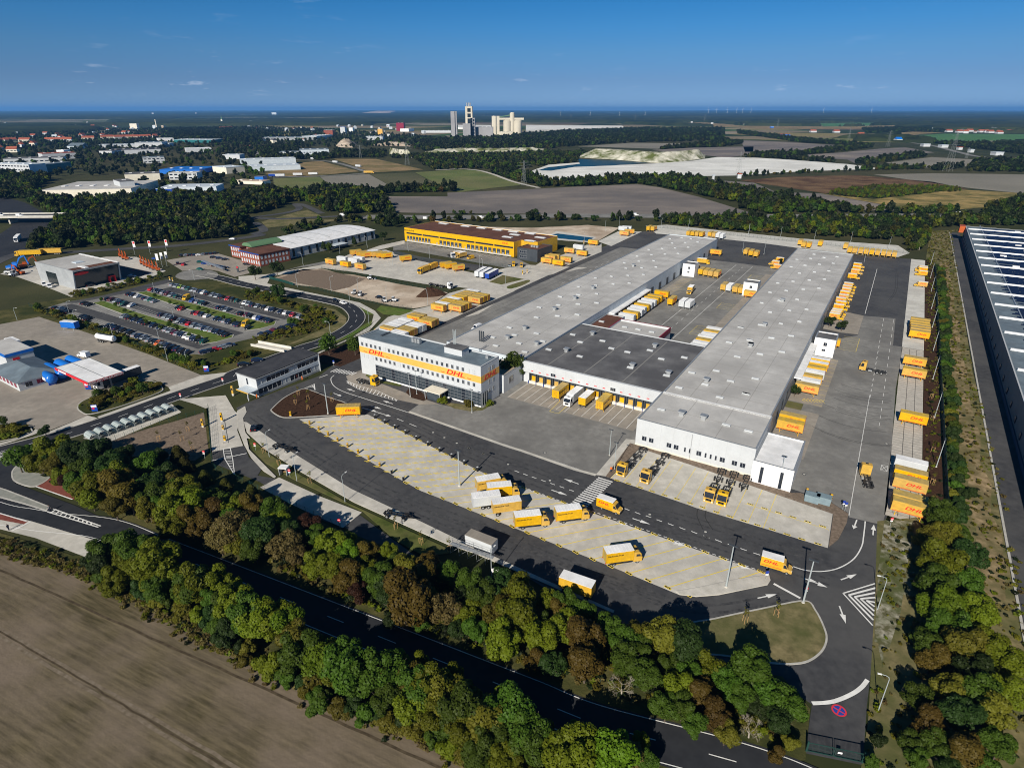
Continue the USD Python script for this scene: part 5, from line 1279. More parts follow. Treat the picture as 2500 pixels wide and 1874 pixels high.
def swap(m,roof,logo='DHL',stripe=True,L=7.45,cat='swap body'):
 def build():
  t=thing('swap_body','',cat)
  body_box(t,m,roof,L)
  W=2.55
  for sx_ in(-1,1):
   for sy in(-1,1):
    x_,y_=sx_*(L/2-1.1),sy*(W/2-.12)
    MB().box(x_-.07,x_+.07,y_-.07,y_+.07,0,1.2).box(x_-.14,x_+.14,y_-.14,y_+.14,0,.05).cyl((x_,y_,.25),(x_-sx_*.9,y_,1.18),.04,n=5).build('leg',M['yellow' if m=='yellow' else 'pole'],t)
  MB().box(-L/2+.2,L/2-.2,-.5,-.35,1.0,1.2).box(-L/2+.2,L/2-.2,.35,.5,1.0,1.2).build('underframe',M['chassis'],t)
  if stripe:
   MB().box(-L/2+.3,L/2-.3,-W/2-.05,-W/2-.026,1.30,1.42).box(-L/2+.3,L/2-.3,W/2+.026,W/2+.05,1.30,1.42).build('stripe',M['red'],t)
  MB().box(-L/2-.04,-L/2-.012,-.02,.02,1.3,3.8).box(-L/2-.045,-L/2-.012,-.55,-.5,1.4,3.7).box(-L/2-.045,-L/2-.012,.5,.55,1.4,3.7).build('door_bars',M['pole' if m!='yellow' else 'red_dark'],t)
  if logo=='DHL':
   for side,y_ in(('x',-W/2-.03),('X',W/2+.03)):
    dhl(t,.78,(.9 if side=='x' else-.9,y_,2.35),side)
  elif logo:
   for side,y_ in(('x',-W/2-.03),('X',W/2+.03)):
    dhl(t,.42,(-1.2,y_,2.9),side,'black',text=logo,lean=0)
  return t
 return Kind(build)
SW_Y=swap('yellow','yellow_roof')
SW_P=swap('yellow','yellow_roof','Deutsche Post',False)
SW_W=swap('white','white_clean',None,False)
SW_B=swap('blue','white_clean',None,False)
SW_X=swap('yellow','white_clean')
SW={'Y':(SW_Y,'yellow'),'P':(SW_P,'black lettered yellow'),'W':(SW_W,'white'),'B':(SW_B,'blue'),'X':(SW_X,'white roofed yellow')}
def row(codes,s0,t0,ds,dt,rot,where,group,jit=.12,what='swap body'):
 """swap bodies side by side; code letters say which, a dot leaves a gap"""
 r=np.random.default_rng(int(abs(s0*7+t0*3))+len(codes))
 n={}
 tot={c:codes.count(c)for c in codes}
 for k,c in enumerate(codes):
  if c=='.':
   continue
  kind,word=SW[c]
  i=n.get(c,0)
  n[c]=i+1
  pos=f'{nth(i)} {word}' if tot[c]>1 else f'only {word}'
  kind(f'{pos} {what} {where}',S(s0+ds*k+r.normal(0,jit),t0+dt*k+r.normal(0,jit)),0,SITE+rot+r.normal(0,.5),group=group)
def cab(t,m,x0,L=2.2,W=2.45,z0=.55,z1=3.4,light='white'):
 """lorry cab with its nose towards +x, rear wall at x0"""
 p=[(x0,z0),(x0+L,z0),(x0+L+.05,z0+.9),(x0+L-.02,z0+1.35),(x0+L-.35,z1-.35),(x0+L-.75,z1),(x0,z1)]
 MB().side(p,-W/2,W/2).build('cab',M[m],t)
 g=[(x0+L+.0,z0+1.32),(x0+L-.30,z1-.42),(x0+L-.27,z1-.42),(x0+L+.04,z0+1.32)]
 MB().side([(x0+L-.03,z0+1.33),(x0+L+.03,z0+1.33),(x0+L-.28,z1-.42),(x0+L-.34,z1-.42)],-W/2+.12,W/2-.12).build('windscreen',M['glass'],t)
 for s in(-1,1):
  a,b=sorted((s*(W/2),s*(W/2+.025)))
  MB().side([(x0+L-1.35,z0+1.35),(x0+L-.30,z0+1.35),(x0+L-.55,z1-.55),(x0+L-1.35,z1-.55)],a,b).build('side_window',M['glass'],t)
  a,b=sorted((s*(W/2+.05),s*(W/2+.25)))
  MB().box(x0+L-.25,x0+L-.15,a,b,z0+1.4,z0+2.1).build('mirror',M['black'],t)
  MB().box(x0+L+.02,x0+L+.08,s*(W/2-.3)-.15,s*(W/2-.3)+.15,z0+.25,z0+.5).build('headlight',M['lamp'],t)
 MB().box(x0+L+.03,x0+L+.07,-.7,.7,z0+.5,z0+1.1).build('grille',M['black'],t)
 MB().box(x0+.7,x0+1.3,-.35,.35,z1,z1+.06).build('roof_hatch',M['black'],t)
def frame_rails(t,x0,x1,z=.95,W=.45,cross=5):
 m=MB()
 for s in(-1,1):
  m.box(x0,x1,s*W-.07,s*W+.07,z-.15,z+.1)
 for k in range(cross):
  a=x0+.15+(x1-x0-.3)*k/(cross-1)
  m.box(a-.09,a+.09,-W+.071,W-.071,z-.14,z+.09)
 for a in(x0+.6,x1-.6):
  m.box(a-.12,a+.12,-1.15,1.15,z+.1,z+.22)
 m.build('chassis_frame',M['chassis'],t)
def mudguards(t,xs,r=.5):
 for a in xs:
  for s in(-1,1):
   MB().box(a-.6,a+.6,s*.98-.2,s*.98+.2,r*2+.02,r*2+.08).build('mudguard',M['chassis'],t)
def b_chassis_truck():
 t=thing('chassis_truck','','truck')
 cab(t,'yellow',2.3,2.2,z1=3.75)
 frame_rails(t,-4.6,2.3)
 for a in(3.4,-1.6,-3.0):
  for s in(-1,1):
   wheel(t,a,s*1.0)
 mudguards(t,(-1.6,-3.0))
 MB().box(.2,1.4,.6,1.15,.5,1.0).build('fuel_tank',M['metal'],t)
 MB().box(.2,1.4,-1.15,-.6,.5,1.0).build('battery_box',M['chassis'],t)
 return t
def b_chassis_trailer():
 t=thing('chassis_trailer','','trailer')
 frame_rails(t,-3.4,3.4)
 for a in(-2.2,2.2):
  for s in(-1,1):
   wheel(t,a,s*1.0)
 mudguards(t,(-2.2,2.2))
 MB().add([(3.4,-.4,.8),(5.4,-.05,.7),(5.4,.05,.7),(3.4,.4,.8),(3.4,-.4,.9),(5.4,-.05,.8),(5.4,.05,.8),(3.4,.4,.9)],[(0,3,2,1),(4,5,6,7),(0,1,5,4),(1,2,6,5),(2,3,7,6),(3,0,4,7)]).build('drawbar',M['chassis'],t)
 return t
def b_box_truck():
 t=thing('box_truck','','truck')
 body_box(t,'yellow','white_clean',6.2,2.5,1.05,3.75,-4.0,ribs=False)
 cab(t,'yellow',2.3,1.9,2.35,.5,3.0)
 frame_rails(t,-3.8,2.3,.8)
 for a in(3.2,-2.2):
  for s in(-1,1):
   wheel(t,a,s*1.0,.48)
 for side,y_ in(('x',-1.26),('X',1.26)):
  dhl(t,.34,(-1.9 if side=='x' else-.4,y_,2.65),side,'black',text='Deutsche Post',lean=0)
 MB().box(-4.06,-4.02,-1.1,1.1,1.1,3.5).build('rear_door',M['yellow_roof'],t)
 MB().box(-4.1,-4.0,-1.15,-.85,.85,1.0).box(-4.1,-4.0,.85,1.15,.85,1.0).build('tail_lights',M['kerb_red'],t)
 MB().box(-3.2,1.9,-1.2,-1.12,.5,.9).box(-3.2,1.9,1.12,1.2,.5,.9).build('side_guards',M['chassis'],t)
 return t
def b_box_trailer(m,roof,n='box_trailer'):
 def f():
  t=thing(n,'','trailer')
  body_box(t,m,roof,7.0,2.5,1.15,3.8,ribs=False)
  frame_rails(t,-3.3,3.3,.9)
  for a in((-2.4,2.4)if m=='yellow' else(-1.0,.4)):
   for s in(-1,1):
    wheel(t,a,s*1.0,.46)
  MB().box(3.3,5.2,-.08,.08,.7,.85).build('drawbar',M['chassis'],t)
  if m=='yellow':
   dhl(t,.34,(-1.4,-1.26,2.75),'x','black',text='Deutsche Post',lean=0)
  return t
 return f
def b_delivery_van():
 t=thing('delivery_van','','van')
 mb=MB().box(-3.2,1.15,-1.05,1.05,.62,3.0)
 mb.build('box_body',M['yellow'],t)
 MB().box(-3.23,1.2,-1.08,1.08,3.0,3.07).build('roof',M['white_clean'],t)
 p=[(1.15,.45),(3.05,.45),(3.12,.95),(2.95,1.2),(2.25,1.42),(1.75,2.35),(1.55,2.55),(1.15,2.6)]
 MB().side(p,-.98,.98).build('cab',M['yellow'],t)
 MB().side([(2.27,1.43),(2.3,1.45),(1.80,2.36),(1.75,2.36)],-.85,.85).build('windscreen',M['glass'],t)
 for s in(-1,1):
  a,b=sorted((s*.98,s*1.0))
  MB().side([(1.3,1.45),(2.15,1.45),(1.72,2.25),(1.3,2.25)],a,b).build('side_window',M['glass'],t)
  MB().box(2.98,3.1,s*.7-.16,s*.7+.16,.95,1.12).build('headlight',M['lamp'],t)
  for a in(2.15,-1.7):
   wheel(t,a,s*.92,.36,.24)
 MB().box(3.08,3.2,-.9,.9,.42,.72).build('bumper',M['chassis'],t)
 for side,y_ in(('x',-1.07),('X',1.07)):
  dhl(t,.62,(-1.2,y_,1.75),side)
 MB().box(-3.0,1.0,-1.075,-1.05,1.0,1.1).box(-3.0,1.0,1.05,1.075,1.0,1.1).build('stripe',M['red'],t)
 return t
def b_semi(cabm,boxm,roofm,n='articulated_lorry',L=13.4):
 def f():
  t=thing(n,'','truck')
  body_box(t,boxm,roofm,L,2.5,1.15,4.0,-L/2-1.2,ribs=False)
  cab(t,cabm,L/2-.9,2.25,z1=3.7)
  frame_rails(t,-L/2-1,L/2-1,.85,cross=7)
  for a in(-L/2+.4,-L/2+1.7,-L/2+3.0,L/2-2.2,L/2+.4):
   for s in(-1,1):
    wheel(t,a,s*1.0)
  return t
 return f
def b_trailer_only(m,roof='white_clean'):
 def f():
  t=thing('semi_trailer','','trailer')
  body_box(t,m,roof,13.4,2.5,1.15,4.0,ribs=False)
  frame_rails(t,-6.5,6.5,.85,cross=7)
  for a in(-5,-3.7,-2.4):
   for s in(-1,1):
    wheel(t,a,s*1.0)
  MB().box(4.2,4.4,-.9,-.75,0,1.0).box(4.2,4.4,.75,.9,0,1.0).build('support_legs',M['chassis'],t)
  return t
 return f
CAR_P=[(-2.15,.30),(2.12,.30),(2.2,.52),(2.12,.78),(1.25,.98),(.55,1.40),(.1,1.48),(-1.25,1.46),(-1.75,1.18),(-2.1,1.02),(-2.2,.62)]
def b_car(m,estate=False):
 def f():
  t=thing('car','','car')
  pr=list(CAR_P)
  if not estate:
   pr[7:10]=[(-1.05,1.42),(-1.55,1.08),(-2.12,.98)]
  mb=MB()
  n=len(pr)
  rows=[]
  for y_,k in((-.88,0),(-.84,1),(.84,1),(.88,0)):
   rows.append([(x_,(y_ if k==0 else y_)*(1-.14*max(0,(z_-.95)/.5)),z_ if k else min(max(z_,.36),z_-.03)if z_>.9 else z_)for x_,z_ in pr])
  v=np.array(sum(rows,[]))
  fc=[(j*n+i,j*n+(i+1)%n,(j+1)*n+(i+1)%n,(j+1)*n+i)for j in range(3)for i in range(n)]
  mb.add(v,fc)
  tri=manifold3d.triangulate([np.asarray(pr,float)])
  mb.f.append(np.array([(a,c,b)for a,b,c in tri]))
  mb.f.append(np.array([(a+3*n,b+3*n,c+3*n)for a,b,c in tri]))
  mb.f=[q[:,::-1]for q in mb.f]
  mb.build('body',M[m],t)
  MB().side([(1.22,1.0),(.56,1.40),(.54,1.43),(1.25,1.02)],-.68,.68).build('windscreen',M['glass'],t)
  xr,zr=pr[7]
  xs,zs=pr[8]
  MB().side([(xr-.04,zr-.02),(xs+.04,zs+.06),(xs,zs+.08),(xr-.06,zr+.02)],-.66,.66).build('rear_window',M['glass'],t)
  for s in(-1,1):
   a,b=sorted((s*.79,s*.872))
   MB().side([(-1.3,1.02),(.95,1.02),(.45,1.36),(-1.0,1.36)],a,b).build('side_window',M['glass'],t)
   for x_ in(1.35,-1.3):
    wheel(t,x_,s*.80,.32,.2)
   MB().box(2.08,2.17,s*.6-.17,s*.6+.17,.62,.76).build('headlight',M['lamp'],t)
   MB().box(-2.2,-2.12,s*.65-.14,s*.65+.14,.72,.92).build('tail_light',M['kerb_red'],t)
  return t
 return f
CARS={k:(Kind(b_car(m,e)),w)for k,m,e,w in(('k','car_black',True,'black'),('K','black',False,'dark'),('n','car_navy',True,'dark blue'),('s','car_silver',True,'silver'),('w','car_white',True,'white'),('r','red_car',True,'red'),('b','car_blue',False,'blue'),('g','car_green',True,'dark green'),('l','car_lime',False,'lime green'),('o','car_orange',False,'orange'),('m','car_maroon',True,'maroon'))}
def b_panel_van(m):
 def f():
  t=thing('panel_van','','van')
  p=[(-2.6,.4),(2.5,.4),(2.6,.85),(2.3,1.1),(1.5,1.35),(.95,2.2),(.6,2.4),(-2.6,2.4)]
  MB().side(p,-.95,.95).build('body',M[m],t)
  MB().side([(1.52,1.36),(1.55,1.38),(1.0,2.2),(.95,2.2)],-.82,.82).build('windscreen',M['glass'],t)
  for s in(-1,1):
   a,b=sorted((s*.95,s*.97))
   MB().side([(.4,1.4),(1.4,1.4),(.95,2.1),(.4,2.1)],a,b).build('side_window',M['glass'],t)
   for x_ in(1.6,-1.6):
    wheel(t,x_,s*.85,.35,.22)
   MB().box(2.45,2.56,s*.65-.15,s*.65+.15,.88,1.05).build('headlight',M['lamp'],t)
  return t
 return f
V_TRUCK,V_TRAIL,V_BOX,V_VAN=Kind(b_chassis_truck),Kind(b_chassis_trailer),Kind(b_box_truck),Kind(b_delivery_van)
V_WTRAIL,V_YTRAIL=Kind(b_box_trailer('white','white_clean')),Kind(b_box_trailer('yellow','white_clean'))
PV_Y,PV_W=Kind(b_panel_van('yellow')),Kind(b_panel_van('car_white'))
def put(kind,label,rear,front,group=None,frac=.5):
 """between a rear and a front ground point of the picture"""
 a,b=P(*rear)[:2],P(*front)[:2]
 d=b-a
 return kind(label,a+d*frac,0,math.degrees(math.atan2(d[1],d[0])),group=group)
GR='swap bodies along the right fence'
wh='along the right fence'
row('YYWYY.'[:0],0,0,0,0,0,'','')
SW_Y('nearest yellow swap body on legs along the right fence, half under the tree',S(69.0,2.4),0,SITE,group=GR)
SW_Y('second nearest yellow swap body on legs along the right fence',S(68.9,5.6),0,SITE,group=GR)
SW_Y('third yellow swap body from the near end of the right fence',S(68.9,14.3),0,SITE,group=GR)
SW_Y('fourth yellow swap body from the near end of the right fence',S(68.8,19.0),0,SITE,group=GR)
SW_W('only white swap body in the trailer bays along the right fence',S(68.8,25.0),0,SITE,group=GR)
SW_Y('yellow swap body standing alone in the empty slab paved bays on the right',S(69.0,57.8),0,SITE,group=GR)
SW_Y('nearer of two spaced yellow swap bodies below the bright concrete strip',S(68.6,99.5),0,SITE,group=GR)
SW_Y('farther of two spaced yellow swap bodies below the bright concrete strip',S(68.6,112.9),0,SITE,group=GR)
row('YYYYYY',69.9,149.8,0,3.9,0,'from the near end on the bright concrete strip',GR)
GD='swap bodies docked on the outer side of the right hall'
row('YY',37.2,32.2,0,4.6,180,'from the near end, docked just above the white annex',GD)
row('YWYWYXX',37.4,64.4,0,4.7,180,'from the near end, docked below the right white tower',GD)
SW_Y('yellow swap body half hidden behind the right white tower',S(38.5,119.5),0,SITE+180,group=GD)
GB='swap bodies along the back edge of the yard'
SW_Y('leftmost swap body of the long ten body row along the back edge',S(23.9,340),0,SITE+90,group=GB)
row('YYYYYYYYY',27.6,327.5,3.35,0,90,'from the left in the long row along the back edge',GB)
row('.YY',-5.5,331,3.4,0,90,'from the left of the trio behind the right hall',GB)
SW_Y('left swap body of the trio behind the right hall, set farther back',S(-5.6,338),0,SITE+90,group=GB)
SW_Y('lone swap body between the trio and the long row at the back edge',S(7.4,341),0,SITE+90,group=GB)
row('YYYY',-85.2,331,3.3,0,90,'from the left of the four behind the left hall',GB)
row('YYWW',-70,336,3.4,-1.5,90,'from the left of the mixed row behind the left hall',GB)
row('YY',-119.2,335,3.6,0,90,'from the left of the pair at the far left back corner',GB)
row('YYY',-31.5,284,3.7,-2,90,'from the left on the kerbed island between the halls',GB)
GI='swap bodies in the court between the halls'
row('PYYY',-41.6,213,3.2,-.6,90,'from the left, beside the left white tower',GI)
row('YWYY',-21.2,185,3.2,-.5,90,'from the left, beside the white tower in the court',GI)
SW_Y('yellow swap body standing alone in the middle of the court',S(-36.7,143.5),0,SITE+90,group=GI)
row('WW',-30.6,142.5,3.2,0,90,'of the pair standing in the middle of the court',GI)
row('WYWWYWWYY',-45.4,105.5,0,4.7,0,'from the near end, under the long white canopy',GI)
SW_Y('yellow swap body at the far end beyond the long white canopy',S(-45,152),0,SITE,group=GI)
SW_Y('yellow swap body near the far docks of the left hall',S(-48.5,270.5),0,SITE,group=GI)
SW_Y('yellow swap body tucked behind the white tower of the left hall',S(-46,216),0,SITE+90,group=GI)
SW_Y('yellow swap body at the white tower, against the inner wall of the right hall',S(-5.2,176.5),0,SITE,group=GI)
row('YWWYWWYW',-5.4,78.5,0,4.1,0,'from the near end, on the inner wall of the right hall',GI)
GF='bodies and trucks at the front docks'
SW_P('yellow swap body docked left of the white lorry',S(-33.9,17.3),0,SITE+90,group=GF)
SW_P('yellow swap body docked rightmost, near the middle of the dock row',S(-17.8,17.4),0,SITE+90,group=GF)
YB=Kind(b_box_trailer('yellow','white_clean'))
V_YTRAIL('white roofed yellow trailer docked between white lorry and yellow swap body',S(-24.0,17.0),0,SITE-90,group=GF)
def b_white_rigid():
 t=thing('rigid_lorry','','truck')
 body_box(t,'white','white_clean',7.6,2.5,1.05,3.9,-4.8,ribs=False)
 cab(t,'car_white',2.9,2.2,z1=3.5)
 frame_rails(t,-4.6,2.9,.85)
 for a in(4.0,-2.0,-3.3):
  for s in(-1,1):
   wheel(t,a,s*1.0)
 return t
V_WHITE=Kind(b_white_rigid)
V_WHITE('white box lorry backed up to the front docks',S(-28.4,16.3),0,SITE-90)
GL_='swap bodies in the storage yard left of the halls'
row('WYYWW.YY',-118.7,31.5,-.05,3.05,180,'from the near end, front row behind the office',GL_)
row('YWWWW.YY',-127.0,33.0,-.1,3.1,180,'from the near end, rear row behind the office',GL_)
row('YYY',-121.5,75.3,0,3.1,180,'from the near end, right row of middle block',GL_)
row('YWYYW',-129.3,71.5,0,3.2,180,'from the near end, left row of middle block',GL_)
row('YYY',-121.5,91.5,0,3.2,180,'from the near end, right row of far block',GL_)
row('YYYYW',-129.3,88.2,0,3.2,180,'from the near end, left row of far block',GL_)
def yput(kind,label,fr,x_,y_,rot,group=GL_):
 return kind(label,P(fr,x_,y_)[:2],0,rot,group=group)
fr_=yrot
G3='swap bodies on the far concrete of the storage yard'
for i,(x_,y_,c)in enumerate(((720,405,'Y'),(845,425,'Y'),(970,445,'Y'))):
 yput(SW[c][0],f'{nth(i)} yellow swap body from the left in the line by the fence','F',x_,y_,yrot,G3)
for i,(x_,y_)in enumerate(((820,385),(915,400),(960,385))):
 yput(SW_W,f'{nth(i)} white swap body from the left behind the end to end line','F',x_,y_,yrot+6,G3)
for i,(x_,y_)in enumerate(((930,325),(985,335),(1015,345),(1110,340),(1150,345),(1190,350))):
 yput(SW_Y,f'{nth(i)} yellow swap body from the left in the rearmost group of the storage yard','F',x_,y_,yrot+62,G3)
yput(SW_W,'white swap body in the middle of the rearmost group of the storage yard','F',1070,330,yrot+62,G3)
yput(SW_Y,'yellow swap body standing alone right of the rearmost group','F',1350,375,yrot+62,G3)
for i,(x_,y_)in enumerate(((1690,430),(1730,440),(1795,455))):
 yput(SW_Y,f'{nth(i)} yellow swap body from the left of the trio before the asphalt road','F',x_,y_,yrot+62,G3)
G4='swap bodies beside the dark office box'
for i,(x_,y_,c)in enumerate(((1660,550,'Y'),(1785,575,'Y'),(1700,520,'Y'),(1740,508,'Y'),(1870,540,'Y'),(1905,440,'Y'),(2040,468,'Y'),(2160,350,'Y'))):
 yput(SW_Y,('front left yellow swap body of the group beside the dark office box','front right yellow swap body of the group beside the dark office box','second row left yellow swap body beside the dark office box','third row left yellow swap body beside the dark office box','second row right yellow swap body beside the dark office box','left yellow swap body on the concrete behind that group','right yellow swap body on the concrete behind that group','lone yellow swap body at the settling basin')[i],'Y',x_,y_,SITE+2,G4)
yput(SW_W,'white swap body behind the pair on the concrete by the basin','Y',2000,405,SITE,G4)
for i,(x_,y_,c)in enumerate(((1120,1300,'Y'),(1160,1285,'Y'),(1110,1262,'W'),(1140,1258,'W'))):
 SW[c][0](('yellow container in the jumble at the back corner of the left lane','second yellow container in the jumble at the back corner','white container in the jumble at the back corner','second white container in the jumble at the back corner')[i],P('C',x_,y_)[:2],0,SITE+(2,30,-4,8)[i],group='containers at the back corner')
SW_Y('yellow swap body with red lettering standing alone before the planted island',P('J',875,400)[:2],0,math.degrees(math.atan2(*(P('J',975,396)-P('J',777,402))[1::-1])),group=GF)
SW_B('blue container with white roof at the upper edge of the filling station',P('E',602,775)[:2],0,SITE+20)
t=thing('steel_rack','tall yellow steel rack behind the left end of the office block','rack',S(-129.5,27.5),0,SITE)
for k in range(4):
 MB().box(2.6*k-.08,2.6*k+.08,-.08,.08,0,4.2).build('post',M['yellow'],t)
for zz in(1.2,2.6,4.0):
 MB().box(.081,7.72,-.06,.06,zz,zz+.15).build('rail',M['yellow'],t)
box_part(t,'back_panel',M['yellow_roof'],.1,7.7,.1,.14,.3,3.9)
GT='yellow tractors parked nose out before the hall'
for i,(rear,front)in enumerate(((('K',1640,330),('K',1425,575)),(('K',1820,390),('K',1625,635)))):
 a,b=P(*rear)[:2],P(*front)[:2]
 d=(b-a)/np.linalg.norm(b-a)
 r_=math.degrees(math.atan2(d[1],d[0]))
 V_TRUCK(('leftmost yellow tractor parked before the white facade','second yellow tractor from the left before the white facade')[i],b-d*4.7,0,r_,group=GT)
 V_TRAIL(('black chassis trailer behind the leftmost yellow tractor','black chassis trailer behind the second yellow tractor')[i],b-d*14.3,0,r_,group='black chassis trailers before the hall')
for i,(rear,front)in enumerate(((('L',160,590),('L',75,778)),(('L',245,605),('L',160,800)))):
 a,b=P(*rear)[:2],P(*front)[:2]
 d=(b-a)/np.linalg.norm(b-a)
 r_=math.degrees(math.atan2(d[1],d[0]))
 V_TRUCK(('third yellow tractor from the left, one of the close pair','rightmost yellow tractor, one of the close pair')[i],b-d*4.7,0,r_,group=GT)
 V_TRAIL(('black chassis trailer behind the third yellow tractor','black chassis trailer behind the rightmost yellow tractor')[i],b-d*14.2,0,r_,group='black chassis trailers before the hall')
V_TRAIL('black chassis trailer standing without tractor right of the close pair',P('L',330,640)[:2],0,SITE-90,group='black chassis trailers before the hall')
put(V_TRUCK,'yellow chassis truck turning in the right yard near the facade corner',('L',1165,690),('L',1125,560))
put(V_TRUCK,'yellow chassis truck driving across the right yard',('H',1140,1215),('H',945,1175))
put(V_TRUCK,'yellow chassis truck parked before the office block',('J',945,110),('J',1110,145))
GX='yellow box trucks on the concrete truck parking'
put(V_BOX,'yellow box truck farthest back in the left cluster of the truck parking',('K',210,690),('K',475,640),GX)
put(V_BOX,'yellow box truck second from the back in the left cluster',('K',300,740),('K',580,715),GX)
put(V_WTRAIL,'white two axle trailer in the left cluster of the truck parking',('K',185,830),('K',415,800))
put(V_YTRAIL,'yellow trailer with white roof beside the white trailer',('K',365,880),('K',575,850),None,.5)
put(V_BOX,'yellow box truck with dark cab gap in the middle of the truck parking',('K',525,992),('K',830,960),GX)
put(V_BOX,'yellow box truck with a red and a black patch on its white roof',('K',865,945),('K',1165,905),GX)
put(V_BOX,'yellow box truck standing alone on the right of the truck parking',('K',1275,1300),('K',1605,1255),GX)
GV='yellow parcel vans'
put(V_VAN,'yellow parcel van driving past the zebra crossing',('K',1225,800),('K',1460,885),GV)
put(V_VAN,'yellow parcel van approaching the stop line on the right',('L',435,1180),('L',640,1240),GV)
r_=np.random.default_rng(11)
for i,t_ in enumerate((281.5,272.0,262.5,249.5,226,219.5,213.0,206.0,198.5,191.5,184.5,177.8,168.5,164.8,161.0)):
 V_VAN(f'{nth(i)} yellow parcel van from the far end of the row at the right hall',S(36.9+r_.normal(0,.25),t_),0,SITE,group='parcel vans backed up to the right hall')
for i,t_ in enumerate((294.5,290.0,279.3,250.0)):
 V_VAN(('rearmost parcel van on the bright concrete strip','second parcel van on the bright concrete strip','third parcel van on the bright concrete strip','parcel van standing alone on the bright concrete strip')[i],S(69.8,t_),0,SITE+180,group='parcel vans on the bright concrete strip')
for i,(x_,y_)in enumerate(((300,400),(285,372),(320,345))):
 V_VAN(('front parcel van at the inner corner of the right hall','second parcel van at the inner corner of the right hall','rear parcel van at the inner corner of the right hall')[i],P('H',x_-5,y_)[:2],0,SITE+180,group='parcel vans at the inner corner')
put(V_BOX,'yellow box truck at the far docks of the left hall',('G',1730,390),('G',1835,400))
put(V_BOX,'yellow box truck driving in the court',('G',1700,610),('G',1650,670))
put(PV_W,'white van on the left lane behind the office block',('X',1730,890),('X',1630,930))
def b_roadtrain():
 t=thing('road_train','','truck')
 body_box(t,'yellow','yellow',7.45,2.5,1.15,4.0,.2)
 body_box(t,'yellow','yellow',7.45,2.5,1.15,4.0,-8.6,name='trailer_body')
 cab(t,'yellow',7.8,2.2,z1=3.8)
 frame_rails(t,-8.4,7.8,.85,cross=9)
 for a in(8.9,2.2,1.0,-3,-6.6):
  for s in(-1,1):
   wheel(t,a,s*1.0)
 return t
V_RT=Kind(b_roadtrain)
put(V_RT,'yellow road train with two bodies in the middle of the storage yard',('F',1610,430),('F',1475,480))
ST_W,ST_B=Kind(b_trailer_only('white')),Kind(b_trailer_only('blue_deep'))
put(ST_W,'leftmost white semi trailer beside the blue one',('Y',1010,640),('Y',885,712))
put(ST_W,'white semi trailer next to the blue one',('Y',1065,650),('Y',940,720))
put(ST_B,'dark blue semi trailer at the grass patch',('Y',1125,665),('Y',1005,730))
V_WT=Kind(lambda:(lambda t:(cab(t,'car_white',2.3,2.2,z1=3.7),frame_rails(t,-4.6,2.3),[wheel(t,a,s*1.0)for a in(3.4,-1.6,-3.0)for s in(-1,1)],mudguards(t,(-1.6,-3.0)),t)[-1])(thing('white_tractor','','truck')))
put(V_WT,'white tractor with bare black chassis in the storage yard',('F',1620,585),('F',1750,610))
V_TRAIL('black chassis trailer coupled behind the white tractor',P('F',1585,578)[:2],0,math.degrees(math.atan2(*(P('F',1750,610)-P('F',1620,585))[1::-1])),group='black chassis trailers before the hall')
put(V_TRAIL,'black chassis trailer on the lower footpath near the left bend',('J',250,665),('J',380,700))
put(V_TRAIL,'black chassis trailer parked by the kerb above the tree belt',('J',1185,1235),('J',1370,1270))
put(Kind(b_box_trailer('yellow','white_clean','covered_trailer')),'yellow trailer with pale roof half under the trees',('K',1190,1590),('K',940,1500))
put(Kind(b_box_trailer('white','paving_tan' if 'paving_tan' in M else 'white','covered_trailer')),'white and blue trailer with tan roof beside the scaffold',('K',150,1140),('K',375,1230))
GC='cars in the staff car park'
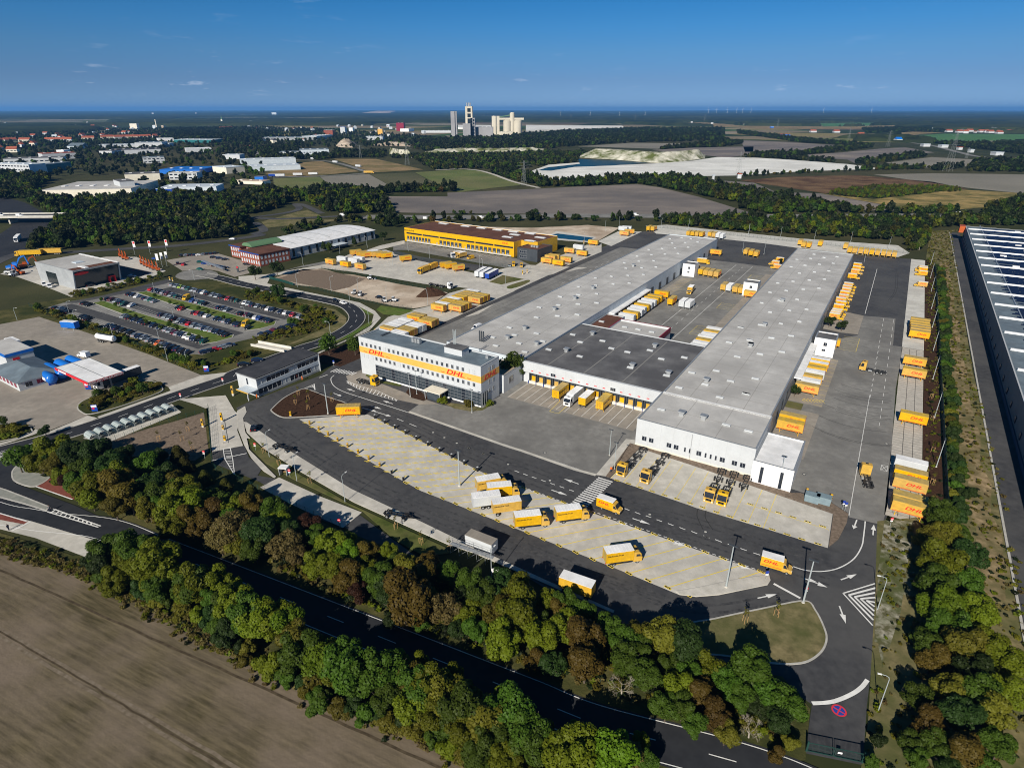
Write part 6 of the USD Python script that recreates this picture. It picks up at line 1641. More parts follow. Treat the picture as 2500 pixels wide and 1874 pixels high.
ROWS=[('front row of the staff car park',[('Q',*q)for q in((190,505,'k'),(245,520,'s'),(310,545,'k'),(380,555,'k'),(530,630,'K'),(590,640,'k'),(650,648,'K'),(890,755,'k'),(955,765,'k'),(1020,775,'n'),(1090,808,'k'),(1200,832,'k'),(1280,870,'s'),(1340,885,'n'),(1400,900,'s'),(1450,940,'s'),(1530,985,'o'),(1580,955,'k'),(1620,1000,'s'),(1690,1020,'n'),(1760,1042,'k'),(1830,1062,'n'),(1900,1085,'k'),(1980,1108,'k'))]),('second row of the staff car park',[('Q',*q)for q in((590,440,'k'),(645,462,'K'),(1110,620,'s'),(1190,640,'k'),(1270,662,'n'),(1350,690,'n'),(1430,712,'k'),(1500,745,'n'),(1600,772,'n'),(1690,800,'s'),(1745,815,'s'),(1795,840,'m'),(1850,850,'s'),(1900,868,'n'),(1950,888,'w'),(2010,905,'w'),(2070,925,'n'),(2150,945,'k'))]+[('R',560,940,'g')]),('third row of the staff car park',[('Q',*q)for q in((890,385,'k'),(945,392,'m'),(1005,415,'s'),(1080,435,'k'),(1145,440,'g'),(1220,470,'w'),(1610,600,'n'),(1680,622,'s'),(1740,638,'s'),(1800,650,'k'),(1880,672,'s'),(1940,690,'n'),(1985,722,'r'),(2060,738,'s'),(2120,762,'s'))]+[('R',*q)for q in((480,770,'s'),(540,780,'n'),(590,790,'s'),(650,808,'s'),(715,830,'n'),(790,850,'k'),(850,865,'k'))]),('fourth row of the staff car park',[('Q',*q)for q in((1180,320,'k'),(1240,330,'n'),(1305,347,'w'),(1385,380,'n'),(1440,390,'s'),(1490,398,'g'),(1545,412,'s'),(1840,505,'k'),(1900,517,'r'))]+[('R',*q)for q in((410,570,'k'),(455,580,'r'),(520,590,'n'),(600,607,'w'),(695,655,'n'),(755,670,'n'),(815,685,'s'),(875,697,'n'),(945,725,'n'),(1000,737,'n'),(1165,762,'k'))]),('fifth row of the staff car park',[('Q',*q)for q in((1465,260,'r'),(1540,272,'n'),(1590,283,'n'),(1645,300,'s'),(1710,310,'m'),(1770,327,'s'),(1840,345,'g'),(1910,360,'k'),(2050,405,'b'),(2110,425,'s'),(2180,435,'g'))]+[('R',*q)for q in((535,440,'k'),(735,500,'n'),(795,512,'n'),(855,527,'s'),(1030,580,'k'),(1090,605,'m'),(1150,608,'k'),(1230,635,'w'),(1285,645,'b'),(1370,675,'k'),(1440,672,'n'))]),('rear row of the staff car park',[('R',*q)for q in((130,190,'s'),(180,205,'s'),(235,218,'l'),(285,232,'s'),(330,245,'g'),(385,265,'s'),(440,275,'s'),(485,290,'n'),(535,297,'w'),(590,312,'k'),(650,328,'s'),(710,345,'s'),(790,358,'k'),(860,382,'r'),(920,392,'k'),(980,412,'g'),(1095,437,'w'),(1150,447,'s'),(1205,462,'n'),(1270,478,'s'),(1360,497,'k'),(1405,520,'w'),(1470,530,'n'),(1570,557,'n'),(1640,573,'w'),(1690,590,'k'),(1740,597,'r'),(1820,622,'s'))])]
carlines=MB()
for name_,cs in ROWS:
 ps=np.array([P(f_,a_,b_,.5)[:2]for f_,a_,b_,c_ in cs])
 c0=ps.mean(0)
 u_,s_,vt=np.linalg.svd(ps-c0)
 d=vt[0]if vt[0][0]>0 else-vt[0]
 order=np.argsort((ps-c0)@d)
 rot_=math.degrees(math.atan2(d[1],d[0]))-62
 seen,last={},-1e9
 tot={c_[3]:sum(q[3]==c_[3]for q in cs)for c_ in cs}
 for j in order:
  u=max(float((ps[j]-c0)@d),last+2.25)
  last=u
  c_=cs[j][3]
  kind,word=CARS[c_]
  i=seen.get(c_,0)
  seen[c_]=i+1
  lab=f'{nth(i)} {word} car from the left in the {name_}' if tot[c_]>1 else f'only {word} car in the {name_}'
  nn=np.array([-d[1],d[0]])
  kind(lab,c0+d*u+nn*rng.normal(0,.15),0,rot_+(180 if(j*7)%3==0 else 0)+rng.normal(0,.8),group=GC)
 u0,u1=float(min((ps-c0)@d))-3,float(max((ps-c0)@d))+3
 rd=np.array([math.cos(math.radians(rot_)),math.sin(math.radians(rot_))])
 u=u0
 while u<u1:
  q=c0+d*u
  carlines.strip(q-rd*2.6,q+rd*2.6,.12,.043)
  u+=2.5
carlines.build('bay_lines',M['paint_white'],label='white bay lines of the staff car park',kind='structure')
for i,(a_,b_,c_)in enumerate(((1790,700,'w'),(1745,728,'n'),(1690,752,'n'),(1600,782,'k'),(1490,810,'m'),(1420,842,'n'),(1330,862,'n'))):
 CARS[c_][0](f'{nth(i)} car from the top in the slanted right end row, {CARS[c_][1]}',P('R',a_,b_,.5)[:2],0,SITE+12,group=GC)
for i,(a_,b_,c_)in enumerate(((555,1098,'n'),(630,1082,'k'),(700,1062,'r'),(775,1040,'s'),(835,1022,'s'),(890,1008,'n'))):
 CARS[c_][0](f'{nth(i)} car from the left in the short lower row, {CARS[c_][1]}',P('R',a_,b_,.5)[:2],0,SITE+70,group=GC)
PV_Y('yellow van at the right end of the fourth row of the car park',P('R',1105,745)[:2],0,rot_,group=GC)
PV_Y('yellow van in the middle of the fifth row of the car park',P('Q',1965,390)[:2],0,rot_,group=GC)
CARS['k'][0]('dark car parked left of the gatehouse roof, front one',P('R',1075,1285)[:2],0,SITE+55)
CARS['n'][0]('dark car parked behind the gatehouse roof, rear one',P('R',1260,1225)[:2],0,SITE+55)
CARS['k'][0]('black car waiting on the lower footpath at the left bend',P('J',75,510)[:2],0,100)
CARS['w'][0]('white car parked on the lawn side of the access road',P('F',825,730)[:2],0,SITE-10)
CARS['k'][0]('dark car parked beside the white one on the access road',P('F',755,712)[:2],0,SITE-10)
CARS['k'][0]('black car on the sandy building ground',P('F',1130,685)[:2],0,SITE+10)
for i,(x_,y_,c_)in enumerate(((1540,295,'k'),(1575,293,'s'),(1612,292,'k'),(1648,291,'n'),(1682,290,'w'),(1718,287,'s'),(1752,283,'k'),(1786,280,'n'),(1820,277,'k'))):
 CARS[c_][0](f'{CARS[c_][1]} car, {nth(i)} from the left in the far brick office row',P('Z',x_,y_)[:2],0,SITE+75,group='cars at the brick office')
for i,(x_,y_,c_)in enumerate(((1690,350,'g'),(1730,362,'b'),(1775,372,'s'),(1815,382,'k'),(1855,390,'n'),(1900,398,'k'),(1800,310,'k'),(1850,318,'n'),(1900,328,'k'),(2080,370,'k'),(1690,412,'g'))):
 CARS[c_][0]((f'{CARS[c_][1]} car, {nth(i)} from the left in the near brick office row' if i<6 else('black car left of three at the brick wall','dark blue car in the middle of three at the brick wall','black car right of three at the brick wall','black car beside the right brick wing','green car on the turning circle')[i-6]),P('Z',x_,y_)[:2],0,SITE+(60 if i<9 else 10),group='cars at the brick office')
for i,(x_,y_,c_)in enumerate(((1115,470,'s'),(1150,512,'k'),(770,548,'k'),(765,597,'k'),(1550,372,'r'),(1500,362,'k'),(1305,322,'b'),(1960,155,'w'))):
 CARS[c_][0](('silver car at the right end of the machinery hall','black car on the pale ground before the red entrance frame','dark car parked at the foot of the dark glass front','dark car on the grass strip below the machinery hall','red car beside the row of machines','black car beside the red one at the machines','blue car behind the white flags','white car on the road before the brick office')[i],P('Z',x_,y_)[:2],0,SITE+30+25*i)
for i,(x_,y_)in enumerate(((375,545),(420,560))):
 PV_W(('left of two white vans at the machinery hall','right of two white vans at the machinery hall')[i],P('Z',x_,y_)[:2],0,SITE-15)
for i,(fr,x_,y_)in enumerate((('Y',1300,570),('Y',1385,582))):
 PV_Y(('left yellow van before the dark office box','right yellow van before the dark office box')[i],P(fr,x_,y_)[:2],0,SITE-60)
CARS['s'][0]('silver car left of the yellow vans at the dark office box',P('Y',1258,575)[:2],0,SITE-60)
put(V_BOX,'yellow box truck before the yellow hall',('Y',770,475),('Y',700,490))
put(V_BOX,'second yellow truck close behind the first before the yellow hall',('Y',720,468),('Y',655,478))
put(V_WT,'grey tractor left of the yellow trucks before the yellow hall',('Y',600,465),('Y',650,490))
put(PV_Y,'small yellow van standing alone before the yellow hall',('Y',870,490),('Y',800,505))
TIP=Kind(b_semi('yellow','yellow','yellow_roof'))
put(TIP,'yellow lorry at the left junction behind the machinery hall',('AA',650,620),('AA',410,630),None,.5)
put(Kind(b_semi('car_white','yellow','yellow','tipper_lorry')),'white cabbed lorry with yellow body on the road behind the machinery hall',('AA',1040,590),('AA',760,600),None,.5)
SEMI_W=Kind(b_semi('car_white','white','white_clean'))
put(SEMI_W,'white lorry on the highway under the bridge at the left edge',('A',165,1330),('A',130,1365),None,.3)
put(SEMI_W,'white lorry on the highway at the right border',('D',1690,1035),('D',1760,1035))
for i,(fr,x_,y_)in enumerate((('B',1985,1150),('B',1520,1158),('B',820,1130),('A',190,1200),('A',30,1195),('C',1215,1128))):
 PV_W(('white van on the highway behind the yellow hall','white car like van left on the highway','white van where the slip road joins','white van on the bridge at the left edge','second white van on the bridge at the left edge','white van on the highway behind the left hall')[i],P(fr,x_,y_)[:2],6.6 if i in(3,4)else 0,5)
for i,(x_,y_,kd)in enumerate(((440,792,'w'),(568,786,'w'),(290,800,'w'),(235,800,'b'),(578,655,'w'),(1040,772,'y'),(755,685,'w'),(950,720,'w'))):
 {'w':ST_W,'b':ST_B,'y':TIP}[kd](('second white trailer from the right in the lorry queue','rightmost white trailer in the lorry queue','white trailer next to the blue one in the lorry queue','blue trailer at the left end of the lorry queue','white trailer on the far road above the queue','yellow lorry at the field crossing','white lorry on the diagonal road','white lorry lower on the diagonal road')[i],P('B',x_,y_)[:2],0,(3,3,4,4,0,0,-40,-40)[i])
put(Kind(b_semi('car_white','clad_dark','white_clean','curtain_lorry')),'white cabbed lorry with long dark curtain trailer at the filling station',('E',1190,1160),('E',815,1290))
def b_tanker():
 t=thing('tank_trailer','','trailer')
 mb=MB()
 for(x0_,r0),(x1_,r1)in zip([(-5.2,.3),(-5,1.1),(-4.6,1.25),(4.6,1.25),(5,1.1),(5.2,.3)],[(-5,1.1),(-4.6,1.25),(4.6,1.25),(5,1.1),(5.2,.3)]):
  mb.cyl((x0_,0,2.3),(x1_,0,2.3),r0,r1,16)
 mb.build('tank',M['white_clean'],t,smooth=50)
 MB().box(-3.8,4,-.5,.5,3.52,3.66).build('walkway',M['clad_dark'],t)
 frame_rails(t,-4.8,4.8,.95)
 for a in(-3.6,-2.3,-1.0):
  for s in(-1,1):
   wheel(t,a,s*1.0)
 MB().box(3.2,3.4,-.8,.8,0,.8).build('support_legs',M['chassis'],t)
 return t
put(Kind(b_tanker),'white tank trailer parked at the hedge of the filling station',('E',830,870),('E',975,895))
put(V_WHITE,'white box lorry with blue pattern at the left edge of the filling station',('E',180,950),('E',70,900))
put(V_WHITE,'white box lorry nearest the left border of the filling station',('E',70,1000),('E',-60,950))
put(PV_W,'white van behind the station canopy',('E',740,1010),('E',680,1000))
def b_excavator(m='orange',reach=1.0):
 def f():
  t=thing('excavator','','excavator')
  for s in(-1,1):
   MB().side([(-1.7,.25),(-1.4,0),(1.4,0),(1.7,.25),(1.7,.6),(1.4,.85),(-1.4,.85),(-1.7,.6)],s*1.0-.25,s*1.0+.25).build('track',M['tyre'],t)
  MB().box(-1.9,1.0,-1.2,1.2,.95,2.0).build('upper_body',M[m],t)
  c=MB().box(-.2,1.3,.2,1.2,2.0,3.0).build('cab',M[m],t)
  MB().box(1.3,1.33,.3,1.1,1.6,2.9).build('window',M['glass'],c)
  MB().side([(1.0,1.4),(1.3,1.4),(3.4,4.6),(5.2,5.4),(5.1,5.8),(3.1,5.0)],-.5,-.1).build('boom',M[m],t)
  MB().side([(5.0,5.7),(5.3,5.5),(6.0,2.4),(5.6,2.3)],-.45,-.15).build('arm',M[m],t)
  MB().side([(5.4,2.4),(6.1,2.4),(6.3,1.6),(5.3,1.5)],-.8,.2).build('bucket',M['chassis'],t)
  return t
 return Kind(f)
EXO,EXB=b_excavator('orange'),b_excavator('blue')
for i,(x_,y_)in enumerate(((1020,300),(1045,318),(1070,325),(1200,360),(1225,375),(1250,388),(1275,398),(1300,408),(1335,418))):
 EXO(f'{nth(i)} orange excavator from the left beside the machinery hall',P('Z',x_,y_)[:2],0,130,.85,group='orange excavators of the dealer')
EXB('bright blue crane excavator with folded boom left of the machinery hall',P('Z',120,415)[:2],0,10,1.6)
EXO('orange machine behind the bright blue crane excavator',P('Z',205,395)[:2],0,40,1.2)
EXO('orange machine at the edge of the pale ground, nearest the meadow',P('Z',180,450)[:2],0,170,1.0)
def b_loader():
 t=thing('wheel_loader','','loader')
 for a in(-1.1,1.1):
  for s in(-1,1):
   wheel(t,a,s*.85,.55,.4)
 MB().box(-1.9,.4,-.65,.65,.8,1.5).build('engine_body',M['car_white'],t)
 c=MB().box(-.6,.6,-.6,.6,1.5,2.6).build('cab',M['clad_dark'],t)
 MB().box(-.65,.65,-.65,.65,2.6,2.68).build('roof',M['car_white'],c)
 MB().side([(.5,1.1),(.8,1.1),(2.6,.5),(2.4,.3)],-.45,.45).build('lift_arm',M['chassis'],t)
 MB().side([(2.3,.1),(3.1,.1),(3.1,.2),(2.5,.9),(2.3,.8)],-1.0,1.0).build('bucket',M['metal'],t)
 return t
LD=Kind(b_loader)
for i,(fr,x_,y_)in enumerate((('F',1055,525),('F',920,650),('F',970,665),('F',1170,715),('F',1245,712))):
 LD(('small white loader at the far fence of the sandy ground','white loader left of two on the sandy ground','white loader right of two on the sandy ground','small dark loader behind the black car','small white loader right of the black car')[i],P(fr,x_,y_)[:2],0,40*i)
for i,(x_,y_)in enumerate(((85,445),(120,462))):
 LD(('white machine left on the pale ground of the dealer','white machine right on the pale ground of the dealer')[i],P('Z',x_,y_)[:2],0,20+60*i,1.3)
 # ------------------------------------------------------------------ markings of the loop road
def arrow(mb,tail,head,z,w=.22,hl=2.0,hw=.9):
 a,b=np.asarray(tail)[:2],np.asarray(head)[:2]
 d=(b-a)/np.linalg.norm(b-a)
 n=np.array([-d[1],d[0]])
 c=b-d*hl
 mb.strip(a,c,w,z)
 mb.add([(*(c-n*hw/2),z),(*b,z),(*(c+n*hw/2),z)],[(0,1,2)])
 return mb
mk=MB()
zc0,zc1=P('K',1010,790)[:2],P('K',1255,560)[:2]
for k in range(16):
 q=zc0+(zc1-zc0)*(k+.2)/16
 d=P('K',1125,785)[:2]-P('K',1010,785)[:2]
 d=E1*4.2
 mk.strip(q,q+d,.5,.026)
mk.build('zebra_crossing',M['paint_white'],label='zebra crossing over the loop road before the hall corner',kind='structure')
mk=MB()
q0,q1=P('J',705,10)[:2],P('J',860,45)[:2]
for k in range(9):
 q=P('F',715+22*k,1305+3.2*k)[:2]
 mk.strip(q,P('F',775+20*k,1278+4*k)[:2],.5,.056)
mk.build('zebra_crossing',M['paint_white'],label='zebra crossing between gatehouse and office block',kind='structure')
mk=MB()
center=mixpts(('J',860,330,1275,420,1440,490))
for a,b in((('K',540,512),('K',578,527)),(('K',612,538),('K',650,553)),(('K',686,565),('K',724,578)),(('K',763,591),('K',802,605)),(('K',840,618),('K',880,632)),(('K',920,645),('K',958,658)),(('K',1000,673),('K',1040,686)),(('K',1465,830),('K',1508,847)),(('K',1555,862),('K',1600,879)),(('K',1647,892),('K',1692,908)),(('K',1738,925),('K',1784,942)),(('K',1833,957),('K',1880,975)),(('K',1930,990),('K',1980,1010)),(('K',2030,1023),('K',2080,1043)),(('K',2130,1060),('K',2180,1078)),(('L',45,985),('L',88,1002)),(('L',127,1012),('L',172,1030)),(('L',212,1042),('L',255,1058)),(('L',297,1072),('L',340,1087)),(('L',385,1102),('L',430,1117)),(('J',1275,420),('J',1330,443)),(('J',1380,462),('J',1440,488))):
 mk.strip(P(*a),P(*b),.22,.018)
ed=LineString(mixpts(('K',580,640,1000,795,1190,852),('L',0,1070,505,1250)))
dashes(mk,ed.coords,.8,.6,.2,.018)
for a,b in((('K',1080,625),('K',955,580)),(('K',850,675),('K',985,720)),(('K',1535,915),('K',1685,965)),(('L',975,1284),('L',1082,1246)),(('L',413,1408),('L',545,1380)),(('L',965,1460),('L',1010,1580)),(('L',1192,983),('L',1198,912)),(('J',920,190),('J',850,165)),(('J',740,205),('J',820,235)),(('J',1240,295),('J',1155,268)),(('J',1055,312),('J',1145,340))):
 arrow(mk,P(*a),P(*b),.0182,.28,2.4,1.1)
for a,b,c in((('L',728,1275),('L',885,1335),('L',815,1300)),(('J',980,328),('J',1225,402),('J',1100,360)),(('K',1420,950),('K',1500,975),('K',1460,955)),(('K',1890,1120),('K',1990,1148),('K',1940,1130)),(('L',280,1185),('L',365,1212),('L',320,1195))):
 arrow(mk,P(*a),P(*b),.0184,.25,1.8,1.3)
 arrow(mk,P(*a),P(*c),.0188,.25,1.5,1.2)
arrow(mk,P('L',1083,880),P('L',1060,942),.0184,.3,1.5,1.2)
solid(mk,spline(np.c_[np.array(mixpts(('L',655,1195,740,1220),('L',850,1227,960,1205),('L',1060,1145,1115,1060),('L',1130,980,1140,890))),np.zeros(8)])[:,:2],.26,.0186)
solid(mk,spline(np.c_[np.array(mixpts(('J',745,55,718,85),('J',740,140,820,190),('J',1000,250,1300,345,1830,515))),np.zeros(7)])[:,:2],.24,.0187)
mk.strip(P('L',522,1310),P('L',702,1408),.55,.0189)
mk.strip(P('J',620,75),P('J',690,50),.3,.0189)
tri=[P('L',990,1375)[:2],P('L',1220,1305)[:2],P('L',1190,1592)[:2]]
for a,b in((0,1),(0,2)):
 mk.strip(tri[a],tri[b],.28,.0185+.0003*a)
for k in range(1,5):
 u=k/5
 apex=tri[0]+((tri[1]+tri[2])/2-tri[0])*(u*.92)
 e1=tri[1]+(tri[2]-tri[1])*(.0+.12*k)
 e2=tri[2]+(tri[1]-tri[2])*(.02+.1*k)
 mk.strip(apex,e1+(apex-e1)*.02,.42,.0192+.0003*k)
 mk.strip(apex,e2,.42,.0206+.0003*k)
up=LineString(mixpts(('J',848,100,960,145),('J',1110,185,1280,265)))
lo_=LineString(mixpts(('J',850,115,950,172),('J',1100,222,1275,272)))
for k in range(15):
 u=(k+.4)/15
 mk.strip(up.interpolate(u,normalized=True).coords[0],lo_.interpolate(min(1,u+.03),normalized=True).coords[0],.3,.0265+.0002*k)
solid(mk,up.coords,.16,.0302)
solid(mk,lo_.coords,.16,.0304)
solid(mk,mixpts(('J',495,165,580,128,585,180)),.18,.0194)
for k in range(5):
 mk.strip(P('J',515+15*k,160-7*k),P('J',580,140+9*k),.18,.0196+.0002*k)
arc=LineString(spline(np.c_[np.array(mixpts(('M',782,873,880,868),('M',960,850,1060,805),('M',1120,760,1155,715))),np.zeros(6)])[:,:2])
mk.poly(arc.buffer(.35,cap_style=2),.0205)
for k in range(9):
 a=k/9
 c=P('I',1912+50*a,395+190*a)
 mk.strip(P('I',1885+60*a,395+190*a),c,.22,.0215)
 mk.strip(P('I',1940+28*a,395+190*a),c,.22,.0217)
mk.strip(P('I',1785,498),P('I',2080,436),.3,.0219)
solid(mk,mixpts(('I',1882,395,1895,480,1975,612)),.2,.0221)
solid(mk,mixpts(('I',1942,390,1962,480,1978,612)),.2,.0223)
mk.strip(P('H',1078,400),P('H',985,745),.22,.0185)
for u in np.arange(0,1,.07):
 mk.strip(P('H',1130+(1025-1130)*u,780+(1380-780)*u),P('H',1130+(1025-1130)*(u+.035),780+(1380-780)*(u+.035)),.14,.026)
 mk.strip(P('H',1205+(1095-1205)*u,790+(1600-790)*u),P('H',1205+(1095-1205)*(u+.03),790+(1600-790)*(u+.03)),.14,.0262)
mk.strip(P('L',1170,40),P('L',1030,850),.14,.0264)
bx=[P('AE',290,742),P('AE',370,760),P('AE',362,832),P('AE',275,810)]
for i in range(4):
 mk.strip(bx[i],bx[(i+1)%4],.12,.0266)
mk.strip(bx[0],bx[2],.12,.0268).strip(bx[1],bx[3],.12,.027)
solid(mk,mixpts(('J',1830,515),('K',0,140,560,325,1220,548)),.1,.0272)
mk.build('road_markings',M['paint_white'],label='white lines, dashes and arrows of the loop road',kind='structure')
ks=LineString(mixpts(('J',1375,362,2211,655),('K',600,345,1050,503,1225,550)))
sheet('kerb_stones',ks.buffer(.55,cap_style=2),'concrete',.0275,'row of pale stones between loop road and paved yard')
q=P('M',963,922)[:2]
ring=MB().poly(Point(q).buffer(1.15,24).difference(Point(q).buffer(.9,24)),.0230)
for sgn in(1,-1):
 d=np.array([math.cos(sgn*.78),math.sin(sgn*.78)])
 ring.strip(q-d,q+d,.2,.0245+.0006*sgn)
rd_=thing('road_sign_marking','round blue and red no stopping sign painted on the exit lane','road marking',(0,0))
ring.build('ring',M['paint_red'],rd_)
MB().poly(Point(q).buffer(.9,24),.0225).build('disc',M['paint_blue'],rd_)
bays=MB()
plates=MB()
s_edge=LineString([tuple(S(*k))for k in((-96,-42),(-58,-49.5),(-42,-51.4),(16,-52.5),(34,-52))])
n_edge=LineString([tuple(S(*k))for k in((-77,-27.8),(-53,-32),(-31,-36.4),(-3,-36.9),(45,-37))])
for k in range(31):
 u=(k+.5)/31
 a,b=s_edge.interpolate(u,normalized=True).coords[0],n_edge.interpolate(u,normalized=True).coords[0]
 a_,b_=np.array(a),np.array(b)
 if k<14:
  for o_ in(-.35,.35):
   dashes(bays,[a_+E1*o_,b_+E1*o_],1.3,.8,.3,Z2+.004)
 else:
  bays.strip(a,b,.22,Z2+.004)
 for e,o in((a,.012),(b,.35)):
  e=np.array(e)
  p_=thing('bay_plate',f'{nth(k)} bay number block from the left, {"lower" if o < .1 else "upper"} edge of the truck parking','bay marker',e,.0,SITE-12,'bay number blocks of the truck parking')if k>=12 or o>.1 else None
  if p_ is not None:
   MB().box(-.8,.8,-.28,.28,0,.06).build('plate',M['paint_yellow'],p_)
   MB().box(-.62,-.2,-.2,.2,.0605,.0635).box(-.1,.12,-.2,.2,.0605,.0635).box(.25,.62,-.2,.2,.0605,.0635).build('figures',M['black'],p_)
bays.build('bay_lines',M['paint_yellow'],label='slanted yellow bay lines of the truck parking',kind='structure')
bays=MB()
for k in range(12):
 s_=.5+3.55*k
 t0,t1=-22.3,-3.5
 a,b=S(s_+.8,t0-.0),S(s_+.8,t1)
 g=LineString([a,b]).intersection(tractor_yard)
 if not g.is_empty:
  bays.strip(g.coords[0],g.coords[-1],.14,Z2+.004)
bays.strip(P('L',325,770),P('L',895,948),.14,Z2+.006)
bays.build('bay_lines',M['paint_yellow'],label='yellow bay lines before the white facade',kind='structure')
for i,(fr,x_,y_)in enumerate([('K',1405,595),('K',1500,622),('K',1600,655),('K',1700,687),('K',1805,720),('K',1910,752),('K',2020,788),('K',2125,822),('L',135,828),('L',225,857),('L',320,886),('L',412,915),('L',512,945),('L',612,978),('L',712,1010),('L',820,1042),('L',365,775),('L',460,803),('L',555,832),('L',652,862),('L',752,893),('L',852,924)]):
 p_=thing('bay_plate',f'{nth(i)} bay number block from the left on the front edge of the facade bays' if i<16 else f'{nth(i - 16)} bay number block from the left on the yellow line before the facade','bay marker',P(fr,x_,y_)[:2],0,SITE,'bay number blocks before the facade')
 MB().box(-.75,.75,-.25,.25,0,.06).build('plate',M['paint_yellow'],p_)
 MB().box(-.6,-.2,-.18,.18,.0605,.0635).box(-.1,.12,-.18,.18,.0605,.0635).box(.25,.6,-.18,.18,.0605,.0635).build('figures',M['black'],p_)
yl=MB()
for k in range(7):
 q=P('L',715+22*k,72+1.5*k)
 yl.strip(q,P('L',735+22*k,62+2*k),.2,.036).strip(q,P('L',735+22*k,84+1.5*k),.2,.0362)
for k in range(11):
 t_=57+4.7*k
 yl.strip(S(40.8,t_),S(43.4,t_),.12,.0364)
for k in range(8):
 t_=119+2.6*k
 yl.strip(S(42.5,t_),S(48.5,t_),.14,.0366)
yl.strip(S(48.5,119),S(48.5,137),.14,.0368)
yl.build('bay_lines',M['paint_yellow'],label='yellow lines and chevrons along the docks of the right hall',kind='structure')
ty=MB()
r=np.random.default_rng(21)
for k in range(10):
 c=S(45.5+r.uniform(-1,1),40+4.2*k)
 rr=16+r.uniform(-3,6)
 th_=np.linspace(math.radians(SITE+240),math.radians(SITE+300),16)+r.uniform(-.1,.1)
 cc=S(54,56+4.2*k+r.uniform(-2,2))
 arcp=[tuple(cc+rr*np.array([math.cos(a),math.sin(a)]))for a in th_]
 ty.poly(LineString(arcp).buffer(.09),.0286+.0002*k)
for k,(a,b,c)in enumerate(((('H',1180,640),('H',1230,560),('H',1240,420)),(('H',1165,640),('H',1215,560),('H',1225,400)),(('K',2085,840),('K',2080,900),('K',2130,1010)),(('K',2155,850),('K',2150,910),('K',2211,1010)))):
 ty.poly(LineString(spline(np.c_[np.array(mixpts(a,b,c)),np.zeros(3)])[:,:2]).buffer(.1),.0187+.0002*k)
M['worn']=mat('worn_asphalt',(.030,.031,.034),(.075,.075,.077),.9,.8,.3,detail=9)
wl=MB()
for j,c_ in enumerate(([('J',820,230),('J',1300,390),('K',0,240),('K',700,500),('K',1500,790),('L',0,890),('L',600,1080),('L',850,1130)],[('J',1100,350),('K',200,400),('K',900,690),('K',1700,960),('L',100,1040),('L',700,1240),('L',900,1300)],[('J',60,400),('J',400,640),('J',900,940),('J',1600,1260),('K',400,1100),('K',1300,1450),('L',0,1480),('L',600,1400)],[('J',230,480),('J',700,780),('J',1300,1080),('J',2000,1330),('K',900,1260),('K',1800,1600)])):
 ln_=LineString(spline(np.c_[np.array(mixpts(*c_)),np.zeros(len(c_))])[:,:2])
 for o_ in(-1.0,1.0):
  wl.poly(ln_.offset_curve(o_).buffer(.32,cap_style=2),.0142+.0004*j+.0002*(o_>0))
wl.build('worn_lanes',M['worn'],label='worn wheel tracks along the loop road',kind='structure')
ty.build('tyre_marks',M['tyre_mark'],label='curved black tyre marks in the right yard',kind='structure')
for i,(fr,x_,y_)in enumerate((('K',795,362),('K',275,372),('K',155,322),('K',485,460),('K',838,596),('K',1680,882),('L',728,573),('AE',355,458),('L',62,962),('J',1580,537),('J',1675,580),('J',1780,627),('J',1880,667),('J',2000,717))):
 t=thing('manhole_cover',f'round manhole cover '+('on the grey paving above the kerb stones','on the loop road opposite the bollards','left on the loop road opposite the bollards','on the loop road left of the dashes','on the loop road beside the dashes','on the loop road past the parcel van','on the paving below the white annex','on the paving by the trailer bays','on the loop road below the facade bays','first along the road beside the black bollards','second along the road beside the black bollards','third along the road beside the black bollards','fourth along the road beside the black bollards','fifth along the road beside the black bollards')[i],'manhole',P(fr,x_,y_)[:2],.01)
 MB().cyl((0,0,0),(0,0,.035),.5,n=14).build('frame',M['clad_dark'],t)
 MB().cyl((0,0,.0351),(0,0,.042),.32,n=14).build('lid',M['concrete'],t)
 # ------------------------------------------------------------------ street furniture
def b_bollard(m1,m2):
 def f():
  t=thing('bollard','','bollard')
  for k in range(5):
   MB().cyl((0,0,.26*k),(0,0,.26*(k+1)),.31,n=12).build('band',M[m1 if k%2 else m2],t)
  MB().cyl((0,0,1.3),(0,0,1.36),.31,.24,n=12).build('cap',M['white' if m1==m2 else m2],t)
  return t
 return Kind(f)
BL_Y,BL_K=b_bollard('black','yellow'),b_bollard('black','black')
for i,(x_,y_)in enumerate(((540,470),(617,517),(696,563),(776,611),(860,660),(949,712),(1038,766),(1131,823))):
 BL_Y(f'{nth(i)} yellow and black banded bollard from the left',P('J',x_,y_)[:2],0,group='banded bollards on the lower edge of the truck parking')
for i,(x_,y_)in enumerate(((1232,882),(1331,940))):
 BL_K(('left','right')[i]+' of the two black bollards following the banded ones',P('J',x_,y_)[:2],0,group='black bollards')
for i,(x_,y_)in enumerate(((1090,416),(1174,459),(1259,504),(1348,549),(1440,598),(1537,647),(1636,698),(1737,750),(1843,805),(1955,862))):
 BL_K(f'{nth(i)} black bollard from the left in the line along the upper lane',P('J',x_,y_)[:2],0,group='black bollards along the upper lane')
def b_mast(h,r=.16,head=True):
 def f():
  t=thing('light_mast','','light mast')
  MB().cyl((0,0,0),(0,0,h),r,r*.55,8).build('pole',M['pole'],t)
  MB().cyl((0,0,0),(0,0,.35),r*2,r*1.6,8).build('base',M['concrete'],t)
  if head:
   MB().box(-.9,.9,-.18,.18,h,h+.2).build('lamp_head',M['clad_dark'],t)
  return t
 return Kind(f)
